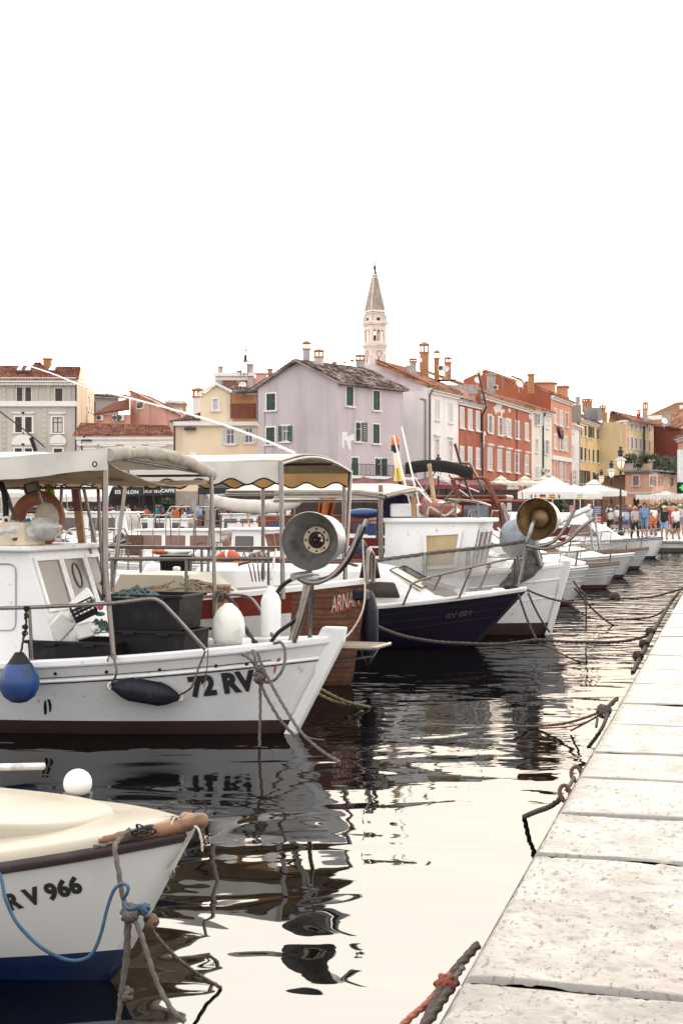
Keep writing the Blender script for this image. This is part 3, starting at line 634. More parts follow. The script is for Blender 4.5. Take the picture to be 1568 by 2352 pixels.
# ---- rust red house, five windows wide
H, fc, z1 = row_house('long rust red house five windows wide with peeling plaster under its eaves', RED2, 1104.5, 141, 905, 1220, 164, 942,
 [(930, 890, 966, 1072), (1036, 915, 1080, 1098), (1132, 938, 1176, 1116), (1226, 958, 1266, 1136), (1332, 980, 1368, 1154),
  (922, 1250, 968, 1478), (1030, 1270, 1074, 1490), (1126, 1290, 1170, 1500), (1220, 1310, 1264, 1510), (1330, 1328, 1368, 1522)], 'shut', styles=['open', 'half', 'shut', 'shut', 'shut'] + ['shut'] * 5, head=range(5, 10))
lean_roof(H, fc, z1, 6, 2.6)
def blob(H, fc, A, pts, mat=pm('bare_grey_plaster', (.60, .55, .50), .9, var=.15)):
 mb = MB(); mb.prism([fc.hit(A(*q)) for q in pts], -.014, .004, 0, fc.M() @ Matrix(((1, 0, 0, 0), (0, 0, 1, 0), (0, 1, 0, 0), (0, 0, 0, 1)))); return mb.build('peeled_patch', mat, H)
blob(H, fc, A7, ((985, 800), (1000, 780), (1015, 785), (1020, 755), (1075, 765), (1085, 790), (1068, 800), (1070, 815), (1108, 820), (1108, 860), (1090, 850), (1080, 920), (1068, 900), (1062, 850), (1030, 850), (1012, 880), (1000, 840)))
blob(H, fc, A7, ((1146, 830), (1160, 800), (1176, 820), (1172, 860), (1152, 850))); blob(H, fc, A7, ((1368, 880), (1400, 850), (1404, 930), (1380, 925)))
blob(H, fc, A7, ((868, 720), (905, 790), (890, 810), (872, 790))); blob(H, fc, A7, ((865, 1060), (895, 1060), (908, 1090), (885, 1120), (890, 1180), (868, 1290)))
mb = MB(); mb.box((0, -.02, 4), (.5, .03, 9), 0, fc.M()); mb.build('bare_strip', pm('bare_grey_plaster', (.6, .55, .5)), H)
pipe(H, [fc.pt(fc.L * .66, 1.5, .08), fc.pt(fc.L * .66, z1 - .5, .08)], .06, pm('red_pipe', (.2, .05, .03), .6))
dish(H, P(*A7(832, 420), 152), .75, R(15)); dish(H, P(*A7(816, 500), 150), .75, R(10)); chimney(H, P(*A7(963, 560), 158), 1.7, 3.2, CEMENT, open_=False, cap=CEMENT); aircon(H, P(*A7(1012, 578), 156), Vector((0, -1, 0)), .9, 1.0)
dish(H, P(*A7(1268, 540), 163), .95, R(30)); dish(H, P(*A7(1312, 500), 164), .7, R(60)); chimney(H, P(*A7(1398, 560), 168), 1.35, 3.4, BRICK, open_=False, cap=BRICK)
pipe(H, [P(*A7(1090, 600), 160), P(*A7(1090, 470), 160)], .05); pipe(H, [P(*A7(1395, 440), 168), P(*A7(1395, 340), 168)], .04, IRON, 'antenna'); pipe(H, [P(*A7(1378, 345), 168), P(*A7(1414, 345), 168)], .04, IRON, 'antenna')
for q in ((1000, 540), (1180, 560), (1320, 720)): pipe(H, [P(*A7(1090, 470), 160), P(*A7(*q), 160)], .015, IRON, 'guy_wire')
# ---- tall salmon house with a big blank red side wall
H, fc, z1 = row_house('tall salmon house with two dormers and a big blank red side wall', ORNG, 1264.5, 171.5, 908, 1312, 184, 926,
 [(220, 355, 246, 500), (278, 378, 306, 522), (338, 396, 362, 534), (220, 618, 246, 765), (278, 640, 304, 775), (334, 648, 360, 785), (224, 905, 250, 1070), (282, 912, 308, 1085), (338, 922, 366, 1095)], 'shut', A=A8, styles=['shut', 'shut', 'pane', 'shut', 'half', 'shut', 'curt', 'shut', 'curt'])
zc = fc.hit(A8(290, 870))[1]; mb = MB(); mb.box((fc.L / 2, -.08, zc), (fc.L, .28, .55), 0, fc.M()); mb.build('string_course', TRIM, H)
mb = MB(); mb.box((fc.L / 2, .06, (zc + .2) / 2), (fc.L - .01, .15, zc - .5), 0, fc.M());
mb2 = MB(); g = [fc.hit(A8(*q)) for q in ((240, 530), (262, 545), (296, 580), (292, 665), (284, 620), (272, 660), (262, 610))]; mb2.prism(g, -.30, -.14, 0, fc.M() @ Matrix(((1, 0, 0, 0), (0, 0, 1, 0), (0, 1, 0, 0), (0, 0, 0, 1)))); o = mb2.build('black_cloth', BLACK, None, center=True); tag(o, 'black cloth hung out of a window of the tall salmon house', 'cloth')
lean_roof(H, fc, z1, 5, 2.6); a = fc.pt(0, 0, -.02); fs = Facade((a.x - .965 * 12.5, a.y + .26 * 12.5), (a.x, a.y)); pk = fs.hit(A7(880, 390)); le = fs.hit(A7(660, 492)); re = fs.L
wall(fs, H, RED1, z1 - .2, [], poly=[(le[0], z1 - .2), (re, z1 - .2), (re, z1 + .3), pk, (le[0], le[1])], z0=5, s0=le[0])
roof(H, fs.pt(re, z1 + .4, .1), fs.pt(re, z1 + .4, .1) + fc.d * 12, fs.pt(pk[0], pk[1] + .1, .1) + fc.d * 12, fs.pt(pk[0], pk[1] + .1, .1), TILE_O)
for (x0, x1, y0, y1, Y) in ((20, 235, 78, 185, 173), (258, 368, 115, 235, 182)):
 p = P(*A8(x1, y1), Y); q = P(*A8(x0, y1), Y); h = (y1 - y0) * .22 / FD * Y; W_ = (p - q).length; mb = MB(); T = Matrix.Translation((p.x, p.y, p.z)) @ Matrix.Rotation(math.atan2(fc.d.y, fc.d.x), 4, 'Z'); mb.box((0.9, 1.2 + W_ / 2, h / 2 - 1), (1.9, W_ + 2, h + 2), 0, T); dm = mb.build('dormer', ORNG, H)
 mb = MB(); mb.box((.9, W_ / 2 + 1.1, h + .1), (2.4, W_ + 2.6, .2), 0, T, top=.8); mb.build('dormer_roof', TILE_O, dm); mb = MB(); mb.box((.9, .18, h * .5), (.9, .06, h * .7), 0, T); mb.build('pane', PANE, dm)
# ---- narrow cream house
H, fc, z1 = row_house('narrow cream white house with air conditioners between the rust red and salmon houses', CREAMW, 1220, 164, 938, 1266, 171.5, 949,
 [(28, 408, 66, 515), (138, 440, 166, 550), (128, 680, 160, 822), (24, 950, 60, 1085), (24, 668, 50, 800)], 'shut', A=A8, styles=['ajar', 'shut', 'open', 'shut', 'curt'])
lean_roof(H, fc, z1, 4, 1.6); q = fc.hit(A8(98, 400)); pipe(H, [fc.pt(q[0], z1 - .2, .4), fc.pt(q[0], z1 - .8, .12), fc.pt(q[0], 3, .12)], .10, PIPED)
for x, y in ((90, 990), (125, 995), (95, 1060), (135, 1060)): s_, z_ = fc.hit(A8(x, y)); aircon(H, fc.pt(s_, z_, .35), fc.n, 1.1, .85)
# ---- sliver, yellow, coral
H, fc, z1 = row_house('very narrow white house wedged between the salmon and ochre houses', OFFW, 1312, 184, 972, 1331, 191.5, 982, [(408, 735, 428, 850), (414, 560, 426, 600)], 'shut', A=A8)
for y in (1010, 1060, 1120): s_, z_ = fc.hit(A8(404, y)); aircon(H, fc.pt(s_, z_, .35), fc.n, 1.3, 1.0)
mb = MB(); mb.box(P(1318, 950, 186) + Vector((0, 0, 0)), (1.6, 1.6, 2.2), 0, ch=.03); mb.build('roof_block', SLATEG, H); pipe(H, [P(1327, 968, 191), P(1327, 1120, 191)], .22, pm('dark_ivy_pipe', (.10, .09, .08), .9))
mb = MB(); mb.box(P(1326, 925, 186), (.5, .5, 1.6)); mb.build('chimney', CEMENT, H)
H, fc, z1 = row_house('ochre yellow house with dark brown shutters and a grey roof parapet', YELW, 1331, 192, 961, 1380, 209, 977,
 [(536, 525, 556, 632), (590, 540, 618, 650), (664, 560, 684, 668), (490, 750, 516, 880), (534, 758, 554, 888), (578, 768, 594, 895), (620, 776, 638, 905), (664, 785, 700, 910), (484, 995, 556, 1125), (580, 1005, 596, 1130), (620, 1010, 644, 1130), (666, 1020, 684, 1130), (496, 520, 510, 625)], 'shut', A=A8, sm=BSHUT, styles=['shut', 'open', 'shut', 'shut', 'shut', 'pane', 'shut', 'shut', 'open', 'shut', 'shut', 'shut', 'shut'], fw=.06)
lean_roof(H, fc, z1, 2.2, 1.5, TILE_G); s_, z_ = fc.hit(A8(560, 665)); aircon(H, fc.pt(s_, z_, .4), fc.n, 2.2, 1.5)
mb = MB(); mb.box(P(*A8(620, 400), 204) + Vector((0, 0, 0)), (2.3, 1.2, 1.7), 0, ch=.03); mb.build('parapet', SLATEG, H); mb = MB(); mb.box(P(*A8(690, 405), 202), (.6, .8, 1.9)); mb.box(P(*A8(560, 400), 202), (.5, .8, 1.8)); mb.build('parapet', SLATEG, H)
chimney(H, P(*A8(548, 315), 204), 3.0, 3.0, BRICK); chimney(H, P(*A8(590, 310), 206), 2.2, 3.0, BRICK); pipe(H, [P(*A8(726, 370), 206), P(*A8(726, 270), 206)], .05, IRON, 'antenna')
H, fc, z1 = row_house('coral pink house with arched white window heads next to the ochre house', PINK2, 1380, 209, 982, 1414, 217, 991,
 [(726, 690, 746, 805), (758, 695, 776, 808), (806, 700, 832, 815), (726, 940, 746, 1060), (758, 945, 778, 1062)], 'half', A=A8, sm=GSHUT, styles=['half', 'curt', 'pane', 'shut', 'open'])
lean_roof(H, fc, z1, 4, 1.0, TILE_G); s_, z_ = fc.hit(A8(810, 800)); aircon(H, fc.pt(s_, z_, .5), fc.n, 2.0, 1.6); mb = MB(); mb.box(P(*A8(750, 455), 210), (.75, .75, 2.0)); mb.build('chimney', CEMENT, H); chimney(H, P(*A8(728, 385), 209), 2.6, 3.2, BRICK)
for x in (735, 768, 818):
 for y in (672, 922):
  if (x, y) == (818, 922): continue
  s_, z_ = fc.hit(A8(x, y)); mb = MB(); mb.prism([(s_ + .9 * math.cos(t), z_ - .4 + .7 * math.sin(t)) for t in [math.pi * k / 8 for k in range(9)]], -.1, .02, 0, fc.M() @ Matrix(((1, 0, 0, 0), (0, 0, 1, 0), (0, 1, 0, 0), (0, 0, 0, 1)))); mb.build('window_arch', TRIM, H)
# ---- pale yellow corner house
H, fc, z1 = row_house('pale yellow corner house with peach side and rows of small grey shutters', YEL2, 1435, 205, 964, 1500, 218, 977,
 [(978, 495, 994, 545), (1020, 505, 1038, 552), (1064, 513, 1082, 560), (1112, 522, 1130, 570), (1155, 530, 1174, 578), (1202, 540, 1222, 588)] + [(978, 640, 998, 755), (1022, 648, 1042, 762), (1066, 655, 1084, 768), (1114, 665, 1132, 772), (1158, 672, 1176, 780), (1204, 680, 1222, 785)] + [(976, 830, 1000, 900), (1022, 835, 1040, 900), (1064, 838, 1084, 905), (1112, 842, 1134, 910)], 'shut', A=A8, sm=GSHUT, fw=.22)
fl_ = Facade((fc.a.x - .6, fc.a.y + 9), (fc.a.x, fc.a.y)); fl_ = Facade(XY(1409, 212), (fc.a.x, fc.a.y)); w2 = wins_px(fl_, rects_from(A8, [(862, 655, 884, 755), (862, 845, 882, 940), (858, 1060, 880, 1145)])); wall(fl_, H, PEACH, z1, w2)
for w in w2: window(fl_, H, w, 'shut', GSHUT, fw=.2)
cornice(fl_, H, z1, .6, .6); pipe(H, [fc.pt(*fc.hit(A8(1150, 530)), .15), fc.pt(*fc.hit(A8(1150, 860)), .15)], .14, PIPED)
ap_ = P(1406, 944, 218); roof(H, fc.pt(-.2, z1, .9), fc.pt(fc.L + .5, z1, .9), P(1494, 964, 229), ap_, TILE_O); roof(H, fl_.pt(-.5, z1, .7), fc.pt(-.2, z1, .9), ap_, ap_ + Vector((-.3, .3, 0)), TILE_O)
chimney(H, P(*A8(1170, 470), 214), 2.4, 9.5, CEMENT); chimney(H, P(*A8(1102, 435), 214), 1.8, 3.6, RED1); dish(H, P(*A8(884, 340), 212), 1.2, R(60)); dish(H, P(*A8(1006, 365), 212), 1.3, R(50)); dish(H, P(*A8(1080, 380), 212), 1.2, R(40))
# ---- dark red block
H, fc, z1 = row_house('plain dark red windowless block to the right of the pale yellow house', DRED, 1500, 214, 985, 1562, 207, 993, [], 'shut', A=A8, cor=False)
mb = MB(); mb.prism([(0, z1 - .1), (fc.L, z1 - .1), (fc.L, z1 + .1), (0, z1 + .9)], 0, .5, 0, fc.M() @ Matrix(((1, 0, 0, 0), (0, 0, 1, 0), (0, 1, 0, 0), (0, 0, 0, 1)))); mb.build('wall', DRED, H)
roof(H, fc.pt(0, z1 + 1.2, .4), fc.pt(fc.L, z1 + .2, .4), fc.pt(fc.L, z1 + 4, -6), fc.pt(0, z1 + 4, -6), TILE_O); dish(H, P(*A8(1370, 475), 206), 1.6, R(20)); chimney(H, P(*A8(1390, 460), 209), 3.4, 3.4, CEMENT, open_=False, cap=CEMENT)
# ---- beige gabled house far right
H = house('beige gabled house with satellite dishes at far right behind the dark red block'); fc = Facade(XY(1484, 242), XY(1640, 236)); pk = fc.hit(A8(1500, 302)); l_ = fc.hit(A8(1205, 440)); zb = l_[1] - .5; l2 = fc.hit(A8(1195, 500)); wall(fc, H, BEIGE, zb, [], poly=[(l_[0], zb), (fc.L, zb), (fc.L, pk[1] - 1), pk, (l_[0], l_[1])])
roof(H, fc.pt(l_[0] - .5, l_[1] + .1, .6), fc.pt(fc.L, l_[1] + .1, .6), fc.pt(fc.L, pk[1] + .4, -.1), fc.pt(pk[0], pk[1] + .4, -.1), pm('beige_tile', (.5, .34, .23), .9)); dish(H, P(*A8(1525, 405), 233), 1.9, R(20)); dish(H, P(*A8(1552, 335), 233), 1.5, R(20)); aircon(H, P(*A8(1545, 500), 230), Vector((0, -1, 0)), 3, 2.4)
mb = MB(); mb.box((fc.L / 2, -.3, fc.hit(A8(1400, 438))[1]), (fc.L, .8, .7), 0, fc.M()); mb.build('cornice', TRIM, H)
# ---- orange edge house, right
H, fc, z1 = row_house('orange house cut by the right edge of the view', ORT, 1556, 150, 1002, 1640, 128, 985, [], 'shut', A=A8); lean_roof(H, fc, z1, 5, 2, TILE_G)
sgn = MB(); T = Matrix.Translation(P(1566, 1077, 127)) ; sgn.box((0, 0, 0), (.9, .2, 3.4), 0, T, ch=.03); sg = sgn.build('sign_board', pm('sign_grey', (.62, .64, .65), .4), None, center=True); tag(sg, 'grey upright sign with a green cross box, at the right edge of the view', 'sign')
sgn = MB(); T = Matrix.Translation(P(1566, 1120, 126.6)); sgn.box((0, 0, 0), (.95, .2, .95), 0, T); bx = sgn.build('light_box', BLACK, sg); bx.matrix_parent_inverse = Matrix.Translation(sg.location).inverted()
sgn = MB(); T = Matrix.Translation(P(1566, 1120, 126.48)); sgn.box((0, 0, 0), (.16, .03, .5), 0, T); sgn.box((0, .001, 0), (.5, .03, .16), 0, T); cr_m = pm('green_cross_light', (.05, .6, .1), .4); cr_m.node_tree.nodes['Principled BSDF'].inputs['Emission Color'].default_value = (.05, .8, .12, 1); cr_m.node_tree.nodes['Principled BSDF'].inputs['Emission Strength'].default_value = .4; bx = sgn.build('cross', cr_m, sg); bx.matrix_parent_inverse = Matrix.Translation(sg.location).inverted()
# ---- low rounded pink house with planted balustrade
H = house('low peach corner building with grey shutters and planted roof balustrade')
fc = Facade(XY(1435, 176), XY(1497, 171)); fd = Facade(XY(1497, 171), XY(1600, 190)); z1 = CZ + (HV - 1086) / FD * 174
w1 = wins_px(fc, rects_from(A8, [(1044, 1048, 1106, 1150), (1042, 1262, 1110, 1400)])); w2 = wins_px(fd, rects_from(A8, [(1216, 1052, 1236, 1146), (1262, 1056, 1284, 1150), (1300, 1058, 1318, 1150), (1384, 1062, 1408, 1156), (1442, 1066, 1464, 1158), (1488, 1070, 1510, 1160)]))
wall(fc, H, PEACH, z1, w1); wall(fd, H, PEACH, z1, w2)
window(fc, H, w1[0], 'shut', GSHUT, fw=.2)
for i, w in enumerate(w2): window(fd, H, w, 'ajar' if i != 3 else 'shut', GSHUT, fw=.1)
mb = MB(); a, b, c, d = w1[1]; mb.box(((a + c) / 2, .12, (b + d) / 2 - .2), (c - a, .06, d - b), 0, fc.M()); mb.build('door', BSHUT, H)
mb = MB();
for k in range(10):
 t0, t1 = math.pi * k / 10, math.pi * (k + 1) / 10; r_ = (c - a) / 2
 mb.add([((a + c) / 2 + r_ * math.cos(t0), -.01, d - r_ + r_ * math.sin(t0)), ((a + c) / 2 + r_ * math.cos(t1), -.01, d - r_ + r_ * math.sin(t1)), ((a + c) / 2 + r_ * 1.02 * math.cos(t1), -.01, d + .05), ((a + c) / 2 + r_ * 1.02 * math.cos(t0), -.01, d + .05)], [(0, 1, 2, 3)], 0, False, fc.M())
mb.build('door_arch', PEACH, H)
for f_ in (fc, fd):
 cornice(f_, H, z1 + .35, .5, .5, mat=SLATEG); zs = f_.hit((1490, 1130))[1]; mb = MB(); mb.box((f_.L / 2, -.06, CZ + (HV - 1132) / FD * 172), (f_.L, .14, .25), 0, f_.M()); mb.build('string_course', TRIM, H)
mb = MB(); T = fc.M(); mb.box((fc.L * .3, .2, z1 + .85), (fc.L * .7, .25, 1.0), 0, T);
for i in range(20): mb.box((.6 + i * (fd.L - 1) / 20, .2, z1 + .8), (.32, .3, 1.0), 0, fd.M())
for f_ in (fc, fd): mb.box((f_.L / 2, .2, z1 + 1.42), (f_.L, .4, .22), 0, f_.M())
mb.build('balustrade', TRIM, H)
body(H, [(p.x, p.y) for p in (fc.pt(.05, 0, -.42), fc.pt(fc.L, 0, -.42), fd.pt(fd.L, 0, -.42), fd.pt(fd.L, 0, -14), fc.pt(.05, 0, -14))], 0, z1 - .02, PEACH)
LEAF = pm('dark_green_leaf', (.035, .055, .022), .7, var=.5, sc=3); rl = random.Random(5)
def leaves(name, pts, rad, n, size, label=None, cat='plant', mat=LEAF, parent=None, group=None, kind=None):
 mb = MB()
 for _ in range(n):
  c = Vector(rl.choice(pts)); v = Vector((rl.gauss(0, 1), rl.gauss(0, 1), rl.gauss(0, 1))).normalized() * rad * rl.random() ** .4; p = c + Vector((v.x, v.y * .6, v.z))
  a = Vector((rl.gauss(0, 1), rl.gauss(0, 1), rl.gauss(0, 1))).normalized() * size; b = a.orthogonal().normalized() * size * .45
  mb.add([p - a, p + b, p + a, p - b], [(0, 1, 2, 3)])
 o = mb.build(name, mat, parent, center=parent is None)
 if label: tag(o, label, cat, group)
 return o
pts = [fc.pt(i * .5, z1 + 1.5 + rl.uniform(-.6, .5), .3) for i in range(int(fc.L / .5))] + [fd.pt(i * .5, z1 + 1.35 + rl.uniform(-.9, .4), .3) for i in range(int(fd.L / .5))]
leaves('trailing_plant', pts, .6, 2600, .2, 'trailing dark green plants hanging over the roof balustrade of the peach building', 'plant')
leaves('shrub', [P(1495 + k * 4, 1056 - (k % 3) * 3, 172) for k in range(-3, 4)], .5, 500, .2, 'bushy green plant rising above the balustrade of the peach building', 'plant')
# left side of the town
H = house('ornate warm grey four storey house with white mouldings at the left edge'); fc = Facade(XY(-70, 150), XY(177, 150)); fs = Facade((fc.b.x, fc.b.y), XY(217, 168)); z1 = CZ + (HV - 871) / FD * 150
R1 = [(112, 392, 150, 484), (168, 392, 207, 484), (364, 398, 413, 488), (102, 586, 146, 687), (167, 586, 211, 687), (346, 588, 413, 690), (100, 792, 146, 850), (166, 792, 212, 850), (356, 794, 410, 850)]
ws = wins_px(fc, rects_from(A1, R1)); wall(fc, H, GREYB, z1, ws)
for i, w in enumerate(ws): window(fc, H, w, 'curt' if i == 5 else 'shut', BSHUT, fw=.18 if i > 2 else .06, head=i > 2)
w2 = wins_px(fs, rects_from(A1, [(566, 515, 573, 608), (581, 455, 588, 545), (599, 465, 605, 550)])); wall(fs, H, YELF, z1, w2);
for w in w2: window(fs, H, w, 'shut', BSHUT, fw=.1)
for (y, h, o) in ((500, .55, .3), (345, .5, .7), (360, .3, .35)):
 s_, z_ = fc.hit(A1(300, y)); mb = MB(); mb.box((fc.L / 2, -o / 2, z_), (fc.L + .02, o, h), 0, fc.M()); mb.build('cornice', TRIM, H)
mb = MB(); s_, z_ = fc.hit(A1(300, 355))
for i in range(44): mb.box((.3 + i * (fc.L - .5) / 43, -.32, z_ - .28), (.2, .4, .22), 0, fc.M())
mb.build('dentil', TRIM, H)
for (a, b) in ((60, 100), (225, 260), (298, 338), (435, 475)):
 q = [fc.hit(A1(a, 375)), fc.hit(A1(b, 490))]; mb = MB(); mb.box(((q[0][0] + q[1][0]) / 2, -.03, (q[0][1] + q[1][1]) / 2), (q[1][0] - q[0][0] - .3, .1, q[0][1] - q[1][1]), 0, fc.M()); mb.box(((q[0][0] + q[1][0]) / 2, -.06, q[0][1] - .1), (q[1][0] - q[0][0], .16, .25), 0, fc.M()); mb.build('pilaster', GREYB, H)
for y0, y1, xs in ((390, 490, (30, 495)), (520, 830, (30, 295, 495))):
 for x in xs:
  q = [fc.hit(A1(x - 14, y0)), fc.hit(A1(x + 14, y1))]; n = int((q[0][1] - q[1][1]) / .5); mb = MB()
  for k in range(n): mb.box(((q[0][0] + q[1][0]) / 2, -.03, q[1][1] + (k + .5) * (q[0][1] - q[1][1]) / n), (q[1][0] - q[0][0], .08, (q[0][1] - q[1][1]) / n - .06), 0, fc.M())
  mb.build('quoin', GREYB, H)
for (x0, x1, y) in ((82, 225, 760), (330, 438, 760)):
 q = [fc.hit(A1(x0, y)), fc.hit(A1(x1, y))]; c = (q[0][0] + q[1][0]) / 2; w = (q[1][0] - q[0][0]) / 2; mb = MB()
 ring_ = [(c - w, q[0][1])] + [(c + w * math.cos(t), q[0][1] + .1 + .85 * math.sin(t)) for t in [math.pi * (1 - k / 8) for k in range(9)]] + [(c + w, q[0][1])]
 mb.prism(ring_, -.22, .02, 0, fc.M() @ Matrix(((1, 0, 0, 0), (0, 0, 1, 0), (0, 1, 0, 0), (0, 0, 0, 1)))); mb.build('pediment', TRIM, H)
pipe(H, [fc.pt(fc.L - .1, 1, .1), fc.pt(fc.L - .1, z1, .1)], .08, PIPED); pipe(H, [fs.pt(fs.L - .1, 1, .1), fs.pt(fs.L - .1, z1 - 1, .1)], .08, PIPED)
rp = P(84, 832, 158); rr_ = P(186, 842, 160); roof(H, fc.pt(-1, z1 - .02, .8), fc.pt(fc.L + .3, z1 - .02, .8), rr_, P(-70, 838, 160), TILE_R)
roof(H, P(60, 860, 154), P(118, 860, 154), P(92, 832, 157.5), P(82, 832, 157.5), TILE_R)
k1, k2 = fs.pt(.2, z1, .02), fs.pt(fs.L, z1, .02); mb = MB(); mb.add([k1, k2, P(198, 880, 164), P(194, 866, 162), rr_], [(0, 1, 2, 3, 4)]); mb.build('wall', YELF, H)
mb = MB(); mb.box(P(207, 889, 165), (.4, 8, .25), 0, None); mb.build('eave', TRIM, H)
chimney(H, P(110, 838, 157), 1.6, 1.6, BRICK, open_=False, cap=BRICK)
for (x0, x1) in ((112, 152), (166, 210), (320, 370)):
 a, b, c, d = (P(*A1(x0, 290), 152.6), P(*A1(x1 - 8, 292), 152.6), P(*A1(x1 + 4, 255), 155.2), P(*A1(x0 + 22, 255), 155.2)); up = Vector((0, -.12, .2)); mb = MB(); mb.add([p + up for p in (a, b, c, d)] + [a, b, c, d], [(0, 1, 2, 3), (0, 4, 5, 1), (1, 5, 6, 2), (2, 6, 7, 3), (3, 7, 4, 0)]); mb.build('skylight', pm('skylight_glass', (.14, .16, .19), .15, spec=.8), H)
body(H, [(fc.a.x, 150.5), (fc.b.x - .5, 150.5), (fs.b.x - .5, 168), (fc.a.x, 168)], 0, z1 - .2, GREYB)
# low grey-beige wing with red roof
H = house('low grey beige wing with long red tiled roof beside the ornate grey house'); fc = Facade(XY(177, 140), XY(400, 140)); z1 = CZ + (HV - 1000) / FD * 140
ws = wins_px(fc, rects_from(A1, [(1002, 804, 1070, 850), (540, 800, 618, 850), (680, 804, 740, 850), (840, 804, 905, 850)])); wall(fc, H, GREY2, z1, ws)
for w in ws: window(fc, H, w, 'shut', BSHUT, fw=.2, head=True)
cornice(fc, H, z1, .9, .35); roof(H, fc.pt(-.3, z1 + .05, .5), fc.pt(fc.L, z1 + .05, .5), P(388, 977, 145), P(187, 971, 145), TILE_R); pipe(H, [fc.pt(.5, 1, .08), fc.pt(.5, z1 - .5, .08), fc.pt(1.0, z1 + .1, .5)], .09, PIPED); body(H, [(fc.a.x, 140.5), (fc.b.x, 140.5), (fc.b.x, 147), (fc.a.x, 147)], 0, z1 - .2, GREY2)
for x in (575,): s_, z_ = fc.hit(A1(x, 740)); mb = MB(); mb.box((s_, -.2, z_), (.9, .4, .18), 0, fc.M()); mb.build('wall_lamp', IRON, H)
# weathered pink wall and roofs behind
H = house('weathered pink wall with one small dark window behind the low wing'); fc = Facade(XY(297, 160), XY(424, 150)); g = [fc.hit(A1(*q)) for q in ((855, 760), (855, 415), (1000, 480), (1190, 580), (1190, 760))]; w1 = wins_px(fc, rects_from(A1, [(904, 488, 942, 528)])); mb = MB(); mb.prism(g, 0, .5, 0, fc.M() @ Matrix(((1, 0, 0, 0), (0, 0, 1, 0), (0, 1, 0, 0), (0, 0, 0, 1)))); mb.build('wall', PINKW, H)
a, b, c, d = w1[0]; mb = MB(); mb.box(((a + c) / 2, -.02, (b + d) / 2), (c - a + .3, .1, d - b + .3), 0, fc.M()); f_ = mb.build('window', TRIM, H); mb = MB(); mb.box(((a + c) / 2, -.04, (b + d) / 2), (c - a, .1, d - b), 0, fc.M()); mb.build('pane', PANE, f_)
t = [fc.pt(*fc.hit(A1(*q)), .2) for q in ((855, 412), (1190, 575))]; roof(H, t[0], t[1], t[1] + Vector((1.5, 7, -.2)), t[0] + Vector((1.5, 7, -.2)), TILE_R)
H = house('small salmon house with dark red roof and outdoor air conditioners above the low wing'); fc = Facade(XY(217, 158), XY(300, 158)); z1 = CZ + (HV - 952) / FD * 158; wall(fc, H, PINK2, z1, []); roof(H, fc.pt(0, z1, .6), fc.pt(fc.L, z1 - -.6, .6), P(297, 915, 163), P(262, 925, 163), pm('rust_roof', (.22, .08, .05), .8, var=.2, sc=3))
for x in (660, 764, 796): s_, z_ = fc.hit(A1(x, 592)); aircon(H, fc.pt(s_, z_, .3), fc.n, 1.5, 1.2)
H = house('plain dark grey house with a pale edged roof behind the ornate house'); fc = Facade(XY(217, 176), XY(272, 176)); wall(fc, H, SLATEG, CZ + (HV - 912) / FD * 176, []); roof(H, fc.pt(-.5, CZ + (HV - 910) / FD * 176, .5), fc.pt(fc.L + 3, CZ + (HV - 916) / FD * 176, .5), fc.pt(fc.L, CZ + (HV - 905) / FD * 178, -3), fc.pt(-.5, CZ + (HV - 903) / FD * 178, -3), TILE_G)
# soft yellow house
H = house('soft yellow house with gabled upper storey, brick lattice terrace and pale blue shutters'); fc = Facade(XY(400, 124), XY(593, 124)); z1 = CZ + (HV - 972) / FD * 124
ws = wins_px(fc, rects_from(A2, [(142, 1116, 196, 1212), (264, 1106, 314, 1204)])); wall(fc, H, YELF, z1, ws)
for w in ws: window(fc, H, w, 'open', BLSHUT, fw=.08)
s0, s1 = fc.hit((461, 900))[0], fc.hit((528.5, 900))[0]; ft = Facade(fc.pt(s0, 0, -.3)[:2], fc.pt(s1, 0, -.3)[:2]); ap = ft.hit(A2(78, 826)); e0 = ft.hit((462, 908)); e1 = ft.hit(A2(168, 872)); w2 = wins_px(ft, rects_from(A2, [(58, 918, 84, 990)]))
wall(ft, H, YELF, e0[1], w2, z0=z1 - .1, poly=[(0, e0[1]), (ft.L, e0[1]), (ft.L, e1[1]), ap]); window(ft, H, w2[0], 'curt', WSHUT, fw=.2)
mb = MB(); T = ft.M(); Z2 = Matrix(((1, 0, 0, 0), (0, 0, 1, 0), (0, 1, 0, 0), (0, 0, 0, 1))); mb.prism([(-.3, e0[1] - .1), (-.3, e0[1] + .15), (ap[0], ap[1] + .25), (ft.L + .2, e1[1] + .15), (ft.L + .2, e1[1] - .1), (ap[0], ap[1] - .02)], -.3, .05, 0, T @ Z2); mb.build('verge', TRIM, H)
mb = MB(); mb.box((fc.L * .5, -.15, z1 - .05), (fc.L, .5, .35), 0, fc.M()); mb.build('cornice', TRIM, H)
fo = Facade(fc.pt(s1, 0, -2.2)[:2], fc.pt(fc.L, 0, -2.2)[:2]); zo = CZ + (HV - 897) / FD * 126; wall(fo, H, ORT, zo, [], z0=z1 - .5)
roof(H, ft.pt(ap[0] + .2, e1[1] - -.1, .4) + Vector((1.2, 0, -.2)), P(592, 903, 123), P(590, 892, 127), P(500, 882, 128), TILE_G)
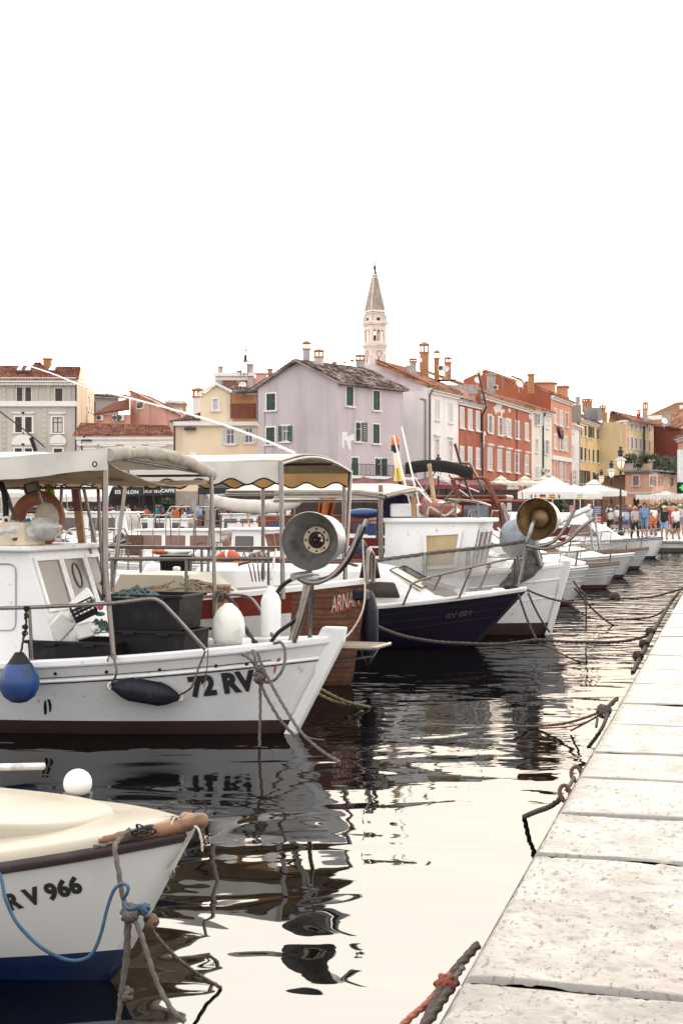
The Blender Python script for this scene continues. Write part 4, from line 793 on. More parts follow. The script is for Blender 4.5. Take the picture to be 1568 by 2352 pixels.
# lattice: each pierced brick course
q0, q1 = fc.hit(A2(168, 1044)), fc.hit(A2(344, 950)); mb = MB(); n, m_ = 24, 11; dx, dz = (q1[0] - q0[0]) / n, (q1[1] - q0[1]) / m_
for j in range(m_):
 mb.box(((q0[0] + q1[0]) / 2, .2, q0[1] + (j + .12) * dz), (q1[0] - q0[0], .2, dz * .24), 0, fc.M())
 for i in range(n): mb.box((q0[0] + (i + .25 + .5 * (j % 2)) * dx, .2, q0[1] + (j + .62) * dz), (dx * .42, .19, dz * .78), 0, fc.M())
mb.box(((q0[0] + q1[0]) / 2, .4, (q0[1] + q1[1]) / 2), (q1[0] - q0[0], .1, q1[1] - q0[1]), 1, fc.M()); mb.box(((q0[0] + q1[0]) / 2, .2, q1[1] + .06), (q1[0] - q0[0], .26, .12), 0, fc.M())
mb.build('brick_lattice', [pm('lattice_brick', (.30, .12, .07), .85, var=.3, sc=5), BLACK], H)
a = P(388, 979, 124.5); roof(H, fc.pt(-.5, z1 + .1, .4), fc.pt(s0, z1 + .3, .4), P(461, 947, 129), P(408, 965, 129), TILE_G)
for p0, p1 in (((401, 975), (401, 1060)), ((591, 905), (591, 975))): pipe(H, [P(*p0, 123.7), P(*p1, 123.7)], .09, PIPED if p0[0] < 500 else PIPE)
s_, z_ = fc.hit(A1(1250, 664)); mb = MB(); mb.box((s_, -.3, z_), (1.0, .5, .2), 0, fc.M()); mb.build('wall_lamp', IRON, H); dish(H, P(*A1(1265, 828), 123), .55, R(0)); chimney(H, P(*A1(1302, 545), 130), 1.9, 4.6, OFFW)
chimney(H, P(*A1(1212, 545), 140), .5, 1.5, BRICK); body(H, [(fc.a.x, 124.5), (fc.b.x - .5, 124.5), (fc.b.x, 132), (fc.a.x, 132)], 0, z1 - .2, YELF)
mb = MB(); mb.box(P(405, 917, 170) + Vector((0, 0, -2)), (2.4, 3, 3.6), 0); o = mb.build('house', OFFW); o['label'] = 'small far white house with a grey roof seen over the pink wall'; o['category'] = 'house'; roof(o, P(382, 926, 168), P(430, 930, 168), P(424, 922, 171), P(388, 918, 171), TILE_G)
# grand far house with belfry frame
H = house('far cream house with brown red top storey, chimneys and an open iron bell frame'); fc = Facade(XY(494, 170), XY(584, 170)); z1 = CZ + (HV - 866) / FD * 170; wall(fc, H, CREAMW, z1, [])
mb = MB(); a = fc.hit(A2(115, 815)); b = fc.hit(A2(275, 845)); mb.box(((a[0] + b[0]) / 2, -.05, (a[1] + b[1]) / 2 - .6), (b[0] - a[0], .2, 2.8), 0, fc.M()); mb.build('panel', pm('brown_red_panel', (.24, .09, .06), .85), H); cornice(fc, H, z1 + .5, .9, .7)
for x, y, w, h, m_ in ((104, 765, 1.1, 2.8, CEMENT), (226, 762, 1.1, 1.3, SLATEG), (300, 755, 1.3, 3.0, CEMENT), (428, 790, 1.1, 3.2, BRICK), (372, 790, 2.4, 1.8, PINKW)): chimney(H, P(*A2(x, y), 170), w, h, m_, open_=False, cap=m_)
mb = MB(); mb.box(P(*A2(300, 830), 168), (.65, .5, 2)); mb.build('pier', CEMENT, H); mb = MB(); mb.box(P(*A2(345, 830), 168.5), (1.0, .5, 2)); mb.build('wall', PINKW, H); dish(H, P(*A2(248, 828), 167), .95, R(-20))
mb = MB();
for x in (234, 258, 280): mb.tube([P(*A2(x, 760), 169), P(*A2(x * .35 + 268 * .65, 590), 169)], .05, 5)
for y in (730, 690, 640, 600): mb.tube([P(*A2(240, y), 169), P(*A2(284, y), 169)], .03, 5)
mb.tube([P(*A2(268, 600), 169), P(*A2(268, 522), 169)], .04, 5); mb.tube([P(*A2(243, 524), 169), P(*A2(274, 524), 169)], .04, 5); mb.build('bell_frame', IRON, H)
mb = MB(); mb.lathe([(.3, 0), (.25, .1), (.18, .35), (.17, .6), (.11, .78), (.02, .9)], 14, 0, True, Matrix.Translation(P(*A2(266, 672), 169))); mb.build('bell', IRON, H)
# ---- church tower
TS = pm('pale_tower_stone', (.62, .53, .47), .85, var=.16, sc=.5, dirt=(.42, .27, .19), dsc=.35, damt=.5, bump=.1, bsc=3); TSP = pm('brown_spire_stone', (.30, .245, .20), .9, var=.2, sc=.6, dirt=(.18, .14, .11), dsc=.5)
tw = thing('church_tower', 'tall pale stone church bell tower with a brown pyramid spire and statue on top', 'tower', tuple(Vector((XY(860.5, 420).x, 420, 0))), R(24)); tw.rotation_euler = (0, 0, R(24))
kz = lambda v: CZ + (HV - v) / FD * 420
S = 5.05; t_ = lambda y: kz(595.8 + .35 * y)
def tbox(mb, z0, z1, w, mi=0, top=1.0): mb.box((0, 0, (z0 + z1) / 2), (w, w, z1 - z0), mi, None, top=top)
mb = MB(); tbox(mb, 0, t_(575), S); mb.build('shaft', TS, tw)
mb = MB(); tbox(mb, t_(640), t_(630), S + .25); tbox(mb, t_(580), t_(570), S + .5); tbox(mb, t_(570), t_(562), S + .9); tbox(mb, t_(435), t_(425), S + .6); tbox(mb, t_(425), t_(412), S + 1.1); tbox(mb, t_(362), t_(355), S + .1); tbox(mb, t_(350), t_(338), S + .1, top=.9); mb.build('cornice', TS, tw)
# belfry: corner piers, arches, dark core
z0, z1 = t_(560), t_(437); mb = MB(); h = S / 2
for sx in (-1, 1):
 for sy in (-1, 1): mb.box((sx * (h - .45), sy * (h - .45), (z0 + z1) / 2), (.9, .9, z1 - z0))
def belf(mb, T):
 zs, zt = t_(540), t_(475)
 mb.box((0, -h + .2, (z0 + zs) / 2), (S - 1.75, .4, zs - z0), 0, T); mb.box((0, -h + .2, (zt + z1) / 2 + .25), (S - 1.75, .4, z1 - zt - .5), 0, T)
 for x in (-.62, .62): mb.box((x, -h + .2, (zs + zt) / 2 + .2), (.22, .3, zt - zs + .9), 0, T)
 for x in (-1.24, 0, 1.24):
  for k in range(6):
   a0, a1 = math.pi * k / 6, math.pi * (k + 1) / 6; r_ = .5
   mb.add([(x + r_ * math.cos(a0), -h + .02, zt + r_ * math.sin(a0) - .1), (x + r_ * math.cos(a1), -h + .02, zt + r_ * math.sin(a1) - .1), (x + .62 * math.cos(a1), -h + .02, zt + .75), (x + .62 * math.cos(a0), -h + .02, zt + .75)], [(0, 1, 2, 3)], 0, False, T)
for k in range(4): belf(mb, Matrix.Rotation(k * math.pi / 2, 4, 'Z'))
bf = mb.build('belfry', TS, tw); mb = MB(); mb.lathe([(.7, 0), (.6, .4), (.42, 1.3), (.2, 1.7), (.02, 1.8)], 12, 0, True, Matrix.Translation((0, 0, z0 + 1.2))); mb.build('bell', IRON, bf)
mb = MB(); tbox(mb, t_(412), t_(355), S - .45);
for k in range(4):
 T = Matrix.Rotation(k * math.pi / 2, 4, 'Z'); mb.box((0, -h + .12, t_(396)), (.9, .3, .7), 1, T)
 for x in (-1.6, 1.6): mb.box((x, -h + .18, t_(384)), (.28, .2, 2.6), 0, T)
for sx in (-1, 1):
 for sy in (-1, 1): mb.box((sx * (h - .1), sy * (h - .1), t_(395)), (.5, .5, 2.2), 0)
mb.build('upper_storey', [TS, BLACK], tw)
zb, zt = t_(338), t_(120); mb = MB(); a, b = S / 2 - .25, .62
mb.add([(-a, -a, zb), (a, -a, zb), (a, a, zb), (-a, a, zb), (-b, -b, zt), (b, -b, zt), (b, b, zt), (-b, b, zt)], [(0, 1, 5, 4), (1, 2, 6, 5), (2, 3, 7, 6), (3, 0, 4, 7), (4, 5, 6, 7)]); mb.build('spire', TSP, tw)
mb = MB()
for sx in (-1, 1):
 for sy in (-1, 1): mb.tube([(sx * a, sy * a, zb), (sx * b, sy * b, zt)], .2, 6)
mb.box((0, 0, zt + .25), (1.3, 1.3, .6)); mb.box((0, 0, zt + .75), (2.2, 2.2, .35), top=.8); mb.build('spire_rib', TS, tw)
z0 = zt + .92; mb = MB(); SB = Matrix.Translation((0, 0, z0)) @ Matrix.Scale(.6, 4) @ Matrix.Translation((0, 0, -z0)); mb.lathe([(.55, 0), (.62, .5), (.5, 1.6), (.56, 2.3), (.72, 3.4), (.62, 4.3), (.3, 4.8), (.22, 5.0)], 12, 0, True, Matrix.Translation((0, 0, z0))); mb.ball((0, 0, z0 + 5.45), .42); mb.tube([(.5, 0, z0 + 4), (.95, -.2, z0 + 4.6), (.9, -.3, z0 + 5.9)], .16, 6); mb.tube([(-.6, 0, z0 + 4), (-.85, -.2, z0 + 2.6)], .18, 6); mb.box((.7, .5, z0 + .9), (.9, .4, 1.6)); mb.v = [tuple(SB @ Vector(p)) for p in mb.v]; mb.build('statue', pm('dark_copper', (.05, .045, .04), .7), tw)
mb = MB(); T = Matrix.Identity(4)
for k in range(4):
 T = Matrix.Rotation(k * math.pi / 2, 4, 'Z'); mb.box((0, -h - .02, t_(665)), (.35, .08, 1.4), 1, T)
 mb.lathe([(.95, 0), (1.0, .12), (.75, .16), (.7, .05)], 16, 2, True, T @ Matrix.Translation((.2, -h, t_(622))) @ Matrix.Rotation(R(90), 4, 'X'))
 for x in (-1.9, 1.9): mb.box((x, -h - .06, t_(665)), (.9, .16, t_(632) - t_(700)), 0, T)
mb.build('shaft_ornament', [TS, BLACK, pm('tower_red_stone', (.45, .24, .17), .9)], tw)
# pigeons on the lilac roof ridge
for i, (x, y) in enumerate(((850, 688), (917, 687), (966, 674))):
 p = P(*A2(x, y), 121.5); mb = MB(); mb.ball((0, 0, .12), (.2, .11, .12)); mb.ball((.18, 0, .26), .07); mb.add([(-.15, 0, .12), (-.42, .06, .06), (-.42, -.06, .06)], [(0, 1, 2)]); o = mb.build('pigeon', pm('pigeon_grey', (.2, .18, .17), .8)); o.location = p; o.rotation_euler = (0, 0, i * 1.7); tag(o, ['pigeon perched nearest the middle chimney of the lilac house', 'middle pigeon of the three on the lilac roof ridge', 'pigeon nearest the chimney at the far end of the lilac roof'][i], 'pigeon', 'pigeons on the lilac roof')
# boat kit
class Boat:
 """local x forward (stem head at 0), y away from the viewer's side, z up from the waterline"""
 def __init__(s, name, label, cat, bow, ang, L, B, zb, zm, zs, rake, group=None, tm=.5, tw=.6, wr=.82, pe=2.3, pw=1.7, keel=-.3, wtail=.8, chine=0.0):
  s.L, s.B, s.zb, s.zm, s.zs, s.rake, s.tm, s.tw, s.wr, s.pe, s.pw, s.keel, s.wtail, s.chine = L, B, zb, zm, zs, rake, tm, tw, wr, pe, pw, keel, wtail, chine
  s.o = thing(name, label, cat, (bow[0], bow[1], 0), -R(ang), group)
  s.W = Matrix.Translation((bow[0], bow[1], 0)) @ Matrix.Rotation(-R(ang), 4, 'Z'); s.I = s.W.inverted()
  s.n = Vector((math.cos(R(ang)), -math.sin(R(ang)), 0)); s.c = Vector((math.sin(R(ang)), math.cos(R(ang)), 0))
 def sheer(s, t): return s.zm + (s.zb - s.zm) * max(0, 1 - t / .62) ** 2 + (s.zs - s.zm) * max(0, (t - .62) / .38) ** 2
 def hs(s, t): return s.B / 2 * (1 - (1 - min(t / s.tm, 1)) ** s.pe) * (1 - (1 - s.tw) * max(0, (t - s.tm) / (1 - s.tm)) ** 2)
 def hw(s, t): return s.B / 2 * s.wr * (1 - (1 - min(t / (s.tm * 1.1), 1)) ** s.pw) * (1 - (1 - s.tw * s.wtail) * max(0, (t - s.tm) / (1 - s.tm)) ** 2)
 def stem(s, z): return -s.rake * max(0, 1 - z / s.zb) ** 1.0 - (abs(z) * .8 if z < 0 else 0)
 def x(s, t, z): st = s.stem(z); return st * (1 - t) - s.L * t
 def t_at(s, x, z): st = s.stem(z); return max(0, min(1, (st - x) / (st + s.L)))
 def y(s, t, z):
  if z >= 0:
   sh = s.sheer(t); a = min(1, z / sh); q = a ** (1.0 if s.chine <= 0 else s.chine); return s.hw(t) + (s.hs(t) - s.hw(t)) * q
  return s.hw(t) * math.sqrt(max(0, 1 - (z / s.keel) ** 2))
 def hy(s, x, z): return s.y(s.t_at(x, z), z)
 def p(s, t, z, side=-1, out=0.0): return Vector((s.x(t, z), side * (s.y(t, z) + out), z))
 def pick(s, u, v, x=None, y=None, z=None):
  o = s.I @ Vector((0, 0, CZ)); d = (s.I.to_3x3() @ Vector(((u - CX) / FD, 1, -(v - HV) / FD)))
  if y is not None: k = (y - o.y) / d.y
  elif x is not None: k = (x - o.x) / d.x
  else: k = (z - o.z) / d.z
  return o + d * k
 def hpick(s, u, v, side=-1):
  yy = s.B * .3
  for _ in range(12):
   q = s.pick(u, v, y=side * yy); yy = .5 * yy + .5 * s.hy(q.x, q.z)
  return q
 def hull(s, mats, zboot=.1, nt=30, rows=6, bands=None, transom=True, name='hull', mtrans=None, fore=None):
  """mats[0] topsides, mats[1] below; bands: [(frac_hi, frac_lo, mat index)] of the topside"""
  mb = MB(); ts = [(i / nt) ** 1.25 for i in range(nt + 1)]
  for side in (-1, 1):
   g = []
   for t in ts:
    sh = s.sheer(t); zs_ = [sh + (zboot - sh) * k / rows for k in range(rows + 1)] + [zboot * .5, -.05, s.keel * .6, s.keel]
    g.append([s.p(t, z, side) for z in zs_])
   K = len(g[0]); vs = [q for r in g for q in r]
   for i in range(nt):
    for k in range(K - 1):
     f = (i * K + k, (i + 1) * K + k, (i + 1) * K + k + 1, i * K + k + 1)
     if side == 1: f = tuple(reversed(f))
     mi = 0 if k < rows else 1
     if bands and k < rows:
      fr = (k + .5) / rows
      for hi, lo, m_ in bands:
       if hi <= fr < lo: mi = m_
     if fore and ts[i] < fore[0] and k < rows + 2: mi = fore[1]
     mb.add([vs[q] for q in f], [(0, 1, 2, 3)], mi, True)
  if transom:
   l = [s.p(1, s.sheer(1) + (s.keel - s.sheer(1)) * k / 8, -1) for k in range(9)]; r = [Vector((q.x, -q.y, q.z)) for q in l]
   for k in range(8): mb.add([l[k], l[k + 1], r[k + 1], r[k]], [(0, 1, 2, 3)], (mtrans if mtrans is not None else (0 if (l[k].z + l[k + 1].z) / 2 > zboot else 1)), False)
  o = mb.build(name, mats, s.o)
  # merge so shading is smooth
  import bmesh
  bm = bmesh.new(); bm.from_mesh(o.data); bmesh.ops.remove_doubles(bm, verts=bm.verts, dist=1e-4); bm.to_mesh(o.data); bm.free()
  return o
 def strake(s, dz, r, mat, name='strake', t0=0.0, t1=1.0, h=None, out=0.0, sides=(-1, 1), n=40, parent=None, zabs=None):
  mb = MB(); h = h or r
  for sd in sides:
   rs = []
   for i in range(n + 1):
    t = t0 + (t1 - t0) * (i / n) ** 1.2; z = zabs if zabs is not None else s.sheer(t) - dz; q = s.p(t, z, sd, out)
    rs.append([q + Vector((0, sd * r * math.cos(a), h * math.sin(a))) for a in [2 * math.pi * k / 8 for k in range(8)]])
   mb.rings(rs, 0, True, True)
  return mb.build(name, mat, parent or s.o)
 def cap(s, w, th, mat, name='gunwale', over=.02, t1=1.0, n=36, up=0.0):
  mb = MB()
  for sd in (-1, 1):
   rs = []
   for i in range(n + 1):
    t = .004 + (t1 - .004) * (i / n) ** 1.2; z = s.sheer(t); q = s.p(t, z, sd); yo = abs(q.y) + over; yi = max(.005, abs(q.y) - w)
    c_ = th * .25
    rs.append([Vector((q.x, sd * yo, z + up)), Vector((q.x, sd * yo, z + th - c_ + up)), Vector((q.x, sd * (yo - c_), z + th + up)), Vector((q.x, sd * min(yi + c_, yo - c_), z + th + up)), Vector((q.x, sd * yi, z + th - c_ + up)), Vector((q.x, sd * yi, z + up))])
   mb.rings(rs, 0, False, True)
  return mb.build(name, mat, s.o)
 def deck(s, drop, mat, t0=0.02, t1=1.0, camber=.04, n=24, name='deck', inset=.03, zconst=None, inner=True, immat=None):
  mb = MB(); rs = []
  for i in range(n + 1):
   t = t0 + (t1 - t0) * i / n; sh = s.sheer(t); z = zconst if zconst is not None else sh - drop; x = s.x(t, sh); yy = max(.004, s.y(s.t_at(x, z), z) - inset)
   rs.append([Vector((x, -yy + 2 * yy * k / 8, z + camber * (1 - (2 * k / 8 - 1) ** 2))) for k in range(9)])
  mb.rings(rs, 0, True, False, closed=False)
  if inner:
   for sd in (-1, 1):
    r2 = []
    for i in range(n + 1):
     t = t0 + (t1 - t0) * i / n; q = rs[i][0 if sd < 0 else 8]; sh = s.sheer(t); r2.append([Vector((q.x, sd * max(.004, s.hs(t) - inset), sh)), q])
    mb.rings(r2, 1 if immat else 0, False, False, closed=False)
  return mb.build(name, [mat] + ([immat] if immat else []), s.o)
 def stempost(s, w, head, mat, out=.05, up=.12, fl=.16, name='stem_post', zlow=-.3):
  pts = []; zs_ = [zlow, -.1, 0, s.zb * .33, s.zb * .66, s.zb, s.zb + up * .6, s.zb + up]
  f = [(s.stem(min(z, s.zb)) + out + (max(0, z - s.zb) * head), z) for z in zs_]
  bk = [(s.stem(min(z, s.zb)) - (.05 if z < s.zb else fl * (1 - .35 * (z - s.zb) / up)), z) for z in zs_]
  mb = MB(); T = Matrix(((1, 0, 0, 0), (0, 0, 1, 0), (0, 1, 0, 0), (0, 0, 0, 1)))
  mb.prism(f + bk[::-1], -w / 2, w / 2, 0, T); o = mb.build(name, mat, s.o); md = o.modifiers.new('bevel', 'BEVEL'); md.width = w * .18; md.segments = 2; return o
 def part(s, mb, name, mat, parent=None): return mb.build(name, mat, parent or s.o)
 def tubes(s, name, lst, mat, r=.016, n=8, parent=None, sm=True):
  mb = MB()
  for l in lst: mb.tube(l, r, n)
  return mb.build(name, mat, parent or s.o)
def text_mesh(txt, shear=0.0, bold=.02, extrude=0.0, space=1.0):
 c = bpy.data.curves.new('t', 'FONT'); c.body = txt; c.shear = shear; c.offset = bold; c.extrude = extrude; c.space_character = space; c.resolution_u = 3
 o = bpy.data.objects.new('t', c); COL.objects.link(o); dg = bpy.context.evaluated_depsgraph_get(); me = bpy.data.meshes.new_from_object(o.evaluated_get(dg)); bpy.data.objects.remove(o); bpy.data.curves.remove(c)
 import bmesh
 bm = bmesh.new(); bm.from_mesh(me); bmesh.ops.triangulate(bm, faces=bm.faces)
 for _ in range(3):
  es = [e for e in bm.edges if e.calc_length() > .09]
  if es: bmesh.ops.subdivide_edges(bm, edges=es, cuts=1); bmesh.ops.triangulate(bm, faces=bm.faces)
 bm.to_mesh(me); bm.free()
 vs = [v.co.copy() for v in me.vertices]; fs = [tuple(p.vertices) for p in me.polygons]; bpy.data.meshes.remove(me)
 x0 = min(v.x for v in vs); x1 = max(v.x for v in vs); return [(v.x - x0, v.y) for v in vs], fs, x1 - x0
def hull_text(b, txt, p0, p1, mat, height=None, side=-1, out=.005, shear=0.0, bold=.02, name='lettering', space=1.0, dx=0.0, dz=0.0, sag=0.0):
 """p0, p1: picks of the baseline's two ends on the hull"""
 vs, fs, w = text_mesh(txt, shear, bold, 0, space); a, c = b.hpick(*p0, side), b.hpick(*p1, side); k = (c - a).length / w; kh = k if height is None else height / .70
 mb = MB(); o = []
 for x, y in vs:
  q = x / w; X = a.x + (c.x - a.x) * q + dx; Z = a.z + (c.z - a.z) * q + y * kh + dz - sag * 4 * q * (1 - q); o.append((X, side * (b.hy(X, Z) + out), Z))
 mb.add(o, fs); return b.part(mb, name, mat)
def rail(b, pts, r=.014, posts=(), mat=STEEL, name='rail', foot=None, parent=None):
 mb = MB(); mb.tube(smooth(pts, 5), r, 8)
 for p, q in posts: mb.tube([p, q], r * .9, 8); mb.lathe([(.0, 0), (r * 2, 0), (r * 2, .012), (0, .014)], 10, 0, True, Matrix.Translation(q))
 return b.part(mb, name, mat, parent)
def wbox(mb, pts8, mi=0):
 """8 corners: bottom 4 then top 4, counter-clockwise seen from above"""
 mb.add(pts8, [(3, 2, 1, 0), (4, 5, 6, 7), (0, 1, 5, 4), (1, 2, 6, 5), (2, 3, 7, 6), (3, 0, 4, 7)], mi)
def quad_frame(mb, q, w, th, mi=0):
 """frame bars along the border of quad q (4 pts), width w, proud by th"""
 q = [Vector(p) for p in q]; n = (q[1] - q[0]).cross(q[3] - q[0]).normalized(); c = sum(q, Vector()) / 4
 ins = []
 for i in range(4):
  a = (q[i - 1] - q[i]).normalized(); d = (q[(i + 1) % 4] - q[i]).normalized(); ins.append(q[i] + (a + d) * w / max(.3, abs(a.cross(d).length)))
 for i in range(4):
  j = (i + 1) % 4; mb.add([q[i], q[j], ins[j], ins[i], q[i] + n * th, q[j] + n * th, ins[j] + n * th, ins[i] + n * th], [(4, 5, 6, 7), (0, 1, 5, 4), (2, 3, 7, 6)], mi)
def rrect(q, r, n=4):
 """rounded outline inside quad q"""
 q = [Vector(p) for p in q]; o = []
 for i in range(4):
  a = q[i] + (q[i - 1] - q[i]).normalized() * r; d = q[i] + (q[(i + 1) % 4] - q[i]).normalized() * r
  for k in range(n + 1): t = k / n; o.append(a * (1 - t) ** 2 + q[i] * 2 * t * (1 - t) + d * t * t)
 return o
def pane_on(b, quad, mat, name='window', r=.05, out=.006, parent=None, frame=None, fw=.03):
 q = [Vector(p) for p in quad]; n = (q[1] - q[0]).cross(q[3] - q[0]).normalized(); o_ = rrect(q, r); mb = MB(); N = len(o_)
 mb.add([p + n * out for p in o_] + [p - n * .012 for p in o_], [tuple(range(N))] + [(i, N + i, N + (i + 1) % N, (i + 1) % N) for i in range(N)])
 w = mb.build(name, mat, parent or b.o)
 if frame:
  mb = MB(); mb.tube([p + n * out for p in o_] + [o_[0] + n * out], fw / 2, 6); mb.build('window_frame', frame, w)
 return w
def rope(pts, r, mat, label, cat='rope', name='mooring_rope', group=None, n=6, tri=.22, strand=True, sm=6):
 q = smooth(pts, sm) if sm else [Vector(p) for p in pts]
 if strand:      # resample so the lay of the rope shows
  o = []; step = max(r * 1.2, .008); tot = sum((q[i + 1] - q[i]).length for i in range(len(q) - 1)); m = min(500, max(8, int(tot / step))); acc = 0; i = 0; seg = (q[1] - q[0]).length
  for k in range(m + 1):
   d = tot * k / m
   while d > acc + seg + 1e-9 and i < len(q) - 2: acc += seg; i += 1; seg = (q[i + 1] - q[i]).length
   o.append(q[i].lerp(q[i + 1], min(1, max(0, (d - acc) / max(seg, 1e-9)))))
  q = o; n = 12
 mb = MB(); mb.tube(q, r, n, 0, True, None, tri if strand else 0, 1.1 / r); o = mb.build(name, mat, None, center=True)
 if label: tag(o, label, cat, group)
 return o
def knot(c, r, mat, seed=1, n=3, parent=None, name='knot', tr=None):
 rk = random.Random(seed); mb = MB(); tr = tr or r * .32
 for k in range(n):
  ax = Vector((rk.gauss(0, 1), rk.gauss(0, 1), rk.gauss(0, 1))).normalized(); u = ax.orthogonal().normalized(); v = ax.cross(u)
  mb.tube([Vector(c) + (u * math.cos(a) + v * math.sin(a)) * r * (1 + .15 * math.sin(3 * a)) + ax * r * .3 * math.sin(2 * a) for a in [2 * math.pi * i / 16 for i in range(17)]], tr, 7)
 return mb, name, mat
def net_heap(c, size, n, r, mat, label, cat, name, seed=2, flat=.5, corks=None):
 rk = random.Random(seed); mb = MB()
 for k in range(n):
  p = Vector((rk.uniform(-1, 1) * size[0], rk.uniform(-1, 1) * size[1], 0)); pts = []; a = rk.uniform(0, 6.28)
  for i in range(9):
   a += rk.uniform(-1.0, 1.0); p = p + Vector((math.cos(a) * size[0] * .22, math.sin(a) * size[1] * .22, 0)); d = math.sqrt((p.x / size[0]) ** 2 + (p.y / size[1]) ** 2)
   if d > 1: p.x /= d; p.y /= d; d = 1
   pts.append(Vector(c) + Vector((p.x, p.y, size[2] * (1 - d * d) * rk.uniform(.25, 1.0) + .01)))
  mb.tube(smooth(pts, 3), r, 5)
 o = mb.build(name, mat, None, center=True); tag(o, label, cat); return o
def lampara(parent, c, d, R_, depth, mat_out=GALV, mat_in=GALV, burner=True, name='fishing_lamp', up=(0, 0, 1)):
 """bell lamp, mouth centred at c, facing d"""
 z = Vector(d).normalized(); x = z.cross(Vector(up)).normalized(); y = z.cross(x); T = Matrix(((x.x, y.x, z.x, c[0]), (x.y, y.y, z.y, c[1]), (x.z, y.z, z.z, c[2]), (0, 0, 0, 1)))
 mb = MB(); mb.lathe([(R_, .012), (R_ * 1.015, 0), (R_ * 1.0, -.02), (R_ * .9, -depth * .45), (R_ * .86, -depth * .5), (R_ * .84, -depth), (R_ * .5, -depth * 1.12), (0.0, -depth * 1.14)], 40, 0, True, T)
 o = mb.build(name, mat_out, parent); mb = MB()
 mb.lathe([(R_, .012), (R_ * .985, 0), (R_ * .84, -depth * .28), (R_ * .50, -depth * .50), (R_ * .48, -depth * .54), (0, -depth * .54)], 40, 0, True, T); mb.build('reflector', mat_in, o)
 if burner:
  mb = MB(); Z = -depth * .50; ro = R_ * .47; ri = R_ * .30
  # pierced cream ring
  ho = [(ri + ro) / 2, R_ * .045]; n = 48
  mb.lathe([(ri, Z), (ro, Z), (ro, Z - .01)], 40, 0, False, T); mb.build('burner_ring', pm('cream_burner', (.60, .50, .36), .5, var=.15, dirt=(.2, .13, .08), dsc=14), o)
  mb = MB(); mb.lathe([(0, Z - .004), (ri, Z - .004)], 30, 0, False, T)
  for k in range(8):
   a = 2 * math.pi * k / 8; mb.lathe([(0, Z + .003), (R_ * .042, Z + .003)], 10, 0, False, T @ Matrix.Translation((ho[0] * math.cos(a), ho[0] * math.sin(a), 0)))
  mb.build('burner_hole', pm('burnt_black_iron', (.03, .014, .01), .7), o); mb = MB()
  for k in range(7):
   a = 2 * math.pi * k / 7; rr = R_ * .16; mb.ball((rr * math.cos(a), rr * math.sin(a), Z + .015), (R_ * .065, R_ * .065, .03), 0, 8, T)
  mb.ball((0, 0, Z + .02), (R_ * .1, R_ * .1, .05), 0, 10, T); mb.build('burner', pm('rusty_burner', (.07, .03, .02), .7, var=.4, sc=20), o)
  mb = MB()
  for k in range(3): a = .9 + k * .45; mb.lathe([(0, Z + .002), (R_ * .055, Z + .002)], 10, 0, False, T @ Matrix.Translation((R_ * .20 * math.cos(a + 2.2), R_ * .20 * math.sin(a + 2.2), .02)))
  mb.build('mantle', pm('white_mantle', (.8, .78, .72), .6), o)
 return o, T
# ================================================================ 72 RV
b1 = Boat('fishing_boat', 'white wooden fishing boat lettered 72 RV, with grimy canvas canopy', 'boat', (-.04, 13.05), 18, 7.6, 2.35, .87, .595, .70, .46, tm=.5, wr=.80)
b1.hull([WPAINT, BROWN_AF], zboot=.13)
b1.cap(.11, .055, WPAINT); b1.strake(.15, .022, WPAINT, 'rubbing_strake', t0=.01, h=.016); b1.strake(.115, .004, BLACK, 'seam', t0=.06, t1=.6, out=.001, h=.004); b1.strake(.172, .004, BLACK, 'seam', t0=.0, t1=.75, h=.005); b1.strake(.0, .02, WPAINT, 'rubbing_strake', h=.022, out=-.004)
b1.deck(.3, WPAINT, t1=.98, inset=.06)
b1.stempost(.10, .16, WPAINT, out=.07, up=.13, fl=.2)
hull_text(b1, '72 RV', (441, 1599), (592, 1582), LETTER, height=.178, bold=.055, out=.012)
for u, v in ((128, 1547), (245, 1543), (367, 1538), (496, 1529), (566, 1525)):       # scuppers
 q = b1.hpick(u, v); mb = MB(); mb.lathe([(0, .003), (.014, .003), (.018, 0)], 12, 0, True, Matrix.Translation((q.x, q.y - .004, q.z)) @ Matrix.Rotation(R(90), 4, 'X')); b1.part(mb, 'scupper', BLACK)
# rust run under the fairlead and oil marks under the blue buoy: flat stains
RUST = pm('rust_stain', (.36, .15, .05), .8, var=.4, sc=20)
def stain(b, pts, mat, name): mb = MB(); mb.add([(q.x, q.y - .004, q.z) for q in (b.hpick(*p) for p in pts)], [tuple(range(len(pts)))]); b.part(mb, name, mat)
stain(b1, ((638, 1512), (645, 1510), (643, 1522), (636, 1532), (632, 1545), (628, 1548), (630, 1532)), RUST, 'rust_stain')
stain(b1, ((103, 1610), (107, 1608), (109, 1628), (108, 1640), (103, 1642), (101, 1625)), BLACK, 'oil_stain'); stain(b1, ((110, 1605), (116, 1607), (120, 1620), (118, 1635), (114, 1636), (113, 1620)), BLACK, 'oil_stain')
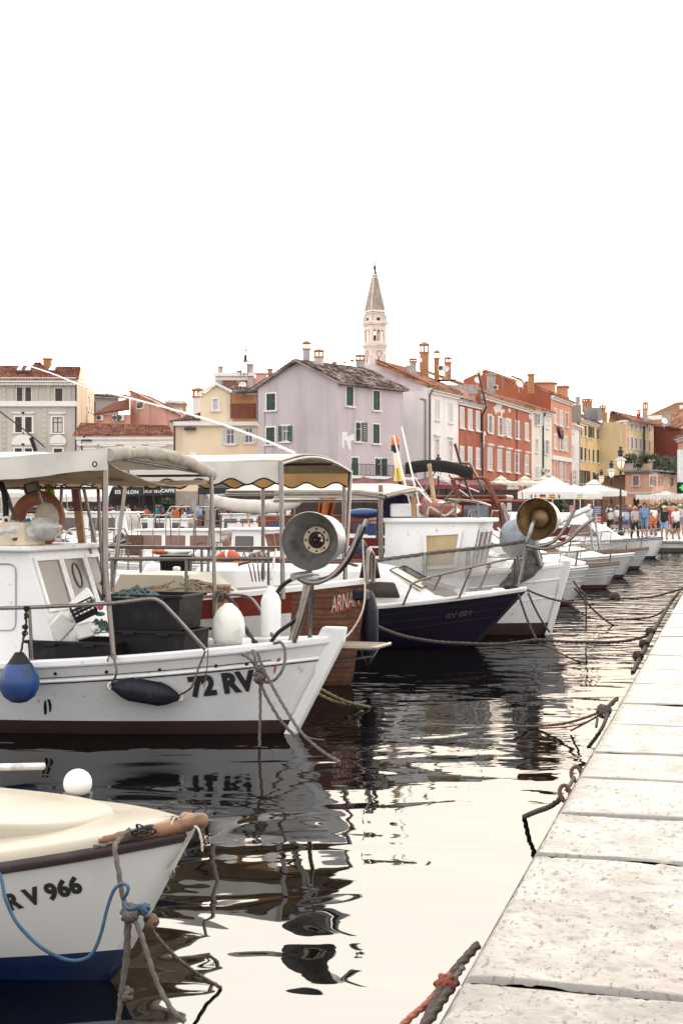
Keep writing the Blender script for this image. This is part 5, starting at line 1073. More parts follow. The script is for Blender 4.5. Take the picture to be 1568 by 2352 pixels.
# samson post and near rail
q = b1.pick(566, 1478, y=-.22); mb = MB(); mb.box((q.x, q.y, q.z - .05), (.075, .075, .2), ch=.012); b1.part(mb, 'samson_post', WPAINT); SAM = Vector((q.x, q.y, q.z))
yr = -.98
def on(b, u, v, y): return b.pick(u, v, y=y)
pr = [on(b1, -60, 1399, -1.02), on(b1, 100, 1394, -1.02), on(b1, 262, 1385, -.98), on(b1, 340, 1376, -.92), on(b1, 366, 1381, -.9), on(b1, 395, 1408, -.86), on(b1, 472, 1492, -.74)]
rail(b1, pr, .018, posts=((on(b1, 68, 1396, -1.02), on(b1, 75, 1517, -1.02)),), name='rail')
far_ = [on(b1, 560, 1368, .72), on(b1, 590, 1390, .66), on(b1, 630, 1468, .5)]
rail(b1, [on(b1, 417, 1378, 1.0), on(b1, 500, 1368, .9)] + far_, .016, name='rail')
# canopy
FN = P(247, 1031, 12.85); FF = P(484, 1078, 14.35); back = b1.n * -3.3; RN = FN + back + Vector((0, 0, -.24)); RF = FF + back + Vector((0, 0, .0))
rw = random.Random(11)
def can(u, v):
 p = FN.lerp(RN, u).lerp(FF.lerp(RF, u), v); p.z += .10 * math.sin(math.pi * v) * (1 - .0 * u) - .03 * math.sin(math.pi * u * 3) * math.sin(math.pi * v) + .012 * mnoise.noise((u * 14, v * 9, 1)); return p
mb = MB(); mb.sheet(lambda u, v: can(u, v), 34, 18, .012); cn = mb.build('canopy', CANVAS); cn.parent = b1.o; cn.matrix_parent_inverse = b1.I
mb = MB(); mb.sheet(lambda u, v: can(u, 0) + Vector((0, -.02 - .015 * math.sin(u * 25), 0)) * v + Vector((0, 0, -.19 * v + .01 * math.sin(u * 18) * v)), 34, 4, .012); o = mb.build('valance', CANVAS); o.parent = b1.o; o.matrix_parent_inverse = b1.I
mb = MB()      # front roll, wrinkled
rs = []
for i in range(41):
 v = i / 40; c = can(0, v) + b1.n * .03 + Vector((0, 0, -.055)); r_ = .058 + .022 * mnoise.noise((v * 11, 0, 5)); rs.append([c + (b1.n * math.cos(a) * .7 + Vector((0, 0, 1)) * math.sin(a)) * r_ * (1 + .3 * mnoise.noise((v * 22, a * 1.5, 3))) for a in [2 * math.pi * k / 12 for k in range(12)]])
mb.rings(rs); o = mb.build('rolled_flap', pm('grey_tan_roll', (.50, .45, .38), .85, var=.2, sc=5, dirt=(.20, .14, .09), dsc=5, damt=.7, dth=.52, bump=.5, bsc=12, transl=.2)); o.parent = b1.o; o.matrix_parent_inverse = b1.I
def belly(u, v):
 p = can(u, v); edge = math.sin(math.pi * v) ** .8; p.z = FN.z * 0 + (FN.lerp(RN, u).lerp(FF.lerp(RF, u), v)).z - .11 - .11 * edge * (.75 + .35 * math.cos(u * 7.5)) + .02 * mnoise.noise((u * 8, v * 6, 9)); return p
mb = MB(); mb.sheet(lambda u, v: belly(u, 1 - v), 34, 18, .008); o = mb.build('canopy_lining', CANVAST); o.parent = b1.o; o.matrix_parent_inverse = b1.I
def loc(b, p): return b.I @ p
pol = [[loc(b1, P(243, 1040, 12.88)), loc(b1, P(243, 1300, 12.78)), loc(b1, P(262, 1512, 12.72))], [loc(b1, P(485, 1085, 14.3)), loc(b1, P(490, 1250, 14.25)), loc(b1, P(497, 1478, 14.15))], [loc(b1, P(226, 1122, 14.5)), loc(b1, P(231, 1230, 14.45)), loc(b1, P(240, 1385, 14.4))], [loc(b1, P(238, 1075, 14.45)), loc(b1, P(240, 1385, 14.4))]]
b1.tubes('canopy_pole', pol[:1], STEEL, .026); b1.tubes('canopy_pole', pol[1:2], STEEL, .022); b1.tubes('canopy_pole', pol[2:], STEEL, .018)
b1.tubes('canopy_frame', [[loc(b1, FN + Vector((0, .05, -.07))), loc(b1, FF + Vector((0, 0, -.05)))], [loc(b1, FN + Vector((0, .06, -.1))), loc(b1, RN + Vector((0, .06, -.1)))], [loc(b1, FF + Vector((0, 0, -.06))), loc(b1, RF + Vector((0, 0, -.06)))], [loc(b1, P(-20, 1121, 14.5)), loc(b1, P(225, 1121, 14.5))], [loc(b1, P(48, 1177, 14.5)), loc(b1, P(100, 1176, 14.5))]], STEEL, .015)
for u, v in ((218, 1073), (478, 1088)):      # eyelets of the flap
 p = loc(b1, P(u, v - 7, 12.8 if u < 300 else 14.25)); mb = MB(); mb.tube([(p.x + .022 * math.cos(a), p.y, p.z + .022 * math.sin(a)) for a in [2 * math.pi * k / 12 for k in range(13)]], .006, 6); b1.part(mb, 'eyelet', BLACK)
# wheelhouse
def lw(u, v, Y): return loc(b1, P(u, v, Y))
zr = b1.pick(60, 1266, y=-.62).z; xa = b1.pick(62, 1266, y=-.62).x; z0 = .40; slope = (b1.pick(108, 1420, y=-.62).x - xa) / (zr - b1.pick(108, 1420, y=-.62).z)
yn, yf = -.62, .80
def cx(z): return xa + (zr - z) * slope
mb = MB(); xb = xa - 2.2; wbox(mb, [(xb, yn, z0), (cx(z0), yn, z0), (cx(z0), yf, z0), (xb, yf, z0), (xb, yn * .97, zr), (xa, yn * .97, zr), (xa, yf * .97, zr), (xb, yf * .97, zr)]); wh = b1.part(mb, 'wheelhouse', WPAINT)
mb = MB(); mb.box((xa - 1.08, (yn + yf) / 2, zr + .022), (2.32, yf - yn + .12, .05), ch=.012); b1.part(mb, 'wheelhouse_roof', WPAINT, wh)
za, zb_ = zr - .10, zr - .10 - .40
def fp_(y, z, o=.004): return Vector((cx(z) + o, y, z))
yy = [yn + .10, yn + .52, yn + .60, yn + 1.00, yn + 1.08, yf - .10]
for k in range(3):
 q = [fp_(yy[2 * k], zb_ - .04), fp_(yy[2 * k + 1], zb_ - .04), fp_(yy[2 * k + 1], za), fp_(yy[2 * k], za)]; w = pane_on(b1, q, GLASSH, 'window', .02, .003, wh); mb = MB(); quad_frame(mb, q, -.035, .018); mb.build('window_frame', WPAINT, w)
mb = MB(); mb.tube([fp_(yy[2] + .2 + .07 * math.cos(a), za - .16 + .12 * math.sin(a), .012) for a in [2 * math.pi * k / 14 for k in range(15)]], .008, 6); b1.part(mb, 'hanging_cord', ROPEG, wh)
q = [Vector((xb + .9, yn * .985 - .004, zr - .75)), Vector((xa - .12, yn * .985 - .004, zr - .75)), Vector((xa - .12, yn * .985 - .004, zr - .12)), Vector((xb + .9, yn * .985 - .004, zr - .12))]; mb = MB(); o_ = rrect(q, .08); mb.tube(o_ + [o_[0]], .007, 5); b1.part(mb, 'door_seam', pm('grey_seam', (.35, .34, .33), .7), wh)
# wooden mast, floodlight
m0, m1 = lw(174, 1118, 14.6), lw(206, 1395, 14.6); mb = MB(); d = (m1 - m0); mb.box((0, 0, 0), (.11, .07, d.length), 0, Matrix.Translation((m0 + m1) / 2) @ d.to_track_quat('Z', 'Y').to_matrix().to_4x4(), ch=.008); b1.part(mb, 'mast', WOODT); mb = MB(); d2 = d * .2; mb.box((0, 0, 0), (.115, .075, d2.length), 0, Matrix.Translation(m0 + d2 / 2) @ d.to_track_quat('Z', 'Y').to_matrix().to_4x4()); b1.part(mb, 'mast_top', WOODR)
[b1.tubes('stay', [q_], STEEL, .018) for q_ in ([lw(192, 1118, 14.7), lw(222, 1255, 14.7)], [lw(84, 1105, 13.9), lw(124, 1230, 13.9)])]; b1.tubes('stay', [[lw(206, 1260, 14.5), lw(222, 1330, 14.5), lw(232, 1338, 14.5), lw(240, 1338, 14.5)]], WOODT, .02)
p = P(71, 1121, 13.7); mb = MB(); T = Matrix.Translation(p) @ Matrix.Rotation(R(-20), 4, 'Y') @ Matrix.Rotation(R(25), 4, 'Z'); mb.box((0, 0, 0), (.13, .08, .1), 0, T, ch=.015); o = mb.build('floodlight', BLACK); o.parent = b1.o; o.matrix_parent_inverse = b1.I; mb = MB(); mb.box((0, -.042, 0), (.10, .01, .075), 0, T); o2 = mb.build('lens', pm('smoky_lens', (.2, .17, .13), .15)); o2.parent = o; o2.matrix_parent_inverse = (b1.W @ o.matrix_parent_inverse).inverted() @ Matrix.Identity(4)
# things on the wheelhouse roof
rz_ = (b1.W @ Vector((xa, 0, zr + .048))).z
mb = MB(); T = b1.W @ Matrix.Translation((b1.pick(60, 1255, y=-.55).x - .30, -.45, rz_ - 0)); mb.box((.13, 0, .11), (.42, .4, .22), 0, T, ch=.012); mb.box((-.42, .02, .11), (.6, .4, .22), 0, T, ch=.012); o = mb.build('foam_box', STYRO, None, center=True); tag(o, 'dirty tan foam box on the wheelhouse roof of the boat lettered 72 RV', 'box')
def bag(u, v, Y, r, seed, label, mat=BAG, name='plastic_bag'):
 mb = MB(); rk = random.Random(seed); p = P(u, v, Y); N = 14
 def f(a, c):
  th, ph = a * 2 * math.pi, c * math.pi; q = 1 + .28 * mnoise.noise((math.cos(th) * 1.7 * math.sin(ph) + seed, math.sin(th) * 1.7 * math.sin(ph), math.cos(ph) * 1.7)) + .12 * mnoise.noise((math.cos(th) * 5 + seed, math.sin(th) * 5, ph * 4)); return p + Vector((r[0] * math.sin(ph) * math.cos(th), r[1] * math.sin(ph) * math.sin(th), -r[2] * math.cos(ph))) * q
 mb.grid(f, 24, 14); o = mb.build(name, mat, None, center=True); return tag(o, label, 'bag')
bag(45, 1222, 13.5, (.20, .16, .10), 3, 'white plastic bag heaped on the foam box, left of the clear bag'); bag(101, 1215, 13.55, (.15, .15, .11), 5, 'greyish clear plastic bag heaped on the right end of the foam box', pm('clear_bag', (.55, .53, .50), .3, var=.15, sc=9, bump=.6, bsc=12)); bag(6, 1220, 13.5, (.12, .12, .06), 8, 'crumpled white bag at the left edge of the view on the foam box')
bag(63, 1200, 13.7, (.055, .05, .03), 12, 'small bright blue bag on the wheelhouse roof behind the white bag', pm('bright_blue_bag', (.03, .22, .42), .5));
mb = MB(); mb.add([P(27, 1238, 13.35), P(60, 1222, 13.35), P(62, 1226, 13.35), P(45, 1240, 13.35), P(32, 1242, 13.33)], [(0, 1, 2, 3, 4)]); mb.add([P(27, 1238, 13.4), P(60, 1222, 13.4), P(62, 1226, 13.4), P(45, 1240, 13.4), P(32, 1242, 13.38)], [(4, 3, 2, 1, 0)]); o = mb.build('red_cloth', pm('dark_red_cloth', (.17, .02, .012), .8), None, center=True); tag(o, 'dark red scrap of cloth tucked under the white bag', 'cloth')
bag(108, 1190, 13.9, (.12, .12, .13), 21, 'tan and white sack behind the bags on the wheelhouse roof', pm('tan_sack', (.52, .44, .34), .8, bump=.5, bsc=10), 'sack')
# lifebuoy
def ring_buoy(c, R_, r_, d, mat, label, bands=None, n=36, name='lifebuoy'):
 z = Vector(d).normalized(); x = z.orthogonal().normalized(); y = z.cross(x); T = Matrix(((x.x, y.x, z.x, c[0]), (x.y, y.y, z.y, c[1]), (x.z, y.z, z.z, c[2]), (0, 0, 0, 1))); mb = MB()
 mb.rings([[T @ Vector(((R_ + r_ * math.cos(b)) * math.cos(a), (R_ + r_ * math.cos(b)) * math.sin(a), r_ * math.sin(b))) for b in [2 * math.pi * k / 12 for k in range(12)]] for a in [2 * math.pi * i / n for i in range(n + 1)]], 0, True, False)
 o = mb.build(name, mat, None, center=True); tag(o, label, 'lifebuoy'); off = o.location.copy()
 for k in range(4):
  m2 = MB(); a0 = 2 * math.pi * (k + .5) / 4; m2.rings([[T @ Vector(((R_ + r_ * 1.03 * math.cos(b)) * math.cos(a), (R_ + r_ * 1.03 * math.cos(b)) * math.sin(a), r_ * 1.03 * math.sin(b))) - off for b in [2 * math.pi * q / 12 for q in range(12)]] for a in (a0 - .1, a0, a0 + .1)], 0, True, False); m2.build('band', bands or mat, o)
 return o
ring_buoy(P(87, 1193, 14.3), .22, .075, (-.25, -.9, .15), RINGB, 'faded orange brown lifebuoy hanging under the grimy canopy', pm('faded_band', (.28, .13, .09), .6))
mb = MB(); mb.sheet(lambda u, v: P(98 + 22 * u + 14 * v, 1100 + 105 * v + 6 * math.sin(u * 9), 14.6) + Vector((0, .05 * math.sin(u * 12 + v * 3), 0)), 14, 10, .01); o = mb.build('lime_cloth', LIME, None, center=True); tag(o, 'lime yellow cloth hanging behind the faded lifebuoy', 'cloth')
mb = MB(); mb.sheet(lambda u, v: P(124 + 16 * u + 3 * v, 1190 + 45 * v, 14.6) + Vector((0, .03 * math.sin(u * 12), 0)), 8, 6, .01); o = mb.build('blue_cloth', pm('blue_cloth', (.015, .05, .14), .8), None, center=True); tag(o, 'dark blue rag hanging beside the lime yellow cloth', 'cloth')
for i, (pp, r_, m_) in enumerate((([(-8, 1090), (10, 1130), (14, 1190), (6, 1235)], .03, BLACK), ([(0, 1095), (20, 1140), (38, 1200)], .012, ROPEG), ([(4, 1100), (16, 1160), (20, 1225)], .010, ROPED), ([(-4, 1110), (24, 1165), (40, 1190)], .014, ROPEG))):
 rope([P(u, v, 13.8) for u, v in pp], r_, m_, ['thick black hose hanging at the left edge under the canopy', 'grey rope hanging under the canopy left of the floodlight, longest of the three', 'dark rope hanging straight down beside the black hose', 'thick grey rope curving towards the faded lifebuoy'][i], strand=False, name='hose' if i == 0 else 'rope', cat='hose' if i == 0 else 'rope')
for i, (u, v) in enumerate(((15, 1195), (131, 1222), (134, 1233))):
 p = P(u, v, 13.6); mb = MB(); mb.tube([p + Vector((.03 * math.cos(a), 0, .03 * math.sin(a))) for a in [2 * math.pi * k / 12 for k in range(13)]], .014, 7); o = mb.build('net_ring', VINYLW, None, center=True); tag(o, ['white net ring at the left edge above the foam box', 'upper of two white net rings at the right end of the wheelhouse roof', 'lower of two white net rings at the right end of the wheelhouse roof'][i], 'net ring')
# bins on deck
def bin_(u0, u1, vt, zbot, yc, dep, label, stack=False):
 a, c = b1.pick(u0, vt, y=yc - dep / 2), b1.pick(u1, vt, y=yc - dep / 2); L = c.x - a.x; zt = (a.z + c.z) / 2; o = thing('fish_bin', label, 'bin', tuple((b1.W @ Vector(((a.x + c.x) / 2, yc, zbot)))), b1.o.rotation_euler.z, 'dark fish bins'); h = zt - zbot; t = .012; mb = MB()
 w0, w1, d0, d1 = L / 2 * .92, L / 2, dep / 2 * .92, dep / 2
 wbox(mb, [(-w0, -d0, 0), (w0, -d0, 0), (w0, d0, 0), (-w0, d0, 0), (-w1, -d1, h), (w1, -d1, h), (w1, d1, h), (-w1, d1, h)]); mb.f = [f for f in mb.f if f != (4, 5, 6, 7)]; mb.m = mb.m[:len(mb.f)]; mb.s = mb.s[:len(mb.f)]
 mb.add([(-w0 + t, -d0 + t, .02), (w0 - t, -d0 + t, .02), (w0 - t, d0 - t, .02), (-w0 + t, d0 - t, .02), (-w1 + t, -d1 + t, h), (w1 - t, -d1 + t, h), (w1 - t, d1 - t, h), (-w1 + t, d1 - t, h)], [(0, 1, 2, 3), (0, 4, 5, 1), (1, 5, 6, 2), (2, 6, 7, 3), (3, 7, 4, 0)]); mb.build('tub', DARKP, o)
 mb = MB()
 for x, y, dx, dy in ((0, -d1, 2 * w1 + .06, .035), (0, d1, 2 * w1 + .06, .035), (-w1, 0, .035, 2 * d1 + .06), (w1, 0, .035, 2 * d1 + .06)): mb.box((x, y, h - .012), (dx, dy, .03), ch=.006)
 for x in (-w1 * .45, w1 * .45): mb.box((x, -d1 - .02, h - .03), (.12, .02, .03), ch=.005)
 mb.build('rim', DARKP, o); return o, zt
dz_ = b1.zm - .3 + .05
B_A, zA = bin_(64, 262, 1474, dz_, -.42, .56, 'low dark bin full of white jugs, nearest the wheelhouse of the 72 RV boat')
B_B, zB = bin_(250, 424, 1449, dz_, -.20, .56, 'lower of two stacked dark bins towards the bow of the 72 RV boat')
B_C, zC = bin_(246, 414, 1367, zB + .002, -.18, .54, 'upper of two stacked dark bins, with green net showing over its rim')
# contents of the low bin
def jug(u, v, y, s, rot, label, name='plastic_jug', mat=VINYLW):
 p = b1.W @ b1.pick(u, v, y=y); mb = MB(); T = Matrix.Translation(p) @ Euler(rot).to_matrix().to_4x4() @ Matrix.Scale(s, 4)
 mb.box((0, 0, 0), (.9, .6, 1.1), 0, T, ch=.08); mb.lathe([(.36, .5), (.3, .62), (.16, .72), (.15, .86), (0, .86)], 16, 0, True, T); o = mb.build(name, mat, None, center=True)
 m2 = MB(); m2.tube([(T @ Vector(q)) - o.location for q in ((.3, 0, .5), (.42, 0, .75), (.2, 0, .9), (.05, 0, .8))], .07 * s, 8); m2.build('handle', mat, o); return tag(o, label, 'jug')
jug(140, 1438, -.5, .22, (.2, .75, .3), 'large tilted white plastic jug in the low dark bin'); jug(196, 1448, -.58, .15, (.3, 1.3, .2), 'smaller white jug lying on its side at the front of the low bin')
p = b1.W @ b1.pick(186, 1382, y=-.45); mb = MB(); mb.box((0, 0, 0), (.26, .2, .05), 0, Matrix.Translation(p) @ Euler((.5, -.75, .1)).to_matrix().to_4x4(), ch=.01); o = mb.build('foam_board', FLOATW, None, center=True); tag(o, 'white foam slab leaning on the wheelhouse windows above the low bin', 'board')
p = b1.W @ b1.pick(193, 1401, y=-.62); T = Matrix.Translation(p) @ Euler((.35, -.45, .1)).to_matrix().to_4x4(); mb = MB()
for i in range(6): mb.box((-.1 + .04 * i, -.06, 0), (.008, .008, .13), 0, T); mb.box((-.1 + .04 * i, .06, 0), (.008, .008, .13), 0, T)
for z in (-.06, -.02, .02, .06):
 for y in (-.06, .06): mb.box((0, y, z), (.22, .012, .012), 0, T)
 for x in (-.105, .105): mb.box((x, 0, z), (.012, .13, .012), 0, T)
mb.box((0, 0, -.062), (.21, .12, .008), 0, T); o = mb.build('small_crate', BLACK, None, center=True); tag(o, 'small black slatted crate tipped up among the white jugs', 'crate')
net_heap(b1.W @ b1.pick(228, 1452, y=-.45), (.14, .14, .12), 60, .006, NETG, 'tangled green grey cord in the low dark bin beside the jugs', 'net', 'fishing_net', 4)
net_heap(b1.W @ b1.pick(312, 1372, y=-.3), (.24, .18, .09), 90, .006, NETG, 'green grey fishing net heaped in the upper stacked bin', 'net', 'fishing_net', 6)
rope([b1.W @ b1.pick(u, v, y=-.3) for u, v in ((306, 1368), (312, 1348), (318, 1346), (326, 1366))], .008, pm('green_cord', (.05, .12, .09), .8), 'green cord loop standing up out of the upper stacked bin', strand=False, name='cord_loop', cat='cord')
for (u, v, c, lb) in ((231, 1393, (.62, .08, .16), 'pink'), (230, 1410, (.02, .12, .07), 'dark green')):
 p = b1.W @ b1.pick(u, v, y=-.55); mb = MB(); mb.ball(p, (.03, .025, .035) if lb == 'pink' else (.05, .02, .022), 0, 10); o = mb.build('bottle_float', pm(lb + '_plastic', c, .4), None, center=True); tag(o, lb + ' plastic bottle float wedged beside the upper bin', 'float')
# lamp on its post at the bow
c1 = P(712, 1243, 12.72); fd_ = Vector((-.26, -.96, -.03))
lam, LT = lampara(b1.o, loc(b1, c1), b1.I.to_3x3() @ fd_, .262, .42, name='fishing_lamp')
pB = [lw(672, 1480, 13.0), lw(700, 1400, 12.95), lw(716, 1335, 12.9)]
b1.tubes('lamp_post', [[lw(668, 1478, 12.98), lw(695, 1395, 12.95), lw(706, 1338, 12.95)]], pm('worn_pipe', (.33, .29, .25), .45, .6, var=.3, sc=8, dirt=(.14, .09, .06), dsc=8), .036)
b1.tubes('lamp_post', [[lw(675, 1476, 12.85), lw(692, 1425, 12.82), lw(712, 1340, 12.85)], [lw(711, 1468, 13.15), lw(714, 1400, 13.1), lw(716, 1340, 13.0)]], STEEL, .022)
b1.tubes('lamp_arm', [smooth([lw(681, 1325, 12.6), lw(700, 1336, 12.6), lw(730, 1338, 12.6), lw(762, 1322, 12.65), lw(790, 1290, 12.7), lw(812, 1250, 12.75), lw(829, 1206, 12.8)], 5)], STEEL, .021); b1.tubes('lamp_arm', [smooth([lw(690, 1322, 12.9), lw(730, 1332, 12.9), lw(770, 1318, 12.92), lw(800, 1282, 12.95), lw(822, 1240, 13.0), lw(842, 1193, 13.0)], 5)], GALV, .021)
mb = MB(); q0, q1 = lw(673, 1325, 12.55), lw(712, 1318, 12.75); mb.tube([q0, q1], .034, 14); mb.tube([lw(700, 1330, 12.8), lw(728, 1330, 12.95)], .05, 10); b1.part(mb, 'lamp_clamp', GALV)
rope([P(u, v, 12.75) for u, v in ((730, 1338), (770, 1322), (800, 1290), (822, 1248), (838, 1210))], .014, BLACK, 'black cable running along the curved lamp arms of the 72 RV boat', strand=False, name='cable', cat='cable')
rope([P(u, v, 12.95) for u, v in ((622, 1475), (640, 1452), (668, 1432), (690, 1415), (700, 1400))], .018, BLACK, 'black hose rising from the bow deck to the lamp post', strand=False, name='hose', cat='hose')
rope([P(u, v, 13.6) for u, v in ((636, 1362), (648, 1345), (668, 1332), (688, 1324))], .02, BLACK, 'black hose arching behind the lamp below the steel clamp', strand=False, name='hose', cat='hose')
# fenders, buoys
def hfender():
 a, c = b1.hpick(270, 1572), b1.hpick(424, 1598); a.y -= .115; c.y -= .115; d = c - a; L = d.length; T = Matrix.Translation((a + c) / 2) @ d.to_track_quat('Z', 'Y').to_matrix().to_4x4(); T = b1.W @ T; h = L / 2; r = .108
 mb = MB(); mb.lathe([(0, -h), (.03, -h), (.045, -h * .9), (.085, -h * .68), (r, -h * .45), (r, -h * .42), (r * 1.0, h * .42), (r, h * .45), (.085, h * .68), (.045, h * .9), (.03, h), (0, h)], 24, 0, True, T)
 for z in (-h * .42, h * .38): mb.tube([T @ Vector((r * 1.005 * math.cos(q), r * 1.005 * math.sin(q), z)) for q in [2 * math.pi * k / 24 for k in range(25)]], .004, 5)
 o = mb.build('fender', NAVY, None, center=True); tag(o, 'dark navy torpedo fender hung level on the white hull, left of the 72 RV lettering', 'fender')
 m2 = MB()
 for z in (-h, h): m2.tube([(T @ Vector((0, .028 * math.cos(q), z + .028 * math.sin(q)))) - o.location for q in [2 * math.pi * k / 12 for k in range(13)]], .011, 6)
 m2.build('eyelet', VINYLW, o); return b1.W @ a, b1.W @ c
fa_, fc_ = hfender()
rope([b1.W @ b1.hpick(262, 1505) + Vector((0, -.03, .0)), P(268, 1545, 12.6), fa_ + Vector((0, -.02, .02))], .009, ROPEG, 'thin grey lanyard holding the left end of the navy fender'); rope([P(472, 1495, 12.62), P(456, 1535, 12.6), P(440, 1578, 12.6), fc_ + Vector((0, -.02, .02))], .009, ROPEG, 'thin grey lanyard holding the right end of the navy fender'); rope([P(478, 1490, 12.65), P(476, 1530, 12.66), P(472, 1560, 12.66), P(468, 1580, 12.66)], .005, ROPEG, 'thin loose string hanging from the foot of the bow rail', strand=False)
rope([P(262, 1502, 12.66), P(250, 1510, 12.6), P(248, 1520, 12.6)], .008, ROPEG, 'short frayed rope end at the foot of the near canopy pole', strand=False)
p = P(45, 1569, 12.55); mb = MB(); r = .178; mb.lathe([(0, -r), (r * .4, -r * .92), (r * .75, -r * .67), (r * .95, -r * .3), (r, 0), (r * .95, r * .32), (r * .8, r * .66), (r * .6, r * .98)], 28, 0, True, Matrix.Translation(p)); o = mb.build('buoy_fender', BUOYB, None, center=True); tag(o, 'round blue ball fender with black neck hanging at the left on the white hull', 'fender')
mb = MB(); off = o.location; mb.lathe([(r * .605, r * .97), (r * .56, r * 1.02), (r * .38, r * 1.28), (r * .22, r * 1.52), (r * .12, r * 1.54), (0, r * 1.54)], 20, 0, True, Matrix.Translation(p - off)); mb.build('neck', BLACK, o)
rope([P(48, 1505, 12.6), P(54, 1470, 12.62), P(60, 1440, 12.64), P(62, 1396, 12.66)], .010, ROPED, 'dark rope with knots holding the blue ball fender to the rail');
for i, v in enumerate((1398, 1415, 1440, 1455)): mb, nm, mt = knot(P(62 - i * 1.5, v, 12.63), .022, BLACK, i); o = mb.build('knot', mt, None, center=True); tag(o, ['topmost knot of the blue ball fender rope, round the rail', 'second knot from the top on the blue ball fender rope', 'third knot from the top on the blue ball fender rope', 'lowest knot on the blue ball fender rope'][i], 'knot')
# pale fenders standing on the bow
def vfender(u, vt, vb, Y, r, mat, label, taper=((0, 0), (.6, .01), (.95, .08), (1, .15), (1, .72), (.8, .83), (.45, .92), (.38, .97), (.3, 1), (0, 1)), cat='fender'):
 a, c = P(u, vt, Y), P(u, vb, Y); h = a.z - c.z; mb = MB(); T = Matrix.Translation(c); mb.lathe([(r * a, h * b) for a, b in taper], 24, 0, True, T); o = mb.build('fender', mat, None, center=True); return tag(o, label, cat)
vfender(622, 1347, 1470, 13.9, .098, FLOATW, 'clean white cylindrical fender hanging on a string beside the lamp post'); vfender(525, 1386, 1478, 13.4, .155, VINYLW, 'big stained white buoy fender standing on the bow beside the far canopy pole', ((0, 0), (.8, .02), (1, .14), (1, .45), (.93, .62), (.76, .78), (.5, .9), (.3, .97), (.25, 1), (0, 1)))
rope([P(631, 1278, 15.0), P(629, 1320, 14.2), P(622, 1350, 13.9)], .006, ROPEW, 'pale string from which the white cylindrical fender hangs', strand=False); rope([P(634, 1262, 15.2), P(626, 1300, 15.0), P(622, 1330, 14.6)], .012, ROPEW, 'knotted white cloth strip tied to the rail above the white fender', strand=False, name='cloth_strip', cat='cloth')
rope([P(512, 1360, 14.1), P(540, 1390, 13.9), P(556, 1430, 13.7), P(580, 1468, 13.5), P(590, 1478, 13.5)], .020, ROPED, 'thick dark braided rope sloping down behind the stained white buoy fender'); rope([P(505, 1362, 14.1), P(498, 1380, 14), P(492, 1400, 13.9), P(494, 1450, 13.9)], .010, ROPEG, 'grey cord hanging beside the far canopy pole', strand=False)
mb, nm, mt = knot(P(508, 1368, 14.1), .05, ROPEG, 9, 6, tr=.014); o = mb.build('rope_bundle', mt, None, center=True); tag(o, 'bundle of grey rope turns around the far canopy pole', 'rope')
# coil and mooring lines
S0 = b1.W @ SAM
mb = MB()
for k in range(4): mb.tube([S0 + Vector((.07 * math.cos(a) * (1 + .1 * k), .07 * math.sin(a), -.05 - .026 * k + .012 * math.sin(a * 2 + k))) for a in [2 * math.pi * i / 18 for i in range(19)]], .014, 8)
o = mb.build('rope_coil', ROPEG, None, center=True); tag(o, 'turns of grey mooring rope around the white post on the bow', 'rope')
kx = P(597, 1560, 12.55)
rope([S0 + Vector((.06, -.06, -.06)), P(583, 1500, 12.62), P(592, 1540, 12.52), kx], .013, ROPEG, 'grey rope from the bow post down to the big knot on the hull'); rope([S0 + Vector((-.05, -.06, -.08)), P(570, 1510, 12.6), P(588, 1532, 12.55), P(592, 1552, 12.52)], .013, ROPEG, 'second grey rope from the bow post to the big knot, on the left')
rope([P(592, 1500, 12.6), P(604, 1535, 12.5), P(625, 1575, 12.45), P(652, 1622, 12.3), P(690, 1680, 12.05), P(735, 1722, 11.8), P(782, 1752, 11.55)], .013, ROPEG, 'longest grey mooring line running right into the water before the 72 RV bow'); rope([kx, P(606, 1588, 12.5), P(622, 1618, 12.45), P(645, 1655, 12.4), P(678, 1692, 12.35)], .013, ROPEG, 'grey mooring line entering the water just under the 72 RV stem'); rope([kx + Vector((0, -.02, 0)), P(598, 1620, 12.5), P(596, 1680, 12.45), P(596, 1716, 12.4)], .012, ROPEG, 'grey line hanging straight down into the water below the 72 RV lettering')
rope([P(628, 1478, 12.75), P(646, 1476, 12.7), P(655, 1500, 12.6), P(650, 1535, 12.5), P(630, 1562, 12.5), P(605, 1567, 12.5), P(595, 1560, 12.5)], .012, ROPEG, 'grey rope loop bulging right over the bow planking')
mb, nm, mt = knot(kx + Vector((0, -.02, .02)), .045, ROPEG, 14, 6, tr=.014); o = mb.build('knot', mt, None, center=True); tag(o, 'big knot of grey rope just right of the 72 RV lettering', 'knot'); mb, nm, mt = knot(P(598, 1535, 12.52), .03, ROPEG, 17, 3, tr=.012); o = mb.build('knot', mt, None, center=True); tag(o, 'upper knot in the grey bow ropes above the big knot', 'knot')
rope([P(700, 1690, 12.0), P(720, 1697, 11.9), P(745, 1700, 11.8)], .006, ROPEG, 'short loose strand beside the longest grey mooring line', strand=False)
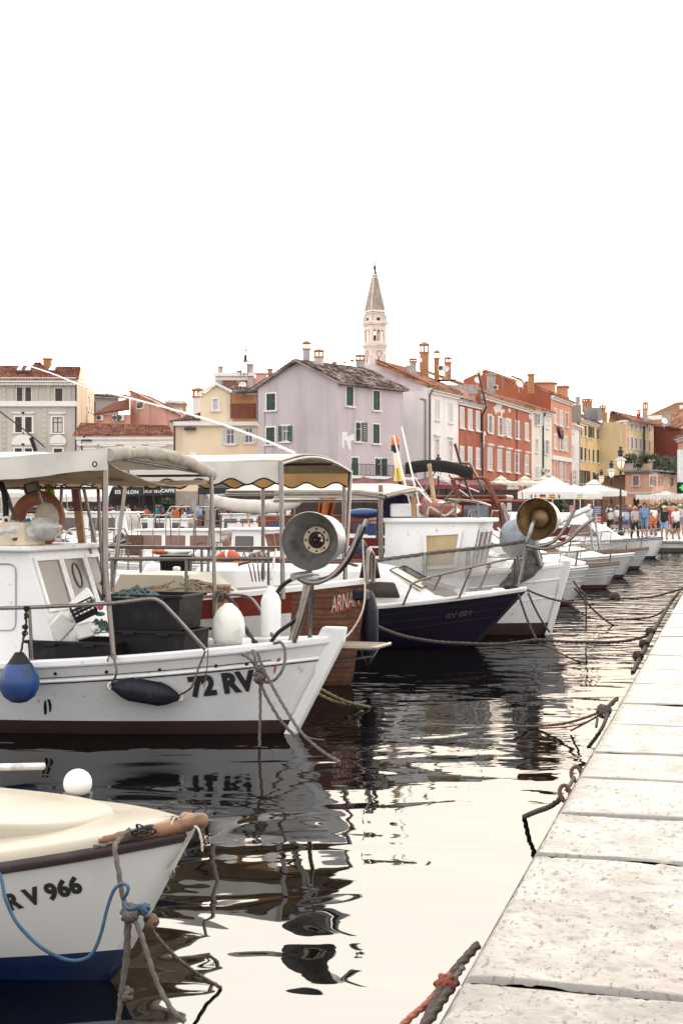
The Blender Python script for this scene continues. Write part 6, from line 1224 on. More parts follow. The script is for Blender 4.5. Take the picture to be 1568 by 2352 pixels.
# ================================================================ RV 966, nearest
b0 = Boat('dinghy', 'small cream decked boat lettered RV 966, nearest to the viewer at bottom left', 'boat', (-.63, 6.15), 22, 4.8, 1.9, .705, .475, .5, .40, tm=.5, wr=.42, pe=3.0, pw=1.7, chine=.38, keel=-.25)
b0.hull([WHITE, BLUE_AF], zboot=.155, rows=8)
mb = MB(); rs = []      # moulded deck with rolled edge
for i in range(41):
 t = .012 + .98 * (i / 40) ** 1.3; sh = b0.sheer(t); x = b0.x(t, sh); h_ = b0.hs(t); prof = [(-h_ - .005, -.0), (-h_ - .002, .02), (-h_ + .025, .04)] + [(-(h_ - .06) * (1 - k / 7) , .046 + .018 * (1 - (1 - k / 7) ** 2)) for k in range(8)]; prof += [(-a, c) for a, c in prof[-2::-1]]
 rs.append([Vector((x - (.06 if i == 0 else 0), a if abs(a) > 0 else 0, sh + c)) for a, c in prof])
mb.rings(rs, 0, True, False, closed=False); b0.part(mb, 'deck', CREAM)
b0.strake(.018, .028, BRUBBER, 'rubrail', t0=.004, h=.030)
q = b0.pick(238, 1878, z=.70); mb = MB()
def hatch(sc, z): return [Vector((q.x - 1.0 + 1.0 * sc * abs(math.cos(a)) ** .62 * (1 if math.cos(a) > 0 else -1), .04 + .37 * sc * abs(math.sin(a)) ** .62 * (1 if math.sin(a) > 0 else -1), z)) for a in [2 * math.pi * k / 56 for k in range(56)]]
mb.rings([hatch(1.0, .48), hatch(1.0, .698), hatch(.985, .713), hatch(.95, .72), hatch(.5, .724)], 0, True, True); b0.part(mb, 'hatch', CREAM)
hull_text(b0, 'R V 966', (24, 2090), (194, 2046), LETTER, height=.074, bold=.055, space=1.05, out=.004)
mb = MB(); rs = []      # padded bow roll
pl = [(b0.p(t, b0.sheer(t), -1, .004), r) for t, r in ((.058, .010), (.055, .018), (.046, .025), (.034, .029), (.02, .031), (.008, .032))] + [(Vector((.03, 0, b0.zb + .01)), .034)] + [(b0.p(t, b0.sheer(t), 1, .004), r) for t, r in ((.008, .032), (.016, .028), (.026, .016))]
mb.tube(smooth([p + Vector((0, 0, .03)) for p, r in pl], 4)[:-1], [pl[min(len(pl) - 1, i // 4)][1] for i in range(4 * (len(pl) - 1))], 12); b0.part(mb, 'bow_pad', RUSTP)
mb = MB(); e = b0.p(.012, b0.sheer(.012), -1) + Vector((0, 0, .035)); mb.tube([e + Vector((0, .035 * math.cos(a), .035 * math.sin(a))) for a in [2 * math.pi * k / 16 for k in range(17)]], .005, 6); b0.part(mb, 'binding', ROPEW)
q = b0.pick(384, 2003, y=0); mb = MB(); mb.tube([(q.x + .02 + .016 * math.cos(a), q.y, q.z + .02 * math.sin(a)) for a in [2 * math.pi * k / 14 for k in range(15)]], .005, 6); b0.part(mb, 'eyebolt', STEEL)
p = P(179, 1799, 7.35); mb = MB(); mb.ball(p, .074, 0, 24); o = mb.build('ball_float', FLOATW, None, center=True); tag(o, 'white ball float showing above the far edge of the cream deck', 'float'); mb = MB(); off = o.location; mb.lathe([(.06, -.06), (.078, -.05), (.05, -.14), (0, -.15)], 16, 0, True, Matrix.Translation(p - off)); mb.build('collar', NAVY, o)
mb = MB(); mb.tube([P(-60, 1764, 7.5), P(0, 1762, 7.5), P(101, 1760, 7.5)], .019, 14); mb.ball(P(101, 1760, 7.5), (.010, .019, .019), 0, 10); o = mb.build('pole', pm('scuffed_aluminium', (.55, .55, .56), .4, .5, var=.2, sc=6, dirt=(.2, .18, .16), dsc=9), None, center=True); tag(o, 'scuffed pale metal pole jutting in from the left over the water', 'pole')
Rr = .0098
rope([P(300, 1905, 5.95), P(282, 1920, 5.92), P(268, 1936, 5.85), P(264, 1950, 5.78), P(272, 1995, 5.74), P(280, 2045, 5.72), P(290, 2095, 5.70)], Rr, ROPEG, 'thick grey twisted rope coming over the black rubrail of the cream boat')
rope([P(290, 2095, 5.70), P(291, 2130, 5.70), P(290, 2180, 5.70), P(284, 2240, 5.70), P(277, 2300, 5.70), P(270, 2365, 5.70), P(268, 2420, 5.70)], Rr, ROPEG, 'thick grey rope hanging straight down the bow to the bottom edge, front strand')
rope([P(299, 2100, 5.72), P(296, 2150, 5.73), P(294, 2200, 5.73), P(283, 2260, 5.73), P(280, 2310, 5.73)], Rr * .9, ROPEG, 'second grey rope twined along the strand hanging straight down the bow')
rope([P(300, 2105, 5.68), P(318, 2130, 5.66), P(338, 2190, 5.62), P(362, 2260, 5.58), P(395, 2318, 5.5), P(425, 2348, 5.48)], Rr, ROPEG, 'grey mooring rope from the bow knot to the water at the bottom edge')
rope([P(312, 2090, 5.72), P(335, 2105, 5.75), P(352, 2140, 5.8), P(395, 2190, 5.9), P(450, 2235, 6.1), P(508, 2269, 6.2)], Rr * .8, pm('rope_brown', (.13, .085, .06), .85, var=.4, sc=14, bump=.3, bsc=80), 'brownish mooring rope from the bow knot entering the water farthest right')
mb, nm, mt = knot(P(300, 2098, 5.68), .03, ROPEG, 31, 7, tr=.0098); o = mb.build('knot', mt, None, center=True); tag(o, 'big grey knot hanging in front of the cream boat stem', 'knot')
mb, nm, mt = knot(P(346, 2118, 5.76), .024, pm('rope_brown', (.13, .085, .06)), 35, 5, tr=.01); o = mb.build('knot', mt, None, center=True); tag(o, 'brown knot on the rope just right of the big grey knot', 'knot'); mb, nm, mt = knot(P(290, 2285, 5.72), .022, ROPEG, 36, 4, tr=.01); o = mb.build('knot', mt, None, center=True); tag(o, 'small knot low on the ropes hanging down the bow', 'knot')
rope([P(-8, 1995, 5.72), P(4, 2020, 5.7), P(14, 2065, 5.66), P(40, 2120, 5.64), P(90, 2172, 5.64), P(140, 2200, 5.66), P(180, 2206, 5.68), P(212, 2190, 5.68), P(232, 2145, 5.68), P(247, 2085, 5.68), P(262, 2045, 5.68), P(280, 2030, 5.68), P(294, 2036, 5.66), P(292, 2052, 5.66), P(284, 2068, 5.68), P(296, 2088, 5.65), P(320, 2080, 5.66), P(336, 2084, 5.66)], .0075, ROPEB, 'thin blue rope looping low across the RV 966 hull', strand=False)
mb, nm, mt = knot(P(334, 2087, 5.67), .016, ROPEB, 41, 5, tr=.007); o = mb.build('knot', mt, None, center=True); tag(o, 'blue rope knot beside the big grey knot', 'knot')
rope([P(452, 1895, 6.1), P(430, 1925, 6.12), P(402, 1970, 6.15), P(386, 1994, 6.17)], .005, ROPEW, 'thin pale line from the padded bow to the stem eyebolt', strand=False); rope([P(447, 1898, 6.05), P(456, 1905, 6.03), P(463, 1930, 6.02), P(465, 1955, 6.02)], .005, ROPEW, 'short frayed pale line dangling from the padded bow tip', strand=False)
mb, nm, mt = knot(P(330, 1908, 5.98), .05, BLACK, 44, 4, tr=.006); mb.v = [(x, y, .5 * (z - P(330, 1908, 5.98).z) + P(330, 1908, 5.98).z) for x, y, z in mb.v]; o = mb.build('cleat_lashing', mt, None, center=True); tag(o, 'dark lashing on the cream deck behind the padded bow roll', 'rope');
rope([P(215, 1945, 5.80), P(240, 1942, 5.82), P(262, 1936, 5.86)], .008, ROPEG, 'short grey rope tail with hook lying on the cream deck edge')
# ================================================================ ARNAN
b2 = Boat('wooden_boat', 'white boat with varnished wooden bow lettered ARNAN and a scalloped canopy', 'boat', (.31, 16.7), 20, 9.0, 2.9, 1.20, .86, .95, .20, tm=.46, wr=.72, pe=2.4)
b2.hull([WHITE, BROWN_AF, WOODH, REDB], zboot=.12, rows=12, bands=[(0.0, .25, 3)], fore=(.062, 2))
b2.cap(.13, .07, WHITE, over=.03, up=.0); b2.strake(.235, .012, REDB, 'strake', t0=.2, h=.02); b2.strake(.42, .012, REDB, 'strake', t0=.22, h=.018); b2.deck(.22, CREAM, inset=.06)
mb = MB(); rs = []
for k in range(9):      # planking seams on the wooden forepart
 z = .2 + .12 * k; rs = [b2.p(t, z, -1, .003) for t in (.004, .015, .03, .045, .058)]; mb.tube(rs, .004, 5)
o = b2.part(mb, 'plank_seam', pm('dark_seam', (.05, .02, .01), .6)); o['kind'] = 'stuff'
hull_text(b2, 'ARNAN', (764, 1409), (832, 1388), LETTERR, height=.19, bold=.03, shear=.35, out=.006, dx=.008, dz=-.006); hull_text(b2, 'ARNAN', (764, 1409), (832, 1388), LETTERW, height=.19, bold=-.005, shear=.35, out=.012, dx=-.010, dz=.004)
mb = MB(); q = b2.pick(829, 1366, y=-.06); mb.box((q.x, q.y, q.z), (.16, .2, .12), ch=.02); b2.part(mb, 'bow_pad', NAVY)
mb = MB(); c_ = b2.I @ P(800, 1481, 16.2); T = Matrix.Translation(c_)
for i in range(8): mb.box((0, -.28 + .075 * i, 0), (.72, .062, .03), 0, T, ch=.006)
pf = b2.part(mb, 'boarding_platform', TEAK); pf['kind'] = 'stuff'; mb = MB(); mb.tube([c_ + Vector(q) for q in ((-.37, -.33, 0), (.37, -.33, 0), (.40, -.2, 0), (.40, .3, 0))], .02, 8); mb.tube([c_ + Vector(q) for q in ((.4, -.1, 0), (.34, -.12, -.1), (-.2, -.12, -.2))], .014, 8); b2.part(mb, 'platform_rail', STEEL)
def arch(y): return 2.62 + .13 * math.sin(math.pi * (y + 1.22) / 2.44) - .05 * (y + 1.22) / 2.44
x1 = (b2.I @ P(645, 1062, 16.15)).x; y1 = (b2.I @ P(645, 1062, 16.15)).y; y2 = y1 + 2.35
def a2(u, v): y = y1 + (y2 - y1) * v; return Vector((x1 - 6.5 * u + .0, y, arch(-1.22 + 2.44 * v) + .012 * mnoise.noise((u * 12, v * 6, 0))))
mb = MB(); mb.sheet(a2, 30, 14, .012); b2.part(mb, 'canopy', CANVAS)
mb = MB(); mb.sheet(lambda u, v: a2(u * .97 + .004, 1 - v) - Vector((0, 0, .03)), 30, 14, .008); b2.part(mb, 'canopy_lining', pm('cream_lining', (.62, .53, .40), .85, transl=.3, dirt=(.4, .3, .2), dsc=2))
def scal(u, v, y, z0, h, k): return Vector((x1 - 6.5 * u, y, z0 - v * (h + .035 * math.cos(u * k))))
mb = MB(); mb.sheet(lambda u, v: scal(u, v, y1 - .012, arch(-1.22), .23, 100), 200, 3, .006); b2.part(mb, 'valance', CANVAS); mb = MB(); mb.sheet(lambda u, v: scal(u, v, y2 + .012, arch(1.22) - .0, .19, 100), 200, 3, .006); b2.part(mb, 'valance', TANV)
mb = MB()
for y, z0, h in ((y1 - .016, arch(-1.22), .23), (y2 + .008, arch(1.22), .19)): mb.tube([scal(i / 200, 1, y, z0, h, 100) for i in range(201)], .010, 5)
o = b2.part(mb, 'valance_piping', BLACK); o['kind'] = 'stuff'
bars = []
for xx in (x1 + .01, x1 - 2.2, x1 - 4.4): bars.append([Vector((xx, y1 + (y2 - y1) * k / 12, arch(-1.22 + 2.44 * k / 12) - .03)) for k in range(13)])
for b_ in bars: b2.tubes('canopy_hoop', [b_], STEEL, .02)
for v_ in (.28, .72): b2.tubes('canopy_batten', [[a2(0, v_) - Vector((0, 0, .05)), a2(1, v_) - Vector((0, 0, .05))]], WOODD, .018)
ft1, ft2 = b2.pick(650, 1376, y=-1.05), b2.pick(791, 1342, y=.55)
b2.tubes('canopy_pole', [[Vector((x1, y1, arch(-1.22))), ft1]], STEEL, .03); b2.tubes('canopy_pole', [[Vector((x1, y2, arch(1.22))), ft2]], STEEL, .028)
for xx in (-2.7, -5.0):
 for y, yt in ((-1.3, y1), (1.3, y2)): b2.tubes('canopy_pole', [[Vector((xx, y, .9)), Vector((xx, yt, 2.6))]], STEEL, .024)
zr2 = 1.50
for y, z in ((-1.24, 1.50), (1.15, 1.56)):
 mb = MB(); mb.tube([(x1 + .1, y * .9, z + .02), (-2.5, y, z), (-7, y, z)], .024, 8)
 for x in (-1.75, -2.7, -3.6, -4.5): mb.tube([(x, y, z), (x, y, .9)], .02, 8)
 b2.part(mb, 'rail', STEEL)
mb = MB(); wbox(mb, [(-3.2, -.6, .8), (-1.6, -.5, .8), (-1.6, .6, .8), (-3.2, .7, .8), (-3.0, -.5, 1.28), (-2.2, -.45, 1.28), (-2.2, .5, 1.28), (-3.0, .6, 1.28)]); b2.part(mb, 'coach_roof', CREAM); mb = MB(); mb.box((-5.8, .1, 1.2), (2.4, 1.5, 1.0), ch=.03); b2.part(mb, 'wheelhouse', CREAM)
mb = MB(); q = b2.pick(508, 1355, y=-1.0); mb.lathe([(.1, -.3), (.1, .02), (.115, .03), (.115, .06), (0, .065)], 16, 0, True, Matrix.Translation(q)); b2.part(mb, 'bollard', WOODT)
net_heap(P(430, 1358, 17.0), (.55, .4, .14), 40, .016, pm('tan_rope', (.25, .19, .13), .9, var=.3, sc=18), 'heap of tan rope on the deck of the wooden bowed boat', 'rope', 'rope_heap', 8)
for k, (u, v) in enumerate(((416, 1340), (434, 1338))): rope([P(u + 14 * math.cos(a), v + 13 * math.sin(a), 17.1) for a in [2 * math.pi * i / 12 for i in range(10)]], .018, pm('tan_rope', (.25, .19, .13)), ['left standing loop of tan rope above the rope heap', 'right standing loop of tan rope above the rope heap'][k], strand=False)
p = P(846, 1425, 17.2); mb = MB(); mb.lathe([(0, -.55), (.08, -.42), (.12, -.25), (.12, .12), (.08, .28), (.04, .36), (0, .36)], 18, 0, True, Matrix.Translation(p)); o = mb.build('fender', NAVY, None, center=True); tag(o, 'navy fender hanging at the wooden bow in front of the navy hull', 'fender')
mb = MB(); mb.lathe([(0, 0), (.13, .02), (.10, .2), (.05, .28), (0, .28)], 14, 0, True, Matrix.Translation(P(849, 1331, 17.6))); o = mb.build('dark_cover', BLACK, None, center=True); tag(o, 'small black tied cover behind the wooden bow rail', 'cover')
rope([P(838, 1338, 16.4), P(836, 1385, 16.2), P(825, 1420, 16.1), P(802, 1455, 16.0), P(772, 1480, 15.5)], .011, ROPEW, 'pale line hanging from the wooden bow down to the platform', strand=False); rope([P(837, 1336, 16.4), P(834, 1280, 16.5), P(833, 1240, 16.6)], .008, ROPEW, 'thin pale line rising straight up from the wooden bow', strand=False)
for i, (a, c, d_) in enumerate((((722, 1575), (790, 1610), (850, 1625)), ((716, 1585), (770, 1612), (835, 1622)))): rope([P(*a, 14.8), P(*c, 14.5), onz(*d_, .0)], .016, pm('olive_rope', (.13, .11, .05), .9), ['upper olive mooring rope running from behind the white stem into the water', 'lower olive mooring rope running from behind the white stem into the water'][i])
b2.tubes('bow_post', [[b2.I @ P(842, 1340, 16.6), b2.I @ P(842, 1275, 16.6), b2.I @ P(848, 1262, 16.7), b2.I @ P(856, 1275, 16.9), b2.I @ P(856, 1338, 16.9)]], STEEL, .03)
# ================================================================ navy hull
b3 = Boat('motorboat', 'motorboat with dark navy hull and white cabin beside the wooden bow', 'boat', (2.78, 21.2), 15, 6.2, 2.3, .88, .56, .6, .80, tm=.5, wr=.80, pe=2.0)
b3.hull([NAVYH, NAVYH], zboot=.08); b3.cap(.16, .035, WHITE, 'gunwale', over=.03); b3.deck(.02, WHITE, inset=.12, inner=False); b3.strake(.02, .028, WHITE, 'rubrail', h=.02)
for k in range(3): b3.strake(.14 + .13 * k, .008, NAVYH, 'hull_moulding', h=.010, t0=.02)
mb = MB(); rs = []
for x, hw_, z0, z1 in ((-5.0, .82, .57, 1.17), (-2.3, .82, .57, 1.19), (-2.05, .78, .58, 1.15), (-1.5, .62, .62, .86), (-1.36, .55, .64, .77), (-1.1, .40, .66, .72)):
 rs.append([Vector((x, -hw_, z0)), Vector((x, -hw_ * .96, z0 + (z1 - z0) * .5)), Vector((x, -hw_ * .86, z1 - .05)), Vector((x, -hw_ * .74, z1)), Vector((x, 0, z1 + .05)), Vector((x, hw_ * .74, z1)), Vector((x, hw_ * .86, z1 - .05)), Vector((x, hw_ * .96, z0 + (z1 - z0) * .5)), Vector((x, hw_, z0))])
mb.rings(rs, 0, False, False, closed=False); cb = b3.part(mb, 'cabin', WHITE)
def on3(u, v, y): return b3.pick(u, v, y=y)
q = [on3(*p, -.84) for p in ((800, 1372), (919, 1374), (905, 1338), (800, 1334))]; q = [Vector((p.x, -.80 - .06 * (1.02 - p.z), p.z)) for p in q]; pane_on(b3, q, GLASSD, 'window', .04, .03, cb); q = [on3(*p, -.84) for p in ((740, 1352), (790, 1352), (788, 1336), (742, 1336))]; pane_on(b3, [Vector((p.x, -.835, p.z)) for p in q], GLASSD, 'window', .03, .03, cb)
ws_ = pm('windscreen_cream', (.72, .68, .58), .2, spec=.8)
for y0, y1_ in ((-.56, -.04), (.04, .56)): pane_on(b3, [Vector((-1.52, y0, .87)), Vector((-1.52, y1_, .89)), Vector((-2.01, y1_ * .95, 1.155)), Vector((-2.01, y0 * .95, 1.135))], ws_ if y0 < 0 else GLASSD, 'windscreen', .04, .03, cb, BLACK, .02)
for y in (-.45, .45): b3.tubes('roof_rail', [[(-4.4, y, 1.21), (-4.2, y, 1.26), (-2.7, y, 1.26), (-2.5, y, 1.21)]], WOODD, .022, parent=cb)
mb = MB(); wbox(mb, [(-1.6, -.3, .82), (-.95, -.25, .72), (-.95, .3, .72), (-1.6, .35, .82), (-1.55, -.28, .98), (-1.1, -.2, .86), (-1.1, .28, .86), (-1.55, .33, .98)]); b3.part(mb, 'deck_hatch', pm('grey_hatch', (.2, .18, .17), .3))
pk = lambda u, v, y: b3.pick(u, v, y=y)
rp_ = [pk(925, 1390, -.95), pk(940, 1355, -.93), pk(956, 1336, -.9), pk(1060, 1308, -.7), pk(1130, 1292, -.42), pk(1175, 1283, -.2), pk(1182, 1290, -.15), pk(1176, 1348, -.1)]
rail(b3, rp_, .018, ((pk(1012, 1321, -.8), pk(995, 1356, -.82)), (pk(1082, 1303, -.62), pk(1053, 1374, -.66)), (pk(1125, 1294, -.44), pk(1100, 1352, -.5))))
rail(b3, [pk(1192, 1283, .15), pk(1200, 1290, .2), pk(1188, 1350, .12)], .018); mb = MB(); mb.box(pk(1145, 1357, -.1), (.2, .14, .08), ch=.02); b3.part(mb, 'anchor_locker', WHITE); mb = MB(); mb.ball(pk(1172, 1349, -.05), (.12, .1, .06)); b3.part(mb, 'windlass', BLACK)
hull_text(b3, 'RV 884', (1024, 1422), (1084, 1411), pm('faint_letter', (.16, .13, .16), .4), height=.075, bold=.0, shear=.3)
# ================================================================ white fishing boat with amber reflecting cabin window
b4 = Boat('fishing_boat', 'white fishing boat with tall white wheelhouse, amber reflecting side window and railing net', 'boat', (3.70, 23.3), 15, 9.0, 2.9, 1.13, .80, .9, .32, tm=.5, wr=.78)
b4.hull([WPAINT, BROWN_AF], zboot=.2); b4.cap(.14, .06, WPAINT); b4.strake(.2, .02, WPAINT, 'rubbing_strake', h=.018); b4.strake(.5, .012, WPAINT, 'rubbing_strake', h=.012); b4.deck(.3, WPAINT, inset=.07); b4.stempost(.12, .1, WPAINT, up=.1)
p4 = lambda u, v, y: b4.pick(u, v, y=y)
A_, B_, C_ = p4(884, 1206, -1.0), p4(1100, 1193, -1.0), p4(1083, 1290, -1.05); zt = (A_.z + B_.z) / 2; mb = MB(); wbox(mb, [(A_.x, -1.05, .55), (C_.x - .14, -1.05, .55), (C_.x - .14, .5, .55), (A_.x, .5, .55), (A_.x, -1.0, zt), (B_.x, -1.0, zt), (B_.x, .46, zt), (A_.x, .46, zt)]); wh4 = b4.part(mb, 'wheelhouse', WPAINT)
mb = MB(); mb.box(((A_.x + B_.x) / 2, -.27, zt + .03), (B_.x - A_.x + .16, 1.6, .07), ch=.015); b4.part(mb, 'wheelhouse_roof', WPAINT, wh4)
AMB = pm('amber_reflection_glass', (.48, .36, .19), .12, var=.3, sc=1.2, dirt=(.20, .19, .16), dsc=.9, damt=.85, dth=.5, spec=.8)  # yellowish glow reflected in the side pane is put into its colour
q = [p4(*p, -1.02) for p in ((981, 1301), (1042, 1297), (1053, 1227), (979, 1231))]; q = [Vector((p.x, -1.065 + .05 * (p.z - .55) / (zt - .55), p.z)) for p in q]; w = pane_on(b4, q, AMB, 'window', .02, .004, wh4); mb = MB(); quad_frame(mb, q, -.05, .03); mb.build('window_frame', WPAINT, w)
for y0, y1_ in ((-.88, -.52), (-.44, -.06), (.02, .38)):
 f = lambda y, s: Vector((C_.x - .14 + (B_.x - C_.x + .14) * s + .012, y, .55 + (zt - .55) * s)); w = pane_on(b4, [f(y0, .45), f(y1_, .45), f(y1_, .88), f(y0, .88)], GLASSH, 'window', .02, .0, wh4); mb = MB(); quad_frame(mb, [f(y0, .45), f(y1_, .45), f(y1_, .88), f(y0, .88)], -.04, .02); mb.build('window_frame', WPAINT, w)
zr4 = zt + .07
rail(b4, [(A_.x + .9, -.9, zr4 + .02), (A_.x + .92, -.9, zr4 + .22), (A_.x + 1.2, -.92, zr4 + .26), (B_.x - .5, -.92, zr4 + .3), (B_.x - .1, -.6, zr4 + .26), (B_.x - .05, .4, zr4 + .2)], .018, tuple(((x, -.92, zr4 + .27), (x, -.92, zr4)) for x in (A_.x + 1.5, B_.x - .9, B_.x - .4)), parent=wh4)
mb = MB(); xm = p4(953, 1200, -.8).x; mb.tube([(xm, -.85, zr4 - .05), (xm - .02, -.85, zr4 + .35)], .045, 10); mb.build('mast_foot', WOODT, wh4); b4.tubes('mast', [[p4(1000, 1180, -.5), p4(985, 1065, -.5)]], pm('bamboo_mast', (.4, .28, .16), .5, var=.3, sc=4), .035, parent=wh4)
for (a, c) in (((946, 1180), (904, 1000)), ((964, 1170), (922, 980)), ((958, 1120), (1010, 1175))): b4.tubes('antenna', [[p4(*a, -.3), p4(*c, -.3)]], FLOATW, .015, parent=wh4)
mb = MB(); mb.lathe([(0, 0), (.3, .01), (.34, .05), (.3, .1), (.0, .14)], 20, 0, True, Matrix.Translation(p4(1010, 1180, 0))); mb.tube([p4(1012, 1178, 0), p4(1014, 1160, 0)], .04, 8); mb.ball(p4(1014, 1160, 0), (.1, .1, .07), 0, 10); b4.part(mb, 'radar', WHITE, wh4)
p = b4.W @ Vector((p4(1004, 1203, -.6).x, -.55, zr4)); mb = MB(); T = Matrix.Translation(p) @ Matrix.Rotation(-R(15), 4, 'Z'); mb.box((0, 0, .14), (.58, .34, .2), 0, T, ch=.05); o = mb.build('raft_bag', pm('brown_raft_bag', (.26, .09, .06), .6, var=.2, sc=3), None, center=True); tag(o, 'reddish brown bag with white strap on the wheelhouse roof behind the roof rail', 'bag'); rope([p + Vector(q) for q in ((-.2, -.28, .05), (-.16, -.28, .17), (-.02, -.28, .1), (.1, -.28, .04), (.24, -.28, .14), (.3, -.28, .17))], .018, ROPEW, 'pale rope looped on the brown bag on the wheelhouse roof', strand=False)
mb = MB(); p = b4.W @ Vector((p4(937, 1206, -.6).x, -.5, zr4)); mb.box(p + Vector((0, 0, .12)), (.62, .4, .22), ch=.02); o = mb.build('white_box', WPAINT, None, center=True); tag(o, 'low white box on the wheelhouse roof left of the brown bag', 'box')
mb = MB(); pts = [P(u, v, 24) for u, v in ((868, 1222), (872, 1190), (885, 1172), (905, 1166), (925, 1163), (944, 1168), (950, 1178))]; rs = []
sp_c = smooth(pts, 5)
for i, c in enumerate(sp_c): r_ = .12 + .09 * math.sin(math.pi * i / (len(sp_c) - 1)); rs.append([c + Vector((.3 * r_ * math.sin(a * 2), r_ * math.cos(a), r_ * math.sin(a))) * (1 + .2 * mnoise.noise((i * .5, a * 2, 3))) for a in [2 * math.pi * k / 14 for k in range(14)]])
mb.rings(rs); o = mb.build('sail_cover', pm('navy_canvas', (.014, .012, .05), .75, bump=.5, bsc=8), None, center=True); tag(o, 'crumpled navy sail cover draped left of the tall white wheelhouse', 'cover')
[b4.tubes('canopy_pole', [q_], STEEL, .04) for q_ in ([p4(875, 1285, -1.2), p4(874, 1114, -1.2)], [p4(956, 1195, .8), p4(955, 1135, .8)])]
mb = MB(); rs = []      # long pale hard awning
a_ = p4(874, 1113, -1.2); xa_, za_ = a_.x, a_.z - .12
def aw(u, v): return Vector((xa_ + .1 + .3 * math.sin(math.pi * v) - 2.7 * u, -1.3 + 2.6 * v, za_ + .02 + .16 * math.sin(math.pi * v) - .42 * max(0, .16 - u) * 1.0 - .10 * v))
mb.sheet(aw, 30, 12, .02); b4.part(mb, 'awning', pm('pale_awning', (.68, .63, .54), .7, var=.1, dirt=(.4, .33, .25), dsc=2, transl=.15)); mb = MB(); mb.tube([aw(0, k / 12) - Vector((0, 0, .03)) for k in range(13)], .03, 8); mb.tube([aw(k / 12, 0) - Vector((0, 0, .05)) for k in range(13)], .03, 8); mb.tube([aw(k / 12, 1) - Vector((0, 0, .05)) for k in range(13)], .03, 8); b4.part(mb, 'awning_frame', STEEL)
c = b4.W @ aw(-.01, .55) - Vector((0, 0, .3)); mb = MB(); mb.ball(c, (.46, .3, .17), 0, 16); o = mb.build('hanging_canoe', pm('orange_brown_hull', (.27, .055, .02), .4), None, center=True); tag(o, 'orange brown float slung under the front of the pale awning', 'float')
rope([P(u, v, 24) for u, v in ((960, 1152), (962, 1170), (980, 1183), (1000, 1186), (1008, 1176))], .014, ROPEW, 'pale loop of rope hanging from the awning front', strand=False)
p0, p1 = P(917, 1105, 24.3), P(909, 1040, 24.3); mb = MB(); mb.tube([p0, p1], .055, 12); o = mb.build('marker_pole', pm('cream_pole', (.68, .60, .46), .6), None, center=True); tag(o, 'cream marker pole with orange lamp and yellow flag standing on the awning', 'pole'); off = o.location.copy(); mb = MB(); mb.lathe([(.07, 0), (.075, .1), (.07, .1)], 12, 0, True, Matrix.Translation(P(907, 1036, 24.3) - off)); mb.tube([P(907, 1036, 24.3) - off, P(910, 1052, 24.3) - off], .03, 8); mb.build('lamp_base', BLACK, o); mb = MB(); mb.lathe([(.07, .1), (.075, .2), (.05, .26), (0, .27)], 12, 0, True, Matrix.Translation(P(907, 1036, 24.3) - off)); mb.build('lamp_lens', ORANGE, o); mb = MB(); mb.sheet(lambda u, v: P(908 + 6 * u + 14 * u * v - 4 * v, 1075 + 30 * v, 24.3) + Vector((0, -.06 - .04 * math.sin(u * 9), 0)) - off, 8, 6, .01); mb.build('flag', pm('pale_yellow_cloth', (.66, .55, .12), .8), o); mb = MB(); mb.tube([P(917, 1105, 24.3) - off, P(922, 1118, 24.3) - off], .03, 8); mb.build('pole_foot', BLACK, o)
# railing with net
rl_ = [p4(760, 1299, -1.38), p4(880, 1285, -1.38), p4(1000, 1269, -1.35), p4(1100, 1258, -1.25), p4(1205, 1243, -.75)]; sr = smooth(rl_, 8)
rope([b4.W @ p for p in sr], .026, ROPEG, 'rope wrapped top rail with netting along the white fishing boat', name='rail_rope'); b4.tubes('rail_post', [[p4(975, 1272, -1.36), p4(975, 1340, -1.36)], [p4(1075, 1262, -1.28), p4(1072, 1330, -1.28)]], GALV, .03)
mb = MB()
def netp(u, v):
 k = u * (len(sr) - 1); i = min(int(k), len(sr) - 2); t = sr[i].lerp(sr[i + 1], k - i); bt = Vector((t.x, t.y + .05, b4.sheer(min(1, max(0, -t.x / b4.L))) + .02)); return t.lerp(bt, v) + Vector((0, .03 * math.sin(u * 20) * math.sin(v * 3), 0))
for k in range(-16, 90):
 for s_ in (1, -1):
  pts = [(k / 90 + s_ * .16 * v / 8, v / 8) for v in range(9)]; pts = [q for q in pts if 0 <= q[0] <= 1]
  if len(pts) > 1: mb.tube([netp(*q) for q in pts], .0045, 3, cap=False)
nt = b4.part(mb, 'rail_net', pm('pale_net', (.42, .40, .37), .9)); nt['kind'] = 'stuff'
mb = MB(); rs = []; pts = smooth([p4(1218, 1252, -.4), p4(1212, 1290, -.4), p4(1190, 1325, -.4), p4(1160, 1345, -.5)], 5)
for i, c in enumerate(pts): r_ = .13 + .12 * math.sin(math.pi * i / (len(pts) - 1)); rs.append([c + Vector((r_ * math.cos(a), r_ * math.sin(a), 0)) * (1 + .3 * mnoise.noise((i * .4, a * 2, 7))) for a in [2 * math.pi * k / 12 for k in range(12)]])
mb.rings(rs); o = mb.build('net_bundle', NETB); o.parent = None; o.matrix_world = b4.W; tag(o, 'brown net bundle hanging under the bow lamp of the white fishing boat', 'net'); net_heap(b4.W @ Vector((-2.6, -.9, .62)), (.5, .35, .35), 60, .012, NETB, 'brown net heap on deck behind the railing net', 'net', 'net_heap', 15)
